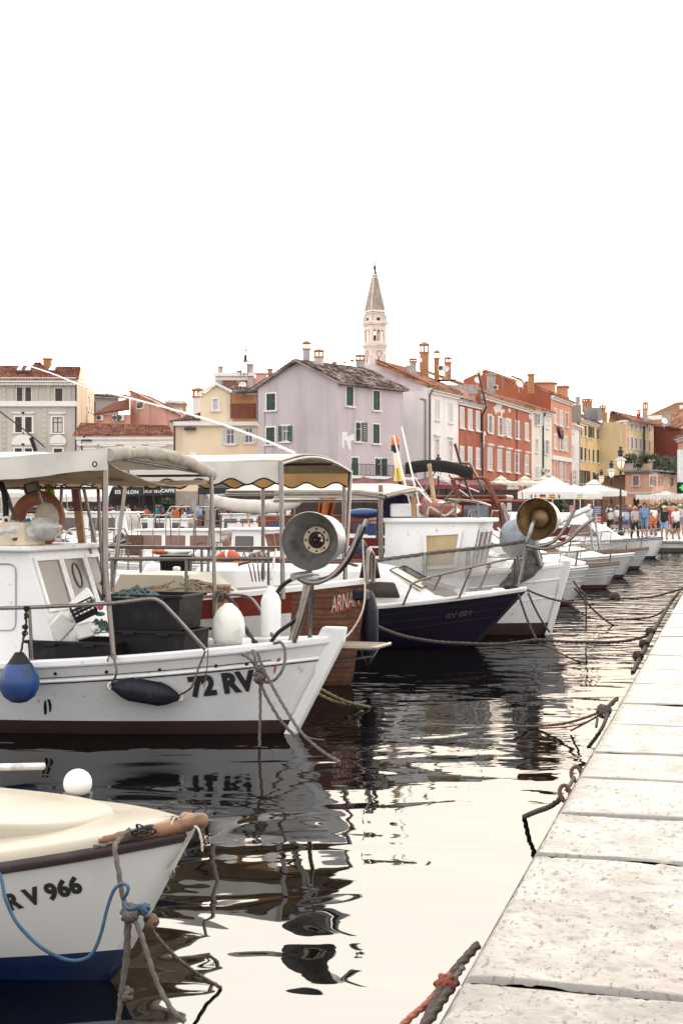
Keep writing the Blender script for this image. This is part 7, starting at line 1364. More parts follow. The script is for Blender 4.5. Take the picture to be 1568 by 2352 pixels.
lampara(b4.o, b4.I @ P(1232, 1192, 22.6), b4.I.to_3x3() @ Vector((-.42, -.9, -.02)), .335, .38, GALV, BRASS, burner=False, name='fishing_lamp'); mb = MB(); z_ = (b4.I.to_3x3() @ Vector((-.42, -.9, -.02))).normalized(); mb.lathe([(0, -.15), (.14, -.15), (.15, -.18)], 24, 0, True, Matrix.Translation(b4.I @ P(1232, 1192, 22.6)) @ z_.to_track_quat('Z', 'Y').to_matrix().to_4x4()); b4.part(mb, 'lamp_plate', pm('brown_plate', (.20, .12, .06), .45, .6, var=.3))
mb = MB(); T0 = Matrix.Translation(b4.I @ P(1229, 1190, 22.85)); mb.tube([b4.I @ P(1229, 1190, 22.9), b4.I @ P(1222, 1205, 22.5), b4.I @ P(1212, 1240, 22.4), b4.I @ P(1208, 1250, 22.5)], .035, 8); b4.part(mb, 'lamp_stem', GALV)
mb = MB(); zz_ = Vector((-.5, -.86, 0)); T = Matrix.Translation(b4.I @ P(1186, 1236, 23.0)) @ (b4.I.to_3x3() @ zz_).to_track_quat('Z', 'Y').to_matrix().to_4x4(); mb.lathe([(0, .0), (.30, .0), (.32, -.02), (.3, -.25), (0, -.3)], 24, 0, True, T); b4.part(mb, 'second_lamp', pm('pale_blue_metal', (.42, .48, .53), .5, .2, dirt=(.2, .2, .2), dsc=6))
for l in ([(1206, 1252), (1230, 1256), (1270, 1244), (1298, 1210), (1318, 1170)], [(1210, 1254), (1250, 1260), (1300, 1244), (1330, 1215), (1364, 1190)]): b4.tubes('lamp_arm', [smooth([b4.I @ P(u, v, 22.4) for u, v in l], 5)], STEEL, .03)
b4.tubes('lamp_post', [[b4.I @ P(1208, 1250, 22.6), b4.I @ P(1196, 1300, 22.6), b4.I @ P(1194, 1330, 22.7)], [b4.I @ P(1228, 1258, 22.8), b4.I @ P(1240, 1300, 22.9)]], GALV, .04)
# mooring lines of the middle boats to the quay
def toq(Y): return Vector((EX(Y) - .02, Y, .42))
def line(a, b_, sag, r, mat, label, n=9): rope([a.lerp(b_, k / n) - Vector((0, 0, sag * 4 * (k / n) * (1 - k / n))) for k in range(n + 1)], r, mat, label, strand=False)
line(P(1320, 1352, 23.0), toq(31), .85, .018, ROPED, 'dark sagging line from the white fishing boat stem to the quay'); line(P(1316, 1335, 23.0), P(1344, 1366, 22.6), .02, .016, ROPED, 'short dark bridle on the white fishing boat stem'); line(P(1345, 1366, 22.6), P(1345, 1450, 22.4), 0, .014, ROPED, 'dark line hanging straight into the water off the white fishing boat')
line(P(1210, 1355, 21.1), P(1346, 1384, 22.4), .06, .016, ROPED, 'dark line from the navy bow across the white stem'); line(P(1190, 1365, 21.0), P(1232, 1470, 20.6), .05, .018, ROPED, 'left of two dark lines dropping from the navy bow to the water'); line(P(1212, 1362, 21.0), P(1262, 1452, 20.8), .05, .016, ROPED, 'right of two dark lines dropping from the navy bow to the water')
rope([P(846, 1428, 17.4), P(880, 1445, 18.0), P(930, 1462, 18.6), P(1000, 1474, 19.0), P(1070, 1478, 19.3), P(1140, 1480, 19.5), P(1200, 1474, 19.7), P(1236, 1470, 19.8), P(1320, 1475, 20.4), P(1420, 1474, 21), P(1480, 1462, 21.6), P(1502, 1448, 22.2)], .02, ROPED, 'long thick dark hawser skimming the water from the wooden bow to the quay')
rope([P(1236, 1475, 19.8), P(1270, 1492, 19.6), P(1330, 1520, 19.2), P(1400, 1532, 19.6), P(1452, 1534, 20.2)], .012, ROPED, 'thin dark line below the thick hawser reaching the quay wall', strand=False)
rope([P(1180, 1668, 13.2), P(1230, 1668, 13.5), P(1300, 1660, 13.1), P(1352, 1645, 12.5), P(1386, 1630, 12.0)], .011, ROPEG, 'thick brownish rope rising from the water to a big knot at the quay'); rope([P(1240, 1672, 13.3), P(1310, 1668, 12.9), P(1360, 1652, 12.4), P(1384, 1636, 11.9)], .007, ROPER, 'thinner rusty rope under the thick brownish rope at the quay', strand=False); rope([P(1310, 1678, 13.2), P(1345, 1660, 12.5), P(1375, 1642, 11.9)], .010, ROPEG, 'thin grey line below the brownish ropes at the quay', strand=False)
mb, nm, mt = knot(P(1386, 1633, 11.85), .05, ROPEG, 51, 9, tr=.011); o = mb.build('knot', mt, None, center=True); tag(o, 'big grey rope knot where the brownish ropes meet the quay', 'knot'); rope([P(1392, 1628, 11.9), P(1406, 1614, 12.0), P(1416, 1604, 12.1)], .018, ROPED, 'short dark rope tying the big grey knot to the quay edge')
rope([P(1395, 1640, 11.7), P(1384, 1668, 11.3), P(1370, 1690, 11.2), P(1350, 1716, 11.6)], .014, ROPED, 'dark weedy rope hanging along the quay wall under the big knot'); rope([P(1371, 1650, 11.8), P(1368, 1670, 11.7)], .012, ROPEG, 'short rope tail under the big grey knot', strand=False)
rope([P(1290, 1832, 8.25), P(1262, 1852, 8.5), P(1230, 1864, 9.0), P(1202, 1876, 9.64)], .015, ROPED, 'short dark rope running from the quay ring into the water')
for i, (u, v, Y) in enumerate(((1322, 1778, 8.75), (1296, 1822, 8.2))): mb = MB(); p = P(u, v, Y); mb.tube([p + Vector((.03 * math.cos(a), .02 * math.sin(a), .042 * math.sin(a))) for a in [2 * math.pi * k / 16 for k in range(17)]], .012, 8); o = mb.build('mooring_ring', pm('rusty_iron', (.10, .055, .04), .8, var=.4, sc=20), None, center=True); tag(o, ['rusty iron ring on the quay edge, farther of two', 'rusty iron ring on the quay edge with the short dark rope'][i], 'ring')
rope([P(1318, 1786, 8.7), P(1310, 1800, 8.5), P(1300, 1815, 8.3)], .011, ROPEG, 'short worn rope joining the two iron rings on the quay edge')
for i, (pts, r_, m_, lb) in enumerate((([(1095, 2172), (1070, 2200), (1040, 2235), (1012, 2275), (990, 2320), (968, 2372)], .016, ROPED, 'dark weedy rope along the quay edge at the bottom, topmost'), ([(1062, 2222), (1045, 2245), (1030, 2268), (1010, 2300), (985, 2345), (962, 2380)], .011, ROPEG, 'grey rope along the quay edge at the bottom'), ([(1040, 2240), (1018, 2258), (1000, 2282), (975, 2310), (945, 2335), (915, 2365)], .011, ROPER, 'rust red rope running off the bottom edge beside the quay'), ([(1046, 2255), (1020, 2290), (1000, 2320), (980, 2352), (960, 2385)], .016, ROPED, 'second dark rope along the quay edge at the bottom'))): rope([P(u, v, 1.72 * FD / (v - HV)) for u, v in pts], r_, m_, lb)
mb, nm, mt = knot(P(1022, 2262, 5.1), .03, ROPER, 61, 5, tr=.011); o = mb.build('knot', mt, None, center=True); tag(o, 'rust red knot beside the quay edge at the bottom', 'knot')
for i, (pts, lb) in enumerate((([(1566, 1352), (1540, 1360), (1490, 1372), (1412, 1375)], 'dark line from the quay to the round float on the water'), ([(1560, 1358), (1530, 1395), (1500, 1415), (1450, 1422), (1380, 1424), (1340, 1412), (1290, 1375)], 'long dark sagging line from the quay to the grey clinker bow'), ([(1545, 1372), (1520, 1415), (1500, 1450), (1480, 1490), (1462, 1525), (1452, 1545)], 'dark weedy rope hanging along the far part of the near quay wall'), ([(1500, 1448), (1488, 1470), (1478, 1495), (1465, 1512)], 'tangled dark rope end below the hawser at the quay'))): rope([P(u, v, 1.75 * FD / (v - HV) if i in (2, 3) else (26 if i == 1 else 28) + (.2 * k)) for k, (u, v) in enumerate(pts)], (.018, .016, .024, .024)[i], ROPED, lb)
for i, (u, v) in enumerate(((1492, 1452), (1478, 1480), (1464, 1508))): mb, nm, mt = knot(P(u, v, 1.72 * FD / (v - HV)), (.05), ROPED, 70 + i, 6, tr=.016); o = mb.build('knot', mt, None, center=True); tag(o, ['dark rope tangle at the quay where the hawser ends', 'dark rope tangle at the quay just below the hawser end', 'lowest dark rope tangle on the quay wall below the hawser'][i], 'knot')
p = onz(1411, 1372, .02); mb = MB(); mb.ball(p, .13, 0, 16); o = mb.build('float_ball', ROPED, None, center=True); tag(o, 'dark round float on the bright water off the quay', 'float')
# ================================================================ boats across the basin
OBW = pm('white_cowl', (.68, .68, .67), .35, var=.05); OBN = pm('navy_cowl', (.03, .04, .075), .35); OBK = pm('black_cowl', (.014, .014, .016), .35); OBG = pm('silver_cowl', (.40, .44, .47), .3, .3)
GREYH = pm('pale_grey_hull', (.50, .50, .50), .45, var=.06, dirt=(.25, .23, .21), dsc=2, damt=.4, streak=True); BLUEH = pm('blue_hull', (.012, .055, .17), .35); REDH = pm('dark_red_hull', (.16, .02, .012), .4); OFFH = pm('off_white_hull', (.66, .65, .62), .4, var=.06, dirt=(.3, .28, .25), dsc=2, damt=.4, streak=True)
def outboard(b, cowl, tilt=0.0, y=0.0, s=1.0, z=None):
 z = b.sheer(1) + .05 if z is None else z; T = Matrix.Translation((-b.L - .08 * s, y, z)) @ Matrix.Rotation(tilt, 4, 'Y') @ Matrix.Scale(s, 4)
 mb = MB(); mb.box((-.10, 0, .02), (.14, .14, .34), 0, T, ch=.02); mb.box((-.12, 0, -.45), (.12, .06, .75), 0, T, ch=.02); mb.box((-.16, 0, -.62), (.34, .16, .02), 0, T); mb.lathe([(0, .16), (.05, .1), (.05, -.14), (0, -.2)], 10, 0, True, T @ Matrix.Translation((-.16, 0, -.8)) @ Matrix.Rotation(R(90), 4, 'Y')); o = b.part(mb, 'outboard_motor', OBK)
 mb = MB(); rs = []
 for zz, wx, wy, ox in ((.12, .17, .12, -.12), (.18, .21, .15, -.13), (.34, .23, .16, -.15), (.46, .20, .15, -.14), (.54, .13, .10, -.11), (.56, .03, .03, -.1)): rs.append([Vector((ox + wx * abs(math.cos(a)) ** .7 * (1 if math.cos(a) > 0 else -1), wy * abs(math.sin(a)) ** .7 * (1 if math.sin(a) > 0 else -1), zz)) for a in [2 * math.pi * k / 20 for k in range(20)]])
 mb.rings(rs, 0, True, True, T); mb.build('cowl', cowl, o); mb = MB(); mb.box((-.13, 0, .27), (.47, .33, .03), 0, T); mb.build('cowl_band', OBK if cowl is not OBK else OBG, o); return o
def gboat(label, u, Y, ang, L, B, style='open', hull=WHITE, boot=BROWN_AF, zb=.75, zm=.5, group=None, stern=False, name='motorboat', cabc=WHITE, glass=GLASSD, ob=None, tilt=0.0, railed=True, rake=.35, clinker=False, trim=None, cabx=.30, cabh=.75, ports=3, pe=2.2, band=None, cabl=.42):
 p = XY(u, Y); a = R(ang)
 if stern: p = p + Vector((math.cos(a), -math.sin(a), 0)) * L
 b = Boat(name, label, 'boat', (p.x, p.y), ang, L, B, zb, zm, zm + .03, rake, group, wr=.78, pe=pe); b.hull([hull, boot] + ([band] if band else []), zboot=.1, nt=18, rows=6, bands=[(0, .3, 2)] if band else None)
 b.cap(.1, .035, trim or cabc, n=18); b.strake(.05, .018, trim or cabc, 'rubrail', h=.016, n=16)
 if clinker:
  for k in range(4): b.strake(.1 + k * (zm - .18) / 4, .009, hull, 'plank', h=.012, n=14)
 near = -1 if math.cos(a) > 0 else 1
 if style == 'open':
  b.deck(.25, cabc, n=12); mb = MB()
  for x in (-.45, -.72): mb.box((x * L, 0, zm - .06), (.28, B * .8, .04), ch=.008)
  b.part(mb, 'thwart', TEAK)['kind'] = 'stuff'
 else:
  b.deck(.03, cabc, n=12, inner=False, inset=.05); x0, x1 = -L * cabx, -L * (cabx + cabl); h = cabh; w = B * .36; z0 = zm - .1; zt = zm + h
  if style == 'cuddy':
   rs = []
   for x, hh, ww in ((x0 + .8, .12, .55), (x0 + .1, h * .55, .85), (x0 - .25, h * .62, .95), (x0 - .75, h, 1), (x1, h, 1), (x1 - .02, h * .95, 1)): rs.append([Vector((x, -w * ww, z0)), Vector((x, -w * ww * .97, zm + hh * .6)), Vector((x, -w * ww * .82, zm + hh)), Vector((x, 0, zm + hh + .05)), Vector((x, w * ww * .82, zm + hh)), Vector((x, w * ww * .97, zm + hh * .6)), Vector((x, w * ww, z0))])
   mb = MB(); mb.rings(rs, 0, False, False, closed=False); mb.add(rs[-1], [tuple(range(7))]); cb = b.part(mb, 'cabin', cabc); xs = [x0 - .35, x1 + .12]
   for sd in (-1, 1):
    q = [Vector((xs[1], sd * (w + .008), zm + h * .22)), Vector((xs[0] + .25, sd * (w * .985 + .008), zm + h * .22)), Vector((xs[0] - .2, sd * (w * .95 + .01), zm + h * .62)), Vector((xs[1], sd * (w * .955 + .01), zm + h * .66))]
    if sd > 0: q = [q[1], q[0], q[3], q[2]]
    pane_on(b, q, glass, 'window', .06, .012, cb)
   for y0, y1_ in ((-w * .72, -.04), (.04, w * .72)): pane_on(b, [Vector((x0 - .28, y0, zm + h * .66)), Vector((x0 - .28, y1_, zm + h * .68)), Vector((x0 - .68, y1_ * .95, zm + h * .96)), Vector((x0 - .68, y0 * .95, zm + h * .94))], glass, 'windscreen', .05, .03, cb)
  else:
   mb = MB(); wbox(mb, [(x1, -w, z0), (x0, -w, z0), (x0, w, z0), (x1, w, z0), (x1 + .04, -w * .93, zt), (x0 - .22, -w * .93, zt), (x0 - .22, w * .93, zt), (x1 + .04, w * .93, zt)]); cb = b.part(mb, 'wheelhouse', cabc); mb = MB(); mb.box(((x0 + x1) / 2 - .08, 0, zt + .02), (x0 - x1 + .1, 2 * w + .08, .05), ch=.012); b.part(mb, 'wheelhouse_roof', cabc, cb)
   for sd in (-1, 1):
    for i in range(ports):
     a0, a1 = x1 + .12 + (x0 - x1 - .45) * i / ports, x1 + .12 + (x0 - x1 - .45) * (i + .8) / ports; f = lambda x, s_: Vector((x, sd * (w * (1 - .07 * s_) + .004), z0 + (zt - z0) * s_)); q = [f(a0, .45), f(a1, .45), f(a1, .85), f(a0, .85)]
     if sd > 0: q = [q[1], q[0], q[3], q[2]]
     pane_on(b, q, glass, 'window', .04, .006, cb)
   for y0, y1_ in ((-w * .82, -.03), (.03, w * .82)): f = lambda y, s_: Vector((x0 - .22 * s_ + .008, y, z0 + (zt - z0) * s_)); pane_on(b, [f(y0, .45), f(y1_, .45), f(y1_, .9), f(y0, .9)], glass, 'windscreen', .04, .004, cb)
 if railed:
  pts = [Vector((b.x(t, b.sheer(t)), -(b.hs(t) - .08), b.sheer(t) + .36)) for t in (.36, .25, .12, .04)] + [Vector((.02, 0, b.zb + .38))]; pts += [Vector((p_.x, -p_.y, p_.z)) for p_ in pts[-2::-1]]; pts = [pts[0] + Vector((-.15, 0, -.34))] + pts + [pts[-1] + Vector((-.15, 0, -.34))]
  mb = MB(); mb.tube(smooth(pts, 3), .014, 6)
  for k in (2, 4, 6, 8): mb.tube([pts[k], pts[k] + Vector((-.05, 0, -.36))], .012, 6)
  b.part(mb, 'rail', STEEL)
 rk = random.Random(int(u * 7 + Y))
 if style != 'open':
  x_ = -L * (cabx + cabl) - .06; mb = MB(); mb.box(((x_ - L + .25) / 2, 0, zm + .012), (abs(-L + .25 - x_), B * .62, .07), ch=.01); b.part(mb, 'cockpit_shade', DARKP)  # dark slab laid on the deck stands in for the shaded cockpit
  if rk.random() < .7: mb = MB(); xx = x_ + .3; mb.tube([(xx, 0, zm + cabh), (xx - .1, 0, zm + cabh + rk.uniform(.5, 1.3))], .022, 6); b.part(mb, 'mast', rk.choice([STEEL, WOODT, BLACK]))
 if rk.random() < .6:
  k_ = rk.uniform(.55, .9) * L; hh = zm + rk.uniform(1.0, 1.35); mb = MB()
  for x in (-k_, -k_ - .7): mb.tube(smooth([(x, -B * .42, zm), (x, -B * .4, hh), (x, 0, hh + .12), (x, B * .4, hh), (x, B * .42, zm)], 3), .016, 6)
  b.part(mb, 'bimini_frame', STEEL)['kind'] = 'stuff'
 if ob is None: ob, tilt = rk.choice([OBK, OBN, OBG, OBK]), rk.choice([0, -.4, -.7])
 outboard(b, ob, tilt)
 return b
G = 'boats moored across the basin'
# grey clinker row at the quay, then the cruisers beyond
gboat('pale grey clinker boat with white cuddy, just beyond the white fishing boat stem', 1352, 30.5, 15, 5.8, 2.2, 'cuddy', GREYH, RED_AF, .82, .60, G, clinker=True, cabh=.62)
gboat('pale grey clinker boat whose bow shows second beyond the white fishing boat', 1424, 36.5, 15, 5.6, 2.1, 'cuddy', GREYH, RED_AF, .68, .50, G, clinker=True, trim=pm('brown_trim', (.16, .07, .04), .5), cabh=.55, glass=GLASSR)
gboat('grey hulled boat with low rail, third bow beyond the white fishing boat', 1458, 42, 15, 5.8, 2.1, 'cuddy', GREYH, RED_AF, .72, .52, G, cabh=.6, glass=GLASSR)
gboat('grey boat with dark trim, fourth bow towards the far quay', 1491, 48, 14, 6.0, 2.2, 'open', GREYH, RED_AF, .72, .5, G, clinker=True, trim=pm('brown_trim', (.16, .07, .04)))
gboat('white motor cruiser with long dark window and blue bow, in front of the walkers', 1524, 58, 12, 8.2, 2.8, 'cuddy', WHITE, BLUE_AF, .85, .66, G, cabh=1.15, glass=GLASSR, band=None, trim=BLUEH)
mb = MB(); b_ = gboat('white cabin boat with brown windows between the bow lamp and the cruiser', 1400, 52, 12, 7.5, 2.6, 'cuddy', WHITE, BLUE_AF, .85, .62, G, cabh=1.0, glass=GLASSR)
gboat('white cuddy boat half hidden behind the bow lamp of the white fishing boat', 1330, 40, 14, 6, 2.2, 'cuddy', WHITE, RED_AF, .8, .58, G, cabh=.85)
# outboards nearer on the left
gboat('white open boat with silver outboard, seen between the canopy poles at left', 306, 27, 188, 5.2, 2.0, 'open', OFFH, BLUE_AF, .7, .5, G, True, ob=OBG, tilt=-.35, railed=False)
gboat('white open boat with tall white outboard covered upright, behind the dark bins', 330, 23.2, 186, 5.0, 2.0, 'open', WHITE, BLUE_AF, .7, .55, G, True, ob=OBW, railed=False)
gboat('off white boat with white tilted outboard, right of the wooden pontoon', 428, 38, 188, 5.4, 2.1, 'open', OFFH, RED_AF, .7, .5, G, True, ob=OBW, tilt=-.7, railed=False)
gboat('off white boat with navy outboard, right of the dark waste bin', 492, 32, 186, 5.5, 2.1, 'open', OFFH, BLUE_AF, .7, .5, G, True, ob=OBN, tilt=-.3, railed=False)
gboat('white runabout with reddish tinted windscreen at left behind the canopy poles', 300, 36, 10, 5.6, 2.1, 'cuddy', WHITE, BLUE_AF, .8, .6, G, cabh=.7, glass=GLASSR)
gboat('white cabin boat with brown red stripe and tall wheelhouse, beyond the pontoon piles', 474, 55, 12, 7.4, 2.5, 'wheel', WHITE, RED_AF, .95, .72, G, cabh=1.15, cabx=.38, band=pm('brown_red_stripe', (.26, .07, .03), .4), ports=2)
gboat('white tall cabin boat left of the striped cabin boat', 330, 62, 14, 6.6, 2.4, 'wheel', WHITE, BLUE_AF, .9, .7, G, cabh=1.1, cabx=.25, ports=2)
b_ = gboat('cream cabin clinker boat with a brown cabin door, left of the bow lamp', 640, 41, 13, 6.2, 2.3, 'wheel', OFFH, BLUE_AF, .85, .66, G, clinker=True, cabh=.75, cabx=.22, cabc=WHITE, glass=GLASSR, ports=3)
mb = MB(); mb.box((-4.1, -.84, .98), (.5, .04, .62)); b_.part(mb, 'door', WOODD)
b_ = gboat('white fishing boat with boxy white wheelhouse and a black fender, behind the bow lamp', 800, 34, 14, 6.0, 2.3, 'wheel', WHITE, BROWN_AF, .95, .7, G, cabh=.85, cabx=.28, cabl=.17, ports=1, name='fishing_boat')
for i, (u, Y, lb, st, c, gl) in enumerate(((70, 66, 'small white cuddy boat at far left under the canopy edge', 'cuddy', WHITE, GLASSD), (180, 74, 'white wheelhouse boat in front of the crowd left of the lime cloth', 'wheel', WHITE, GLASSD), (236, 58, 'white cuddy boat with pale cabin just left of the near canopy pole', 'cuddy', WHITE, GLASSD), (150, 48, 'cream cuddy boat behind the wooden mast', 'cuddy', CREAM, GLASSD), (420, 76, 'white low boat in front of the black awning cafe', 'cuddy', WHITE, GLASSD), (540, 70, 'white boat with wheelhouse in front of the grey chairs', 'wheel', WHITE, GLASSD), (640, 80, 'small white open boat in front of the waiters', 'open', WHITE, GLASSD), (745, 64, 'white wheelhouse boat behind the galvanised lamp', 'wheel', WHITE, GLASSD), (330, 84, 'small white boat farthest back below the black awning', 'cuddy', OFFH, GLASSR), (110, 88, 'off white boat farthest back at the left', 'cuddy', OFFH, GLASSD), (560, 50, 'white open boat with black outboard beyond the orange lifebuoy', 'open', WHITE, GLASSD), (720, 46, 'white open boat behind the hanging pale sail bundle', 'open', OFFH, GLASSD), (255, 45, 'white cuddy boat with grey windows behind the silver outboard', 'cuddy', WHITE, GLASSD), (390, 46, 'white open boat with oars beside the pontoon', 'open', WHITE, GLASSD), (60, 42, 'white open boat at far left behind the wheelhouse roof', 'open', WHITE, GLASSD), (1240, 70, 'white cruiser between the white umbrellas and the bow lamp', 'cuddy', WHITE, GLASSR), (1330, 76, 'white low cruiser in front of the cafe menu boards', 'cuddy', WHITE, GLASSR))):
 rg = random.Random(i + 50); gboat(lb, u, Y, rg.uniform(6, 20), rg.uniform(5.4, 7), rg.uniform(2.0, 2.5), st, c if c is not CREAM else OFFH, rg.choice([BLUE_AF, RED_AF]), rg.uniform(.75, .95), rg.uniform(.52, .7), G, cabc=c, glass=gl, cabh=rg.uniform(.65, 1.2), ob=OBK if 'black outboard' in lb else None)
# pontoon with piles
pt = thing('pontoon', 'short wooden pontoon with two white piles among the moored boats', 'pontoon', (0, 0, 0)); a, c = onz(330, 1300, .0), 0
A_ = P(330, 1246, 44); B_ = P(412, 1248, 44); mb = MB(); d = (B_ - A_)
for i in range(14): mb.box(A_ + d * ((i + .5) / 14), (d.length / 14 - .01, .9, .06))
o = mb.build('deck_board', TEAK, pt); o['kind'] = 'stuff'
for u in (347, 388): mb = MB(); q = P(u, 1192, 44.0); mb.lathe([(.0, 0), (.1, 0), (.1, q.z + .5), (0, q.z + .5)], 14, 0, True, Matrix.Translation((q.x, q.y, -.5))); mb.build('pile', pm('grey_white_pile', (.55, .54, .52), .6), pt)
# deck gear between the boats
for i, (u, v, Y, d, lb) in enumerate(((520, 1306, 22.5, (-.5, -.8, .3), 'bright orange lifebuoy behind the far canopy pole'), (690, 1296, 24, (-.2, -.9, .6), 'orange lifebuoy half hidden left of the galvanised lamp'))): ring_buoy(P(u, v, Y), .24, .07, d, pm('orange_red', (.50, .09, .025), .5), lb, FLOATW)
p = P(405, 1308, 21.5); mb = MB(); wbox(mb, [p + Vector(q) for q in ((-.2, -.18, -.2), (.2, -.18, -.2), (.2, .18, -.2), (-.2, .18, -.2), (-.23, -.2, .22), (.23, -.2, .22), (.23, .2, .22), (-.23, .2, .22))]); [mb.box(p + Vector((-.19 + .05 * i, -.205, .12)), (.02, .02, .14)) for i in range(8)]; o = mb.build('waste_bin', DARKP, None, center=True); tag(o, 'dark ribbed waste bin among the moored boats right of the white outboard', 'bin')
p = P(406, 1333, 20.5); mb = MB(); mb.lathe([(.0, 0), (.055, 0), (.052, .06), (.04, .1), (.052, .14), (.055, .19), (.03, .2), (0, .2)], 14, 0, True, Matrix.Translation(p)); o = mb.build('white_bollard', FLOATW, None, center=True); tag(o, 'small white plastic bollard in front of the dark waste bin', 'bollard')
bag(372, 1266, 30, (.18, .15, .08), 33, 'orange cloth bundle on the boat behind the steel rail', ORANGE, 'cloth_bundle'); bag(408, 1266, 30, (.3, .2, .1), 34, 'white cloth bundle right of the orange bundle', FLOATW, 'cloth_bundle')
net_heap(P(598, 1312, 24), (.45, .3, .32), 60, .014, NETB, 'brown net heap with hanging cords left of the galvanised lamp', 'net', 'net_heap', 23)
for k in range(4): rope([P(560 + 14 * k, 1268, 20 + k * .1), P(572 + 10 * k, 1300, 20), P(580 + 8 * k, 1335, 20.5)], .010, pm('tan_cord', (.32, .25, .18), .9), ['leftmost of four tan cords hanging from the steel rail', 'second from left of four tan cords hanging from the steel rail', 'third from left of four tan cords hanging from the steel rail', 'rightmost of four tan cords hanging from the steel rail'][k], strand=False, name='cord', cat='cord', group='tan cords on the steel rail')
# canvas bundle slung between posts, small white tender cover
mb = MB(); pts = smooth([P(478, 1142, 29), P(500, 1152, 29), P(560, 1163, 29.2), (P(630, 1163, 29.5)), P(680, 1152, 29.7), P(700, 1138, 29.8)], 6); rs = []
for i, c in enumerate(pts): t = i / (len(pts) - 1); r_ = .03 + .12 * math.sin(math.pi * t) ** .5; rs.append([c + Vector((0, .7 * r_ * math.cos(a), r_ * math.sin(a))) * (1 + .15 * mnoise.noise((i * .6, a * 1.4, 1))) for a in [2 * math.pi * k / 14 for k in range(14)]])
mb.rings(rs); o = mb.build('sail_bundle', pm('grey_cream_sail', (.60, .56, .50), .85, dirt=(.3, .27, .22), dsc=4, damt=.6, bump=.4, bsc=8), None, center=True); tag(o, 'long sagging cream sail bundle slung between steel poles', 'sail'); off = o.location.copy()
mb = MB(); mb.tube([P(476, 1138, 29) - off, P(702, 1134, 29.8) - off], .025, 6); mb.build('boom', GALV, o)
for u in (604, 790): mb = MB(); mb.tube([P(u, 1105, 21.5), P(u, 1330, 21.5)], .03, 8); o = mb.build('steel_post', STEEL, None, center=True); tag(o, 'thin steel canopy post standing ' + ('under the sagging sail bundle' if u == 604 else 'behind the galvanised lamp'), 'post')
mb = MB(); mb.sheet(lambda u, v: P(736 + 46 * u - (8 + 16 * u) * v, 1110 + 90 * v, 28) + Vector((0, .12 * math.sin(u * 10), 0)), 14, 10, .02); o = mb.build('orange_cloth', pm('dark_orange_cloth', (.34, .085, .015), .8, var=.3, bump=.3, bsc=6), None, center=True); tag(o, 'dark orange cloth hanging above the galvanised lamp', 'cloth')
# white tour boat and the red wooden ketch
bt = Boat('tour_boat', 'long white excursion boat with flat white awnings and blue panels in mid basin', 'boat', tuple(XY(1060, 50))[:2], 10, 10, 3.4, 1.3, 1.0, 1.1, .5, G); bt.hull([WHITE, RED_AF], zboot=.2, rows=6); bt.cap(.15, .06, REDB); bt.deck(.15, WOODD, inset=.08)
for z, dy in ((2.75, 0), (2.35, .1)): mb = MB(); mb.box((-4.4, dy, z), (4.2, 3.1, .09), ch=.03); bt.part(mb, 'awning', CANVAS)
for x in (-2.5, -4.4, -6.3):
 for y in (-1.45, 1.45): bt.tubes('awning_post', [[(x, y, 1.0), (x, y, 2.75)]], STEEL, .03)
mb = MB(); mb.box((-5.2, .2, 1.35), (4.0, 1.9, .9), ch=.05); bt.part(mb, 'cabin', WOODR)
for i in range(4): mb = MB(); mb.box((-3.0 - i * 1.5, -1.62, 1.28), (1.1, .04, .5)); bt.part(mb, 'side_panel', BLUEH if i % 2 == 0 else WHITE)
rail(bt, [(-1, -1.2, 1.7), (-3, -1.62, 1.62), (-8, -1.7, 1.6), (-9.5, -1.4, 1.65)], .02, tuple(((x, -1.65, 1.62), (x, -1.6, 1.05)) for x in (-3, -4.5, -6, -7.5, -9)), REDB)
p = P(835, 1179, 47.5); mb = MB(); mb.ball(p, (.62, .28, .17), 0, 16); o = mb.build('inflatable_boat', BLUEH, None, center=True); tag(o, 'blue inflatable dinghy with white stripe stowed on the excursion boat', 'dinghy')
bk = Boat('wooden_boat', 'red varnished wooden boat with leaning A frame posts and black sun shade', 'boat', tuple(XY(1310, 46))[:2], 12, 11, 3.4, 1.45, 1.1, 1.2, .6, G); bk.hull([REDH, RED_AF], zboot=.15); bk.cap(.15, .07, WHITE); bk.deck(.2, WOODR, inset=.08); bk.strake(.3, .02, WHITE, 'strake', h=.04)
mb = MB(); wbox(mb, [(-5.2, -1.1, 1.0), (-1.8, -1.0, 1.0), (-1.8, 1.0, 1.0), (-5.2, 1.1, 1.0), (-5.2, -1.0, 2.35), (-2.3, -.9, 2.35), (-2.3, .9, 2.35), (-5.2, 1.0, 2.35)]); cb = bk.part(mb, 'wheelhouse', WOODR); mb = MB(); mb.box((-3.9, 0, 2.42), (3.9, 2.4, .13), ch=.04); bk.part(mb, 'wheelhouse_roof', WOODR, cb)
for x0, x1 in ((-2.55, -3.35), (-3.5, -4.2), (-4.35, -5.05)): pane_on(bk, [Vector((x1, -1.075, 1.45)), Vector((x0, -1.055, 1.45)), Vector((x0, -1.02, 2.15)), Vector((x1, -1.03, 2.15))], pm('blue_grey_glass', (.10, .13, .17), .1, spec=.8), 'window', .05, .02, cb)
for y0, y1_ in ((-.85, -.05), (.05, .85)): pane_on(bk, [Vector((-1.95, y0, 1.45)), Vector((-1.95, y1_, 1.45)), Vector((-2.22, y1_ * .92, 2.2)), Vector((-2.22, y0 * .92, 2.2))], pm('blue_grey_glass', (.10, .13, .17)), 'windscreen', .05, .02, cb)
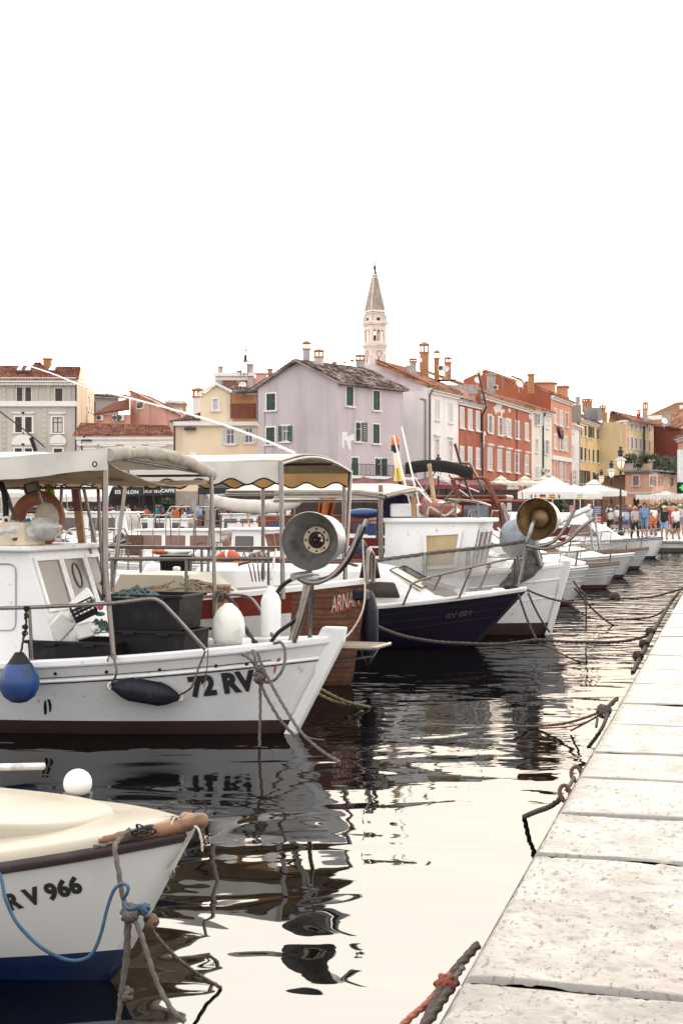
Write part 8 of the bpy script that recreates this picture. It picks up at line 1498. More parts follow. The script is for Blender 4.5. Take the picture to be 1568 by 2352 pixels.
for (a, c, w) in (((1113, 1098), (1152, 1178), .13), ((1038, 1100), (1056, 1150), .11)):
 for dy in (0,):
  q0, q1 = P(*a, 45), P(*c, 45); d = q1 - q0; mb = MB(); mb.box((0, 0, 0), (w * 2.2, .14, d.length), 0, Matrix.Translation((q0 + q1) / 2) @ d.to_track_quat('Z', 'Y').to_matrix().to_4x4(), ch=.02); o = mb.build('frame_post', WOODR, bk.o); o.matrix_parent_inverse = bk.I
def kt(name, pts, r, mat): o = MB(); o.tube([P(*q, 45) for q in pts], r, 6); o = o.build(name, mat, bk.o); o.matrix_parent_inverse = bk.I; return o
kt('frame_beam', [(1036, 1100), (1116, 1098)], .05, WOODR); kt('upper_frame', [(1020, 1066), (1068, 1063), (1078, 1064), (1112, 1128)], .05, STEEL); kt('boom', [(1044, 1019), (1082, 1150)], .05, WOODD)
for q in (((950, 1095), (1010, 1180)), ((1000, 1088), (1090, 1150)), ((1030, 1090), (1072, 1160)), ((1060, 1090), (1040, 1180)), ((985, 1085), (1100, 1130)), ((1064, 1100), (1030, 1060))): kt('stay', q, .02, BLACK if q[0][0] > 1000 else FLOATW)
kt('rail', [(960, 1152), (1060, 1150), (1120, 1150), (1210, 1152)], .05, WOODR)
def bim(u, v): q = P(930 + 155 * u, 1073 - 12 * math.sin(math.pi * u) + 12 * u, 42 + 2.2 * v); q.z += .34 * math.sin(math.pi * v) - .2; return q
mb = MB(); mb.sheet(bim, 24, 8, .02); o = mb.build('sun_shade', pm('black_canvas', (.008, .0075, .008), .9, spec=.05), bk.o); o.matrix_parent_inverse = bk.I
for k, q in enumerate((((940, 1084), (985, 1150)), ((1075, 1088), (1020, 1150)), ((1000, 1080), (965, 1150)))): kt('shade_frame', q, .025, STEEL)
bag(1022, 1172, 44, (.5, .4, .25), 44, 'brownish covered bundle on the red wooden boat', pm('brown_cover', (.30, .12, .08), .7), 'cover'); mb = MB(); mb.box(P(905, 1170, 40), (.9, .5, 1.0), ch=.08); o = mb.build('orange_tank', pm('orange_tank', (.52, .15, .07), .5), None, center=True); tag(o, 'orange box tank standing left of the tall white wheelhouse roof', 'tank')
for i in range(4): u = 1142 + i * 12; rope([P(u, 1212, 33), P(u + 8, 1225, 33), P(u + 14, 1268, 33)], .02, FLOATW, ['leftmost', 'second', 'third', 'rightmost'][i] + ' white curved rail post of the stern ladder beside the wheelhouse', strand=False, name='rail_post', cat='post', group='white ladder posts')
rope([P(1255, 1215, 30), P(1300, 1190, 31), P(1350, 1168, 32)], .07, GALV, 'thick pale grey boom slanting up to the right of the bow lamp', strand=False, name='boom', cat='boom')
for i, (u, v0, v1) in enumerate(((1352, 1182, 1265), (1366, 1182, 1264))): rope([P(u, v0, 33), P(u + 4, (v0 + v1) / 2, 33), P(u + 10, v1, 33)], .025, GALV, ['left of two grey mast struts right of the bow lamp', 'right of two grey mast struts right of the bow lamp'][i], strand=False, name='mast_strut', cat='post')
# ================================================================ promenade
def umbrella(label, u, Y, vt, ve, half, mat, val=.25, group=None, pole=GALV, vent=True, flags=False, rz=.3, scallop=False):
 p = XY(u, Y); zt, ze = CZ + (HV - vt) / FD * Y, CZ + (HV - ve) / FD * Y; o = thing('parasol', label, 'parasol', (p.x, p.y, QZ), rz, group); zt -= QZ; ze -= QZ; mb = MB(); n = 8; cs = []
 for k in range(n): a = math.pi / 4 * k; m_ = 1.0 if k % 2 == 0 else 1.38; cs.append((half * m_ * math.cos(a + math.pi / 4 * 0), half * m_ * math.sin(a)))
 def pt(k, s): x, y = cs[k % n]; return Vector((x * s, y * s, zt + (ze + val - zt) * s - .10 * math.sin(math.pi * s) * (1 if k % 2 else .6)))
 for k in range(n):
  for q in range(5): s0, s1 = q / 5, (q + 1) / 5; a, b, c, d = pt(k, s0), pt(k, s1), pt(k + 1, s1), pt(k + 1, s0); mb.add([a, b, c, d] if q else [a, b, c], [(0, 1, 2, 3) if q else (0, 1, 2)])
 mb.build('canopy', mat, o); mb = MB()
 for k in range(n):
  for q in range(6):
   a, b = pt(k, 1).lerp(pt(k + 1, 1), q / 6), pt(k, 1).lerp(pt(k + 1, 1), (q + 1) / 6); h0 = val * (.75 if scallop and q % 2 else 1); mb.add([a, b, b - Vector((0, 0, h0)), a - Vector((0, 0, h0))], [(0, 1, 2, 3)])
 mb.build('valance', mat, o)
 if vent: mb = MB(); mb.add([Vector((0, 0, zt + .22))] + [Vector((x * .26, y * .26, zt - .12)) for x, y in cs], [(0, k + 1, (k + 1) % n + 1) for k in range(n)]); mb.build('vent_cap', mat, o)
 mb = MB(); mb.tube([(0, 0, 0), (0, 0, zt)], .04, 8); mb.box((0, 0, .05), (.7, .7, .1), ch=.02); mb.build('pole', pole, o)
 mb = MB()
 for k in range(n): mb.tube([Vector((0, 0, ze + .1)), pt(k, .55) - Vector((0, 0, .03))], .014, 5); mb.tube([pt(k, .05) - Vector((0, 0, .03)), pt(k, .98) - Vector((0, 0, .03))], .012, 5)
 r_ = mb.build('rib', pole, o); r_['kind'] = 'stuff'
 return o
MAROON = pm('maroon_canvas', (.19, .055, .06), .85, var=.12, transl=.15); UWHITE = pm('white_parasol', (.80, .78, .74), .85, var=.05, transl=.3); UCREAM = pm('cream_parasol', (.74, .68, .58), .85, var=.06, transl=.25)
for i, (u, Y, hh) in enumerate(((835, 103, 1.9), (905, 102, 1.9), (985, 103, 2.0), (1082, 104, 2.1))): umbrella(['maroon parasol left of the marker pole, first of the row', 'maroon parasol right behind the marker pole', 'maroon parasol behind the white antennas', 'maroon parasol at the right end of the row, under the black sun shade'][i], u, Y, 1094, 1124, hh, MAROON, .3, 'maroon parasols on the quay', BLACK, False, rz=.2)
for i, (u, Y) in enumerate(((1150, 113), (1205, 114), (1248, 116))): umbrella(['cream scalloped parasol beside the maroon row', 'middle cream scalloped parasol before the rust red house', 'cream scalloped parasol behind the flag parasol'][i], u, Y, 1098, 1118, 1.6, UCREAM, .3, 'cream parasols', BLACK, True, rz=.25, scallop=True)
uf = umbrella('big white parasol with small flags printed on its valance, above the bow lamp', 1268, 88, 1093, 1146, 1.75, UWHITE, .42, None, FLOATW, False, rz=-.42)
# the printed flags, sewn on the valance facing the water
fl = [((.02, .25, .06), (.7, .7, .68), (.5, .12, .06)), ((.02, .02, .02), (.35, .03, .02), (.55, .38, .04)), ((.45, .04, .03), (.6, .42, .05), (.45, .04, .03)), ((.03, .2, .1), (.75, .72, .7), (.5, .08, .1)), ((.05, .25, .08), (.4, .2, .15), (.1, .3, .12)), ((.12, .4, .62), (.62, .55, .12), (.3, .5, .3))]
for i, cols in enumerate(fl):
 f_ = MB()
 for k in range(3):
  if i in (0, 3): f_.box((-.12 + .12 * k, 0, 0), (.118, .012, .22), k)
  else: f_.box((0, 0, .075 - .075 * k), (.36, .012, .074), k)
 x = -1.45 + i * .56; o = f_.build('printed_flag', [pm('flag_dye_%d_%d' % (i, k), cols[k], .8) for k in range(3)], uf); z_ = CZ + (HV - 1140) / FD * 86 - QZ
 o.location = (uf.rotation_euler.to_matrix().inverted() @ Vector((x, -1.98 + .12 * abs(x) * 0, 0))) ; o.location.z = z_; o.rotation_euler = (0, 0, -uf.rotation_euler.z)
umbrella('white parasol behind the flag parasol, left of the street lamps', 1362, 97, 1108, 1140, 1.75, UWHITE, .35, None, FLOATW, True, rz=.2); umbrella('white parasol partly hidden by the flag parasol', 1318, 94, 1112, 1146, 1.8, UWHITE, .35, None, FLOATW, False, rz=-.2)
for i, (u, Y, vt) in enumerate(((1528, 108, 1128), (1585, 106, 1130))): umbrella(['white draped parasol behind the walkers at right', 'white draped parasol cut by the right edge of the view'][i], u, Y, vt, 1148, 1.7, UWHITE, .4, 'parasols at right', BLACK, False, rz=.3, scallop=True)
# cafe awnings with their lettering
def awning(label, u0, u1, Y, vt, vb, mat, text=None, depth=2.2, tsize=.5, tx=.5, cat='awning', front=.45, tmat=None):
 a, c = P(u0, vb, Y), P(u1, vb, Y); W = c.x - a.x; zt = CZ + (HV - vt) / FD * Y; o = thing('awning', label, cat, (a.x, a.y, 0)); mb = MB(); zb = a.z
 mb.sheet(lambda u, v: Vector((W * u, depth * (1 - v), zt + .25 - (zt + .25 - zb - front) * v ** 1.4)), 12, 6, .03); mb.build('awning_cloth', mat, o); mb = MB(); mb.sheet(lambda u, v: Vector((W * u, -.02, zb + front - front * v + .02 * math.sin(u * 30) * v)), 24, 2, .02); mb.build('valance', mat, o)
 mb = MB(); [mb.tube([(x, .05, QZ), (x, .05, zb + front)], .04, 6) for x in (.05,)]; mb.build('post', IRON, o); mb = MB(); mb.tube([(W - .05, .05, QZ), (W - .05, .05, zb + front)], .04, 6); mb.build('post', IRON, o)
 if text: vs, fs, w = text_mesh(text, 0, .02); k = tsize; mb = MB(); mb.add([(W * tx - w * k / 2 + x * k, -.05, zb + front * .5 - .35 * k + y * k) for x, y in vs], fs); mb.build('lettering', tmat or FLOATW, o)
 return o
BAWN = pm('black_awning', (.022, .022, .028), .8, var=.1)
awning('black cafe awning lettered EIS SALON behind the canopy poles', 253, 330, 112, 1120, 1140, BAWN, 'EIS SALON', tsize=.40, tx=.50, front=.7); awning('black cafe awning lettered GELATERIA right of the EIS SALON awning', 331, 370, 112.4, 1119, 1139, BAWN, 'GELATERIA', tsize=.30, front=.7); awning('black cafe awning lettered CAFFE', 371, 404, 112, 1118, 1137, BAWN, 'CAFFE', tsize=.38, tx=.46, front=.7); awning('dark cafe awning at right of the CAFFE awning behind the sail bundle', 455, 560, 112, 1118, 1136, BAWN, None, front=.5)
awning('white cafe awning behind the lime cloth and mast', 95, 250, 110, 1124, 1152, UWHITE, None, front=.35); awning('white flat awning at far left behind the canopy', -60, 92, 110, 1122, 1142, UWHITE, None, front=.3)
# terrace under the parasols: dark panel painted for the shaded interior, posts, white blinds
tf = thing('cafe_terrace', 'cafe terrace with painted dark interior and white blinds under the maroon parasols', 'terrace', (0, 0, 0)); DTSHADE = pm('dark_timber_and_shade', (.035, .02, .015), .7, var=.3)
def panel(u0, u1, v0, v1, Y, mat, name, par, dy=.15): a, c = P(u0, v1, Y), P(u1, v0, Y); mb = MB(); mb.box((a + c) / 2, (c.x - a.x, dy, c.z - a.z)); return mb.build(name, mat, par)
panel(560, 1190, 1124, 1224, 109.5, DTSHADE, 'back_panel', tf); panel(690, 1190, 1118, 1124, 106, pm('cream_beam', (.55, .48, .4), .7), 'beam', tf, .4)
for u in range(700, 1190, 46): panel(u, u + 3, 1122, 1222, 106, DTSHADE, 'post', tf, .12)
for u in (950, 1010, 1070, 1092, 1136, 1160): panel(u, u + 24 if u < 1080 else u + 14, 1142, 1172, 106.5, UWHITE, 'blind', tf, .05)
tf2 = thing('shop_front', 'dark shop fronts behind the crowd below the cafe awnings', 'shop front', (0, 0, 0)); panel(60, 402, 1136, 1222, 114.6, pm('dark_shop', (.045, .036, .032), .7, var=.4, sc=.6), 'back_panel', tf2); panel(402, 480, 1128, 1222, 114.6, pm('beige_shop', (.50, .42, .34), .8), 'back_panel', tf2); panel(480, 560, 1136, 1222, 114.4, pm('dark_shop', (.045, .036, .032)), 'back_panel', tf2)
for u in (440, 470): panel(u, u + 12, 1146, 1215, 114.3, pm('curtained_pane', (.52, .48, .45)), 'shop_window', tf2, .1)
tf3 = thing('restaurant_front', 'dark restaurant front with pale posts below the rust red and salmon houses', 'shop front', (0, 0, 0)); panel(1190, 1340, 1146, 1210, 118, DTSHADE, 'back_panel', tf3); panel(1336, 1410, 1148, 1208, 150, pm('brown_shop', (.16, .09, .055), .7), 'back_panel', tf3)
for u in (1200, 1226, 1252, 1290, 1330): panel(u, u + 2.4, 1142, 1212, 116, UCREAM, 'post', tf3, .1)
leaves('potted_palm', [P(1232 + k * 7, 1155 + (k % 3) * 4, 108) for k in range(9)], .6, 500, .22, 'green potted palms beneath the flag parasol', 'plant'); leaves('hedge', [P(1508 + k * 6, 1172 + (k % 2) * 8, 112) for k in range(10)], .8, 900, .2, 'dark green hedge behind the walkers under the right parasols', 'hedge'); leaves('potted_plant', [P(385, 1160, 110), P(388, 1156, 110)], .5, 160, .2, 'small green potted plant in front of the CAFFE awning', 'plant')
pl = thing('planter', 'long low stone planter with pink flowers behind the street lamp', 'planter', (0, 0, 0)); panel(1404, 1450, 1205, 1213, 96, CONC, 'trough', pl, .6); leaves('foliage', [P(1406 + k * 4, 1202, 96) for k in range(11)], .22, 300, .09, parent=pl); leaves('flower', [P(1406 + k * 4, 1200, 95.8) for k in range(11)], .2, 130, .07, parent=pl, mat=pm('pink_flower', (.55, .06, .14), .7))['kind'] = 'stuff'
# menu boards
for i, (u0, u1, v0, v1, c, lb) in enumerate(((1361, 1380, 1162, 1182, (.10, .08, .16), 'dark blue menu board with photos at the cafe, upper'), (1366, 1380, 1184, 1212, (.33, .07, .05), 'red menu board with lines of text at the cafe'), (1352, 1365, 1186, 1200, (.05, .09, .16), 'small blue menu board on the cafe table'), (1306, 1320, 1160, 1178, (.30, .09, .06), 'red brown menu board left of the seated diners'))):
 a, c_ = P(u0, v1, 86), P(u1, v0, 86); mb = MB(); mb.box((a + c_) / 2, (c_.x - a.x, .06, c_.z - a.z)); o = mb.build('menu_board', pm('board_%d' % i, c, .5), None, center=True); tag(o, lb, 'menu board'); off = o.location.copy(); mb = MB(); n = 4
 for k in range(n): z = a.z + (c_.z - a.z) * (k + .7) / (n + .4); mb.box(Vector(((a.x + c_.x) / 2, 85.96, z)) - off, ((c_.x - a.x) * .75, .02, (c_.z - a.z) * .06))
 mb.build('text_line', LETTERW, o)['kind'] = 'stuff'; mb = MB()
 for x in (a.x + .05, c_.x - .05): mb.tube([Vector((x, 86, a.z)) - off, Vector((x, 86.05, QZ)) - off], .02, 5)
 mb.build('stand', IRON, o)['kind'] = 'stuff'
# ---- street lamps
GLOBE = pm('lit_globe', (.95, .85, .65), .4); GLOBE.node_tree.nodes['Principled BSDF'].inputs['Emission Color'].default_value = (1, .82, .5, 1); GLOBE.node_tree.nodes['Principled BSDF'].inputs['Emission Strength'].default_value = .3
def lamp_proto():
 o = thing('street_lamp', '', 'street lamp'); mb = MB(); mb.lathe([(0, 0), (.2, 0), (.2, .12), (.13, .2), (.12, .9), (.15, .95), (.15, 1.0), (.085, 1.08), (.07, 2.1), (.1, 2.14), (.1, 2.2), (.06, 2.26), (.055, 3.45), (.09, 3.5), (.07, 3.6), (0, 3.6)], 14); mb.build('post', IRON, o)
 mb = MB(); [mb.tube([(.06 * c, .06 * s, 3.58), (.20 * c, .20 * s, 3.85), (.23 * c, .23 * s, 4.2)], .016, 5) for c, s in ((1, 0), (0, 1), (-1, 0), (0, -1))]; mb.build('lantern_frame', IRON, o)['kind'] = 'stuff'
 mb = MB(); mb.lathe([(0, 3.72), (.09, 3.74), (.19, 3.9), (.23, 4.1), (.22, 4.22), (0, 4.24)], 16); mb.build('globe', GLOBE, o); mb = MB(); mb.lathe([(.34, 4.2), (.32, 4.25), (.16, 4.36), (.1, 4.44), (0, 4.45)], 20); mb.lathe([(0, 4.23), (.33, 4.2)], 20); mb.build('shade', pm('grey_shade', (.45, .47, .44), .5), o)
 mb = MB(); mb.lathe([(.10, 4.42), (.15, 4.5), (.15, 4.58), (.1, 4.62), (.18, 4.68), (.18, 4.76), (.08, 4.82), (.07, 4.9), (.1, 4.95), (0, 5.02)], 10); mb.build('crown', IRON, o); return o
lp = lamp_proto()
for i, (u, Y) in enumerate(((1424, 80), (1403, 104), (1380, 128), (1367, 146), (1006, 92))):
 o = lp if i == 0 else copy_tree(lp); p = XY(u, Y); o.location = (p.x, p.y, QZ); o['group'] = 'street lamps on the promenade'; o['label'] = ['nearest tall black street lamp with lit globe, beside the walking boys', 'black street lamp second nearest in the row', 'black street lamp third in the row, smaller', 'farthest and smallest black street lamp of the row', 'black street lamp behind the white antennas and maroon parasols'][i]
# ---- people
SKIN = pm('skin', (.34, .185, .12), .6, var=.08); SHOE = pm('dark_shoe', (.03, .028, .03), .6)
def skin_body(pose):
 J = {'stand': dict(hipL=(.1, 0, .92), kneeL=(.11, -.02, .5), ankL=(.11, .02, .08), toeL=(.12, -.14, .03), hipR=(-.1, 0, .92), kneeR=(-.11, -.01, .5), ankR=(-.11, .02, .08), toeR=(-.12, -.14, .03), elL=(.24, .03, 1.12), haL=(.25, -.06, .86), elR=(-.24, .03, 1.12), haR=(-.25, -.06, .86)),
   'walk': dict(hipL=(.1, 0, .92), kneeL=(.1, -.14, .52), ankL=(.1, -.16, .09), toeL=(.11, -.32, .05), hipR=(-.1, 0, .92), kneeR=(-.1, .06, .5), ankR=(-.1, .24, .12), toeR=(-.1, .12, .03), elL=(.24, .10, 1.13), haL=(.25, .05, .88), elR=(-.24, -.03, 1.12), haR=(-.22, -.18, .90)),
   'sit': dict(hipL=(.1, 0, .5), kneeL=(.13, -.42, .5), ankL=(.13, -.40, .08), toeL=(.13, -.54, .03), hipR=(-.1, 0, .5), kneeR=(-.13, -.42, .5), ankR=(-.13, -.38, .08), toeR=(-.13, -.52, .03), elL=(.25, -.08, .74), haL=(.14, -.32, .68), elR=(-.25, -.08, .74), haR=(-.12, -.30, .66))}[pose]
 dz = -.42 if pose == 'sit' else 0
 V = [(0, 0, .95 + dz), (0, 0, 1.15 + dz), (0, -.01, 1.36 + dz), (0, 0, 1.48 + dz), (0, -.02, 1.56 + dz), (0, -.03, 1.66 + dz), (0, -.025, 1.72 + dz), (.17, 0, 1.41 + dz), J['elL'], J['haL'], (-.17, 0, 1.41 + dz), J['elR'], J['haR']]
 rad = [.135, .125, .14, .055, .075, .095, .06, .062, .045, .035, .062, .045, .035]; E = [(0, 1), (1, 2), (2, 3), (3, 4), (4, 5), (5, 6), (2, 7), (7, 8), (8, 9), (2, 10), (10, 11), (11, 12)]
 for s in 'LR':
  k = len(V); V += [J['hip' + s], J['knee' + s], J['ank' + s], J['toe' + s]]; rad += [.1, .062, .045, .045]; E += [(0, k), (k, k + 1), (k + 1, k + 2), (k + 2, k + 3)]
  h = V[9 if s == 'L' else 12]; sg = 1 if s == 'L' else -1
  for dx, dy, dz2 in ((0, -.02, -.09), (.0, .02, -.085), (-.03 * sg, -.03, -.05)): V.append((h[0] + dx, h[1] + dy, h[2] + dz2)); rad.append(.014); E.append((9 if s == 'L' else 12, len(V) - 1))
 me = bpy.data.meshes.new('body'); me.from_pydata(V, E, []); o = bpy.data.objects.new('t', me); COL.objects.link(o); md = o.modifiers.new('s', 'SKIN'); md.use_smooth_shade = True
 for i, v in enumerate(me.skin_vertices[0].data): v.radius = (rad[i] * (1.25 if i in (0, 1, 2) else 1), rad[i] * (.9 if i in (0, 1, 2) else 1)); v.use_root = (i == 0)
 o.modifiers.new('b', 'SUBSURF').levels = 1; dg = bpy.context.evaluated_depsgraph_get(); m2 = bpy.data.meshes.new_from_object(o.evaluated_get(dg)); bpy.data.objects.remove(o); m2.name = 'body'; m2.materials.clear(); m2.materials.append(SKIN); return m2, dz
BODY = {p: skin_body(p) for p in ('stand', 'walk', 'sit')}
CL = {}
def cloth_mesh(pose, kind):
 if (pose, kind) in CL: return CL[(pose, kind)]
 me, dz = BODY[pose]; vs = [v.co.copy() for v in me.vertices]; ns = [v.normal.copy() for v in me.vertices]; keep = []; sit = pose == 'sit'
 for p in me.polygons:
  c = p.center; x, z, y = abs(c.x), c.z - dz, c.y
  arm = x > .20 and z > .80; up = z > 1.0
  if kind == 'shirt': ok = .93 < z < 1.5 and (not arm or z > 1.20)
  elif kind == 'tank': ok = .93 < z < 1.46 and x < .19
  elif kind == 'long': ok = .93 < z < 1.5 or (arm and z > .9)
  elif kind == 'shorts': ok = (z < 1.04 and not (x > .21 and z > .8) and ((c.z > .60) if not sit else (y > -.34 and c.z > .3)))
  elif kind == 'trousers': ok = (z < 1.04 and not (x > .21 and z > .8) and c.z > .10) if not sit else (z < 1.04 and c.z > .10 and not (x > .2 and c.z > .56))
  elif kind == 'dress': ok = .62 < c.z - dz < 1.46 and x < .2
  elif kind == 'shoe': ok = c.z < .10
  if ok: keep.append(p)
 mb = MB(); off = {'shoe': .012, 'dress': .035}.get(kind, .018)
 for p in keep: mb.add([vs[i] + ns[i] * off for i in p.vertices], [tuple(range(len(p.vertices)))], 0, True)
 m = bpy.data.meshes.new(kind); m.from_pydata(mb.v, [], mb.f); m.polygons.foreach_set('use_smooth', [True] * len(mb.f))
 import bmesh
 bm = bmesh.new(); bm.from_mesh(m); bmesh.ops.remove_doubles(bm, verts=bm.verts, dist=1e-4); bm.to_mesh(m); bm.free(); m.materials.append(SKIN); CL[(pose, kind)] = m; return m
HAIRM = {}
def head_mesh(kind):
 if kind in HAIRM: return HAIRM[kind]
 mb = MB()
 if kind == 'cap': mb.lathe([(.108, 0), (.112, .04), (.09, .1), (0, .125)], 14); mb.box((0, -.14, .01), (.15, .12, .015), ch=.004)
 elif kind == 'hat': mb.lathe([(.17, -.01), (.12, .02), (.11, .08), (0, .12)], 14)
 else:
  ln = {'short': .05, 'bob': .16, 'long': .26}[kind]
  mb.grid(lambda u, v: Vector((math.sin(u * 2 * math.pi) * .112 * math.sin(min(1, v * 1.6) * math.pi / 2) * (1.0), .02 - math.cos(u * 2 * math.pi) * .118 * math.sin(min(1, v * 1.6) * math.pi / 2), .105 * math.cos(min(1, v * 1.6) * math.pi / 2) - max(0, v - .6) * ln * 2.5 * (.25 if abs(u - 0) < .17 or u > .83 else 1))), 20, 8)
 m = mb.build('hair' if kind in ('short', 'bob', 'long') else kind, SKIN); me = m.data; bpy.data.objects.remove(m); HAIRM[kind] = me; return me
def clothm(c): return pm('cloth_%02d_%02d_%02d' % tuple(int(x * 99) for x in c), c, .85, var=.12, sc=12)
def person(label, u, Y, pose, h, rz, top, topc, bot, botc, hair, hairc, group=None, shoe=(.03, .028, .03), seat=None, skinc=None):
 me, dz = BODY[pose]; p = XY(u, Y); o = thing('person', label, 'person', (p.x, p.y, QZ + (seat or 0)), rz, group); s = h / 1.78; o.scale = (s, s, s)
 def add(n, m, mat): c = bpy.data.objects.new(n, m); COL.objects.link(c); c.parent = o; c.material_slots[0].link = 'OBJECT'; c.material_slots[0].material = mat; return c
 b = add('body', me, skinc or SKIN); add({'dress': 'dress', 'tank': 'tank_top'}.get(top, 'shirt'), cloth_mesh(pose, top), clothm(topc))
 if bot: add(bot, cloth_mesh(pose, bot), clothm(botc))
 sh = add('shoe', cloth_mesh(pose, 'shoe'), clothm(shoe)); hd = add('hair' if hair in ('short', 'bob', 'long') else hair, head_mesh(hair), clothm(hairc)); hd.location = (0, -.025, 1.665 + dz)
 if h * 3267 / Y > 50:
  mb = MB(); z0 = 1.655 + dz; mb.ball((0, -.132, z0 - .02), (.014, .022, .024), 0, 8); mb.build('nose', SKIN, b); mb = MB(); [mb.ball((x, -.118, z0 + .012), (.014, .008, .008), 0, 6) for x in (-.036, .036)]; mb.build('eye', SHOE, b)['kind'] = 'stuff'; mb = MB(); mb.ball((0, -.118, z0 - .062), (.026, .008, .006), 0, 6); mb.build('mouth', pm('lip', (.34, .12, .10), .6), b)
  mb = MB(); [mb.ball((x, -.02, z0 - .005), (.012, .02, .03), 0, 6) for x in (-.098, .098)]; mb.build('ear', SKIN, b)['kind'] = 'stuff'
 return o
GP = 'walkers on the promenade'
W_, K_, J_ = (.72, .71, .69), (.014, .013, .015), (.22, .32, .48)
person('person in black tank top and pale denim shorts walking hand in hand at right', 1524, 69, 'walk', 1.68, -.1, 'tank', K_, 'shorts', J_, 'short', (.60, .55, .48), GP)
person('person in white blouse and black shorts walking, beside the black tank top', 1551, 70, 'walk', 1.64, .1, 'shirt', W_, 'shorts', K_, 'bob', (.42, .28, .15), GP)
person('person in pale floral top and black trousers walking with a dark shoulder bag', 1457, 71.5, 'walk', 1.66, .3, 'shirt', (.42, .36, .38), 'trousers', K_, 'bob', (.45, .30, .16), GP)
pb_ = person('tall person in blue plaid shirt and denim shorts walking', 1479, 72, 'walk', 1.86, -.15, 'shirt', (.03, .11, .26), 'shorts', (.14, .24, .38), 'short', (.06, .04, .03), GP)
mp = pm('blue_plaid', (.03, .11, .26), .85)      # woven check
n_ = mp.node_tree.nodes; l_ = mp.node_tree.links; ck = n_.new('ShaderNodeTexChecker'); ck.inputs['Scale'].default_value = 16; ck.inputs['Color1'].default_value = (.02, .06, .2, 1); ck.inputs['Color2'].default_value = (.28, .45, .62, 1); l_.new(n_.new('ShaderNodeTexCoord').outputs['Object'], ck.inputs['Vector']); l_.new(ck.outputs['Color'], n_['Principled BSDF'].inputs['Base Color']); [c for c in pb_.children if c.name.startswith('shirt')][0].material_slots[0].material = mp
person('boy in white cap, grey tee and black shorts eating beside the street lamp', 1402, 88, 'walk', 1.50, -.9, 'shirt', (.55, .55, .54), 'shorts', K_, 'cap', W_, GP)
person('boy in blue cap and pale checked shirt walking right of the street lamp', 1437, 86, 'walk', 1.52, .2, 'shirt', (.36, .44, .56), 'shorts', (.06, .09, .2), 'cap', (.03, .07, .25), GP)
person('boy in dark cap and white tee just behind the street lamp post', 1430, 90, 'stand', 1.5, -.2, 'shirt', W_, 'shorts', (.04, .10, .3), 'cap', (.03, .03, .05), GP)
wc = person('person in orange shirt seated in a wheelchair', 1494, 79, 'sit', 1.75, .1, 'shirt', (.50, .14, .04), 'shorts', (.12, .09, .07), 'cap', (.6, .45, .35), GP, seat=.04)
person('person in red dress seen from behind at right', 1536, 84, 'walk', 1.68, 2.9, 'dress', (.42, .03, .03), None, None, 'bob', (.40, .27, .16), GP); person('person in grey print tee with glasses at the right edge', 1561, 83, 'walk', 1.78, 0, 'shirt', (.42, .43, .46), 'shorts', (.16, .19, .26), 'short', (.5, .48, .46), GP)
person('person in white top walking just behind the plaid shirt', 1489, 88, 'walk', 1.70, -.2, 'shirt', W_, 'trousers', (.10, .09, .10), 'long', (.18, .08, .04), GP); person('person in dark maroon top behind the floral top', 1446, 92, 'stand', 1.75, 2.8, 'shirt', (.16, .03, .04), 'trousers', (.05, .05, .07), 'short', (.45, .32, .24), GP); person('person in white lace top farther back left of the lamp crowd', 1416, 100, 'stand', 1.66, .4, 'shirt', W_, 'trousers', (.3, .28, .26), 'long', (.10, .06, .04), GP); person('person in dark jacket right behind the maroon top', 1452, 95, 'stand', 1.76, 2.6, 'long', (.04, .035, .035), 'trousers', (.05, .05, .07), 'short', (.08, .05, .04), GP); person('person with long fair hair behind the white blouse', 1545, 86, 'stand', 1.7, 2.8, 'shirt', (.6, .57, .52), 'shorts', (.3, .3, .33), 'long', (.45, .32, .18), GP); person('person in blue tee in the archway crowd left of the lamp', 1410, 103, 'stand', 1.72, .2, 'shirt', (.03, .09, .26), 'trousers', (.06, .06, .08), 'short', (.05, .04, .03), GP); person('person in white top behind the wheelchair', 1500, 84, 'stand', 1.68, 0, 'shirt', W_, 'trousers', (.1, .1, .12), 'bob', (.2, .12, .07), GP)
wh_ = thing('wheelchair', 'dark wheelchair carrying the orange shirted person', 'wheelchair', (XY(1494, 79).x, 79, QZ), .1); mb = MB(); mb.box((0, .02, .46), (.46, .45, .05), ch=.01); mb.box((0, .24, .72), (.46, .05, .5), ch=.01); mb.build('seat', BLACK, wh_)
for x in (-.28, .28): mb = MB(); mb.tube([(x, .1 + .3 * math.cos(a), .31 + .3 * math.sin(a)) for a in [2 * math.pi * k / 18 for k in range(19)]], .022, 6); [mb.tube([(x, .1, .31), (x, .1 + .3 * math.cos(a), .31 + .3 * math.sin(a))], .006, 4) for a in (0, 1, 2, 3, 4, 5)]; mb.build('wheel', BLACK, wh_)
for x in (-.2, .2): mb = MB(); mb.tube([(x, -.1, .44), (x, -.3, .3), (x, -.38, .12)], .014, 5); mb.box((x, -.42, .1), (.12, .16, .02)); mb.build('footrest', GALV, wh_)
GD = 'diners and strollers across the basin'
cols = [W_, K_, (.42, .10, .08), (.03, .09, .2), (.55, .53, .5), (.22, .05, .12), (.03, .22, .24), (.30, .33, .03)]
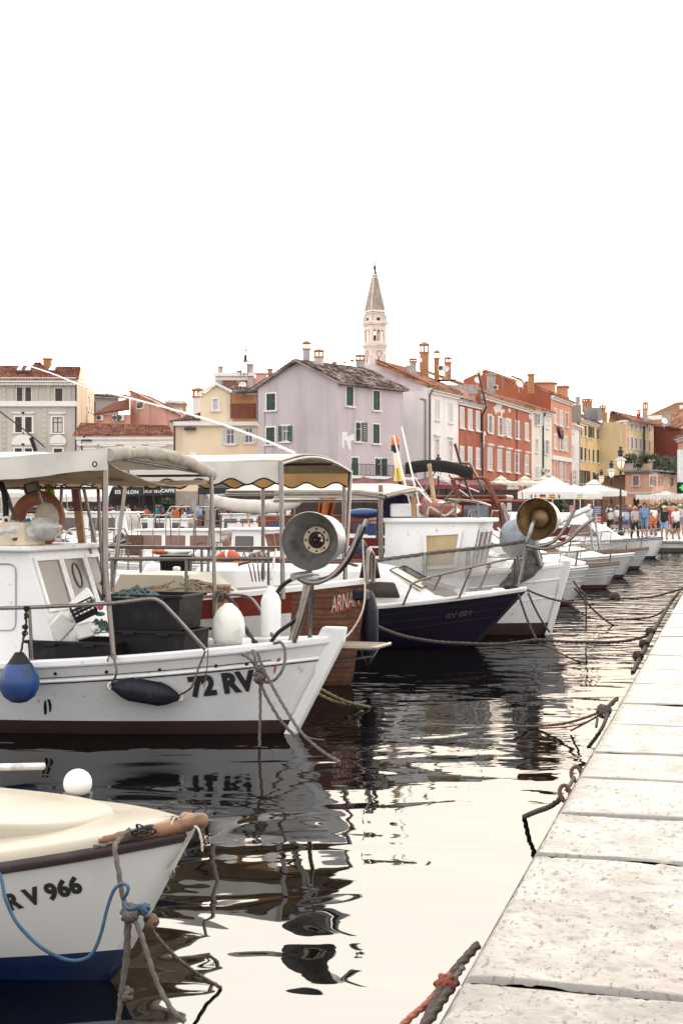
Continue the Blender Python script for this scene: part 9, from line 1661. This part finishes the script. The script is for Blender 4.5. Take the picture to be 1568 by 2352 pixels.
CR = [(128, 112, 'stand', K_, K_, 'person in black walking behind the lifebuoy'), (150, 111, 'stand', W_, (.4, .4, .4), 'person in white shirt seen from behind, left of the mast'), (163, 111, 'stand', (.05, .05, .06), K_, 'person in dark clothes right beside the white shirt left of the mast'), (212, 106, 'stand', (.03, .20, .22), (.5, .46, .42), 'person in teal shirt and pale trousers right of the mast'), (100, 112, 'stand', (.5, .42, .4), K_, 'person in pale clothes seen through the lifebuoy'), (256, 111, 'stand', (.22, .05, .14), (.06, .06, .1), 'person in magenta top under the EIS SALON awning'), (262, 110, 'stand', W_, (.12, .24, .42), 'person in white vest and blue skirt under the EIS SALON awning'), (276, 110, 'stand', K_, K_, 'person in black under the EIS SALON lettering'), (295, 108, 'stand', W_, (.2, .2, .22), 'person in white tee right of the EIS SALON lettering'), (318, 110, 'stand', (.3, .16, .10), K_, 'person in brown top near the third canopy post'), (345, 110, 'sit', (.16, .34, .42), K_, 'person in light blue seated left of the wide steel post'), (370, 111, 'stand', (.22, .20, .24), K_, 'person in grey standing in the cafe doorway'), (386, 107, 'sit', K_, K_, 'white haired person in black seated at a cafe table'), (406, 108, 'stand', (.55, .10, .02), K_, 'person with fair hair in bright orange dress at the cafe'), (419, 111, 'stand', K_, K_, 'person in black shirt standing behind the diners'), (425, 108, 'sit', (.5, .48, .46), K_, 'grey haired person in open black jacket at the cafe table'), (440, 106, 'sit', (.40, .40, .03), (.4, .4, .03), 'person in yellow green dress leaning over the cafe table'), (459, 108, 'stand', (.22, .35, .55), (.08, .08, .1), 'elderly person in light blue shirt walking'), (466, 111, 'stand', (.04, .03, .03), K_, 'dark clothed person beside the light blue shirt'), (513, 108, 'stand', (.30, .06, .06), K_, 'person in dull red behind the far canopy pole'), (584, 104, 'walk', W_, K_, 'waiter in white shirt and black trousers'), (607, 104, 'stand', W_, W_, 'person all in white right of the waiter'), (632, 106, 'walk', K_, (.32, .3, .28), 'person in black tee carrying a tray'), (662, 107, 'stand', W_, (.05, .06, .1), 'person in white near the orange cloth'), (1098, 60, 'sit', (.10, .14, .28), K_, 'fair haired person in blue top seated on the red wooden boat'), (1334, 92, 'sit', (.28, .25, .4), K_, 'person in lilac tee seated at the cafe left of the menu boards'), (1352, 90, 'stand', (.62, .62, .62), K_, 'person in white cap and tee leaning over the cafe table'), (1318, 93, 'sit', (.3, .08, .1), K_, 'person in red seated left of the menu boards')]
for i, (u, Y, po, tc_, bc, lb) in enumerate(CR):
 o = person(lb, u, Y, po, 1.68 + .1 * ((i * 7) % 3 - 1), [0, 2.9, .9, -.8, 3.3][i % 5], 'shirt' if 'dress' not in lb else 'dress', tc_, 'trousers' if 'dress' not in lb else None, bc, 'cap' if 'cap' in lb else ['short', 'bob', 'short', 'long'][i % 4], W_ if 'cap' in lb else ((.6, .58, .55) if ('white haired' in lb or 'grey haired' in lb) else ((.5, .36, .2) if 'fair' in lb else [(.05, .035, .03), (.16, .09, .05), (.1, .06, .04)][i % 3])), GD)
 if u == 1098: o.location.z = 1.0
rc = random.Random(9); seen = set()
NM = {'black': K_, 'navy': (.03, .03, .06), 'dark brown': (.06, .04, .04), 'white': W_, 'red': (.42, .10, .08), 'blue': (.03, .09, .2), 'pale grey': (.55, .53, .5), 'plum': (.22, .05, .12), 'teal': (.03, .22, .24)}; HN = {'dark': (.05, .035, .03), 'brown': (.16, .09, .05), 'fair': (.34, .23, .13)}
for i in range(64):     # the crowds, one person each
 rt = i >= 44; u = rc.uniform(1395, 1566) if rt else rc.uniform(95, 480) if i < 34 else rc.uniform(560, 760); a, b, h, po = rc.choice(list(NM)[:4] + list(NM)), rc.choice(['black', 'navy', 'dark brown', 'pale grey']), rc.choice(list(HN)), 'stand' if rt else rc.choice(['stand', 'walk', 'stand', 'sit']); hr = rc.choice(['short', 'bob', 'long'])
 lb = '%s haired person in %s top and %s trousers %s %s' % (h, a, b, {'stand': 'standing', 'walk': 'walking', 'sit': 'seated'}[po], 'behind the walkers' if rt else 'below the awnings' if i < 34 else 'at the terrace')
 if lb in seen: a = [k for k in NM if lb.replace(a + ' top', k + ' top') not in seen][0]; lb = lb.replace(lb.split(' in ')[1].split(' top')[0] + ' top', a + ' top')
 seen.add(lb); person(lb, u, rc.uniform(92, 106) if rt else rc.uniform(109.5, 113.5), po, rc.uniform(1.6, 1.85), rc.uniform(0, 6.28), 'shirt', NM[a], 'trousers', NM[b], hr, HN[h], GP if rt else GD)
# cafe chairs and tables
ch = thing('cafe_chair', '', 'chair'); CHM = pm('grey_chair', (.20, .20, .21), .6); mb = MB(); mb.box((0, 0, .45), (.46, .46, .05), ch=.01); mb.build('seat', CHM, ch); mb = MB(); mb.box((0, .22, .72), (.46, .04, .5), ch=.01); mb.build('backrest', CHM, ch)
for x in (-.2, .2):
 for y in (-.2, .2): mb = MB(); mb.tube([(x, y, 0), (x, y, .45)], .016, 5); mb.build('leg', IRON, ch)
CP = [(518, 100, 'grey cafe chair just right of the far canopy pole'), (530, 100, 'second grey cafe chair right of the far canopy pole'), (545, 101, 'third grey cafe chair right of the far canopy pole'), (562, 101, 'fourth grey cafe chair, left of the waiter'), (572, 100, 'grey cafe chair right beside the waiter'), (398, 105, 'grey cafe chair beside the white haired diner'), (436, 104, 'grey cafe chair at the yellow green dress'), (1310, 91, 'grey cafe chair left of the red seated diner'), (1342, 91, 'grey cafe chair between the diners at the menu boards')]
for i, (u, Y, lb) in enumerate(CP):
 o = ch if i == 0 else copy_tree(ch); o.location = (XY(u, Y).x, Y, QZ); o.rotation_euler = (0, 0, [2.8, 3.3, 3.0, 3.5, .4][i % 5]); o['label'] = lb; o['group'] = 'cafe chairs'
for i, (u, Y, lb) in enumerate(((414, 106, 'round cafe table between the diners'), (430, 107, 'round cafe table in front of the grey haired diner'), (1326, 90, 'round cafe table left of the menu boards'))):
 o = thing('cafe_table', lb, 'table', (XY(u, Y).x, Y, QZ)); mb = MB(); mb.lathe([(0, .70), (.36, .70), (.36, .74), (0, .74)], 18); mb.build('table_top', WOODT, o); mb = MB(); mb.lathe([(.2, 0), (.2, .03), (.03, .06), (.03, .7)], 10); mb.build('pedestal', IRON, o)
# stray wire with streamers from the left roof to the canopy of the wooden bowed boat
wr = [P(40, 832, 40), P(120, 858, 36), P(200, 890, 33), P(300, 915, 30), P(420, 947, 26), P(520, 978, 23), P(600, 1008, 21), P(676, 1040, 18.5)]; rope(wr, .018, FLOATW, 'white streamer line slanting down across the houses to the scalloped canopy', strand=False, name='streamer_line', cat='line')
mb = MB(); sw = smooth(wr, 8)
for k in range(6, len(sw) - 1, 2): p = sw[k]; mb.add([p, p + Vector((.05, 0, -.02)), p + Vector((.05, 0, -.05)), p + Vector((0, 0, -.03))], [(0, 1, 2, 3)])
o = mb.build('streamer', CANVAS, None, center=True); tag(o, 'row of small white rag streamers on the slanting line', 'streamers'); o['kind'] = 'stuff'
rope([P(0, 945, 12.9), P(60, 990, 12.9), P(105, 1028, 12.9)], .006, ROPED, 'thin dark stay at left above the grimy canopy', strand=False); rope([P(72, 1005, 12.9), P(83, 1036, 12.9)], .02, NAVY, 'short dark stick poking up above the grimy canopy', strand=False, name='stick', cat='stick')
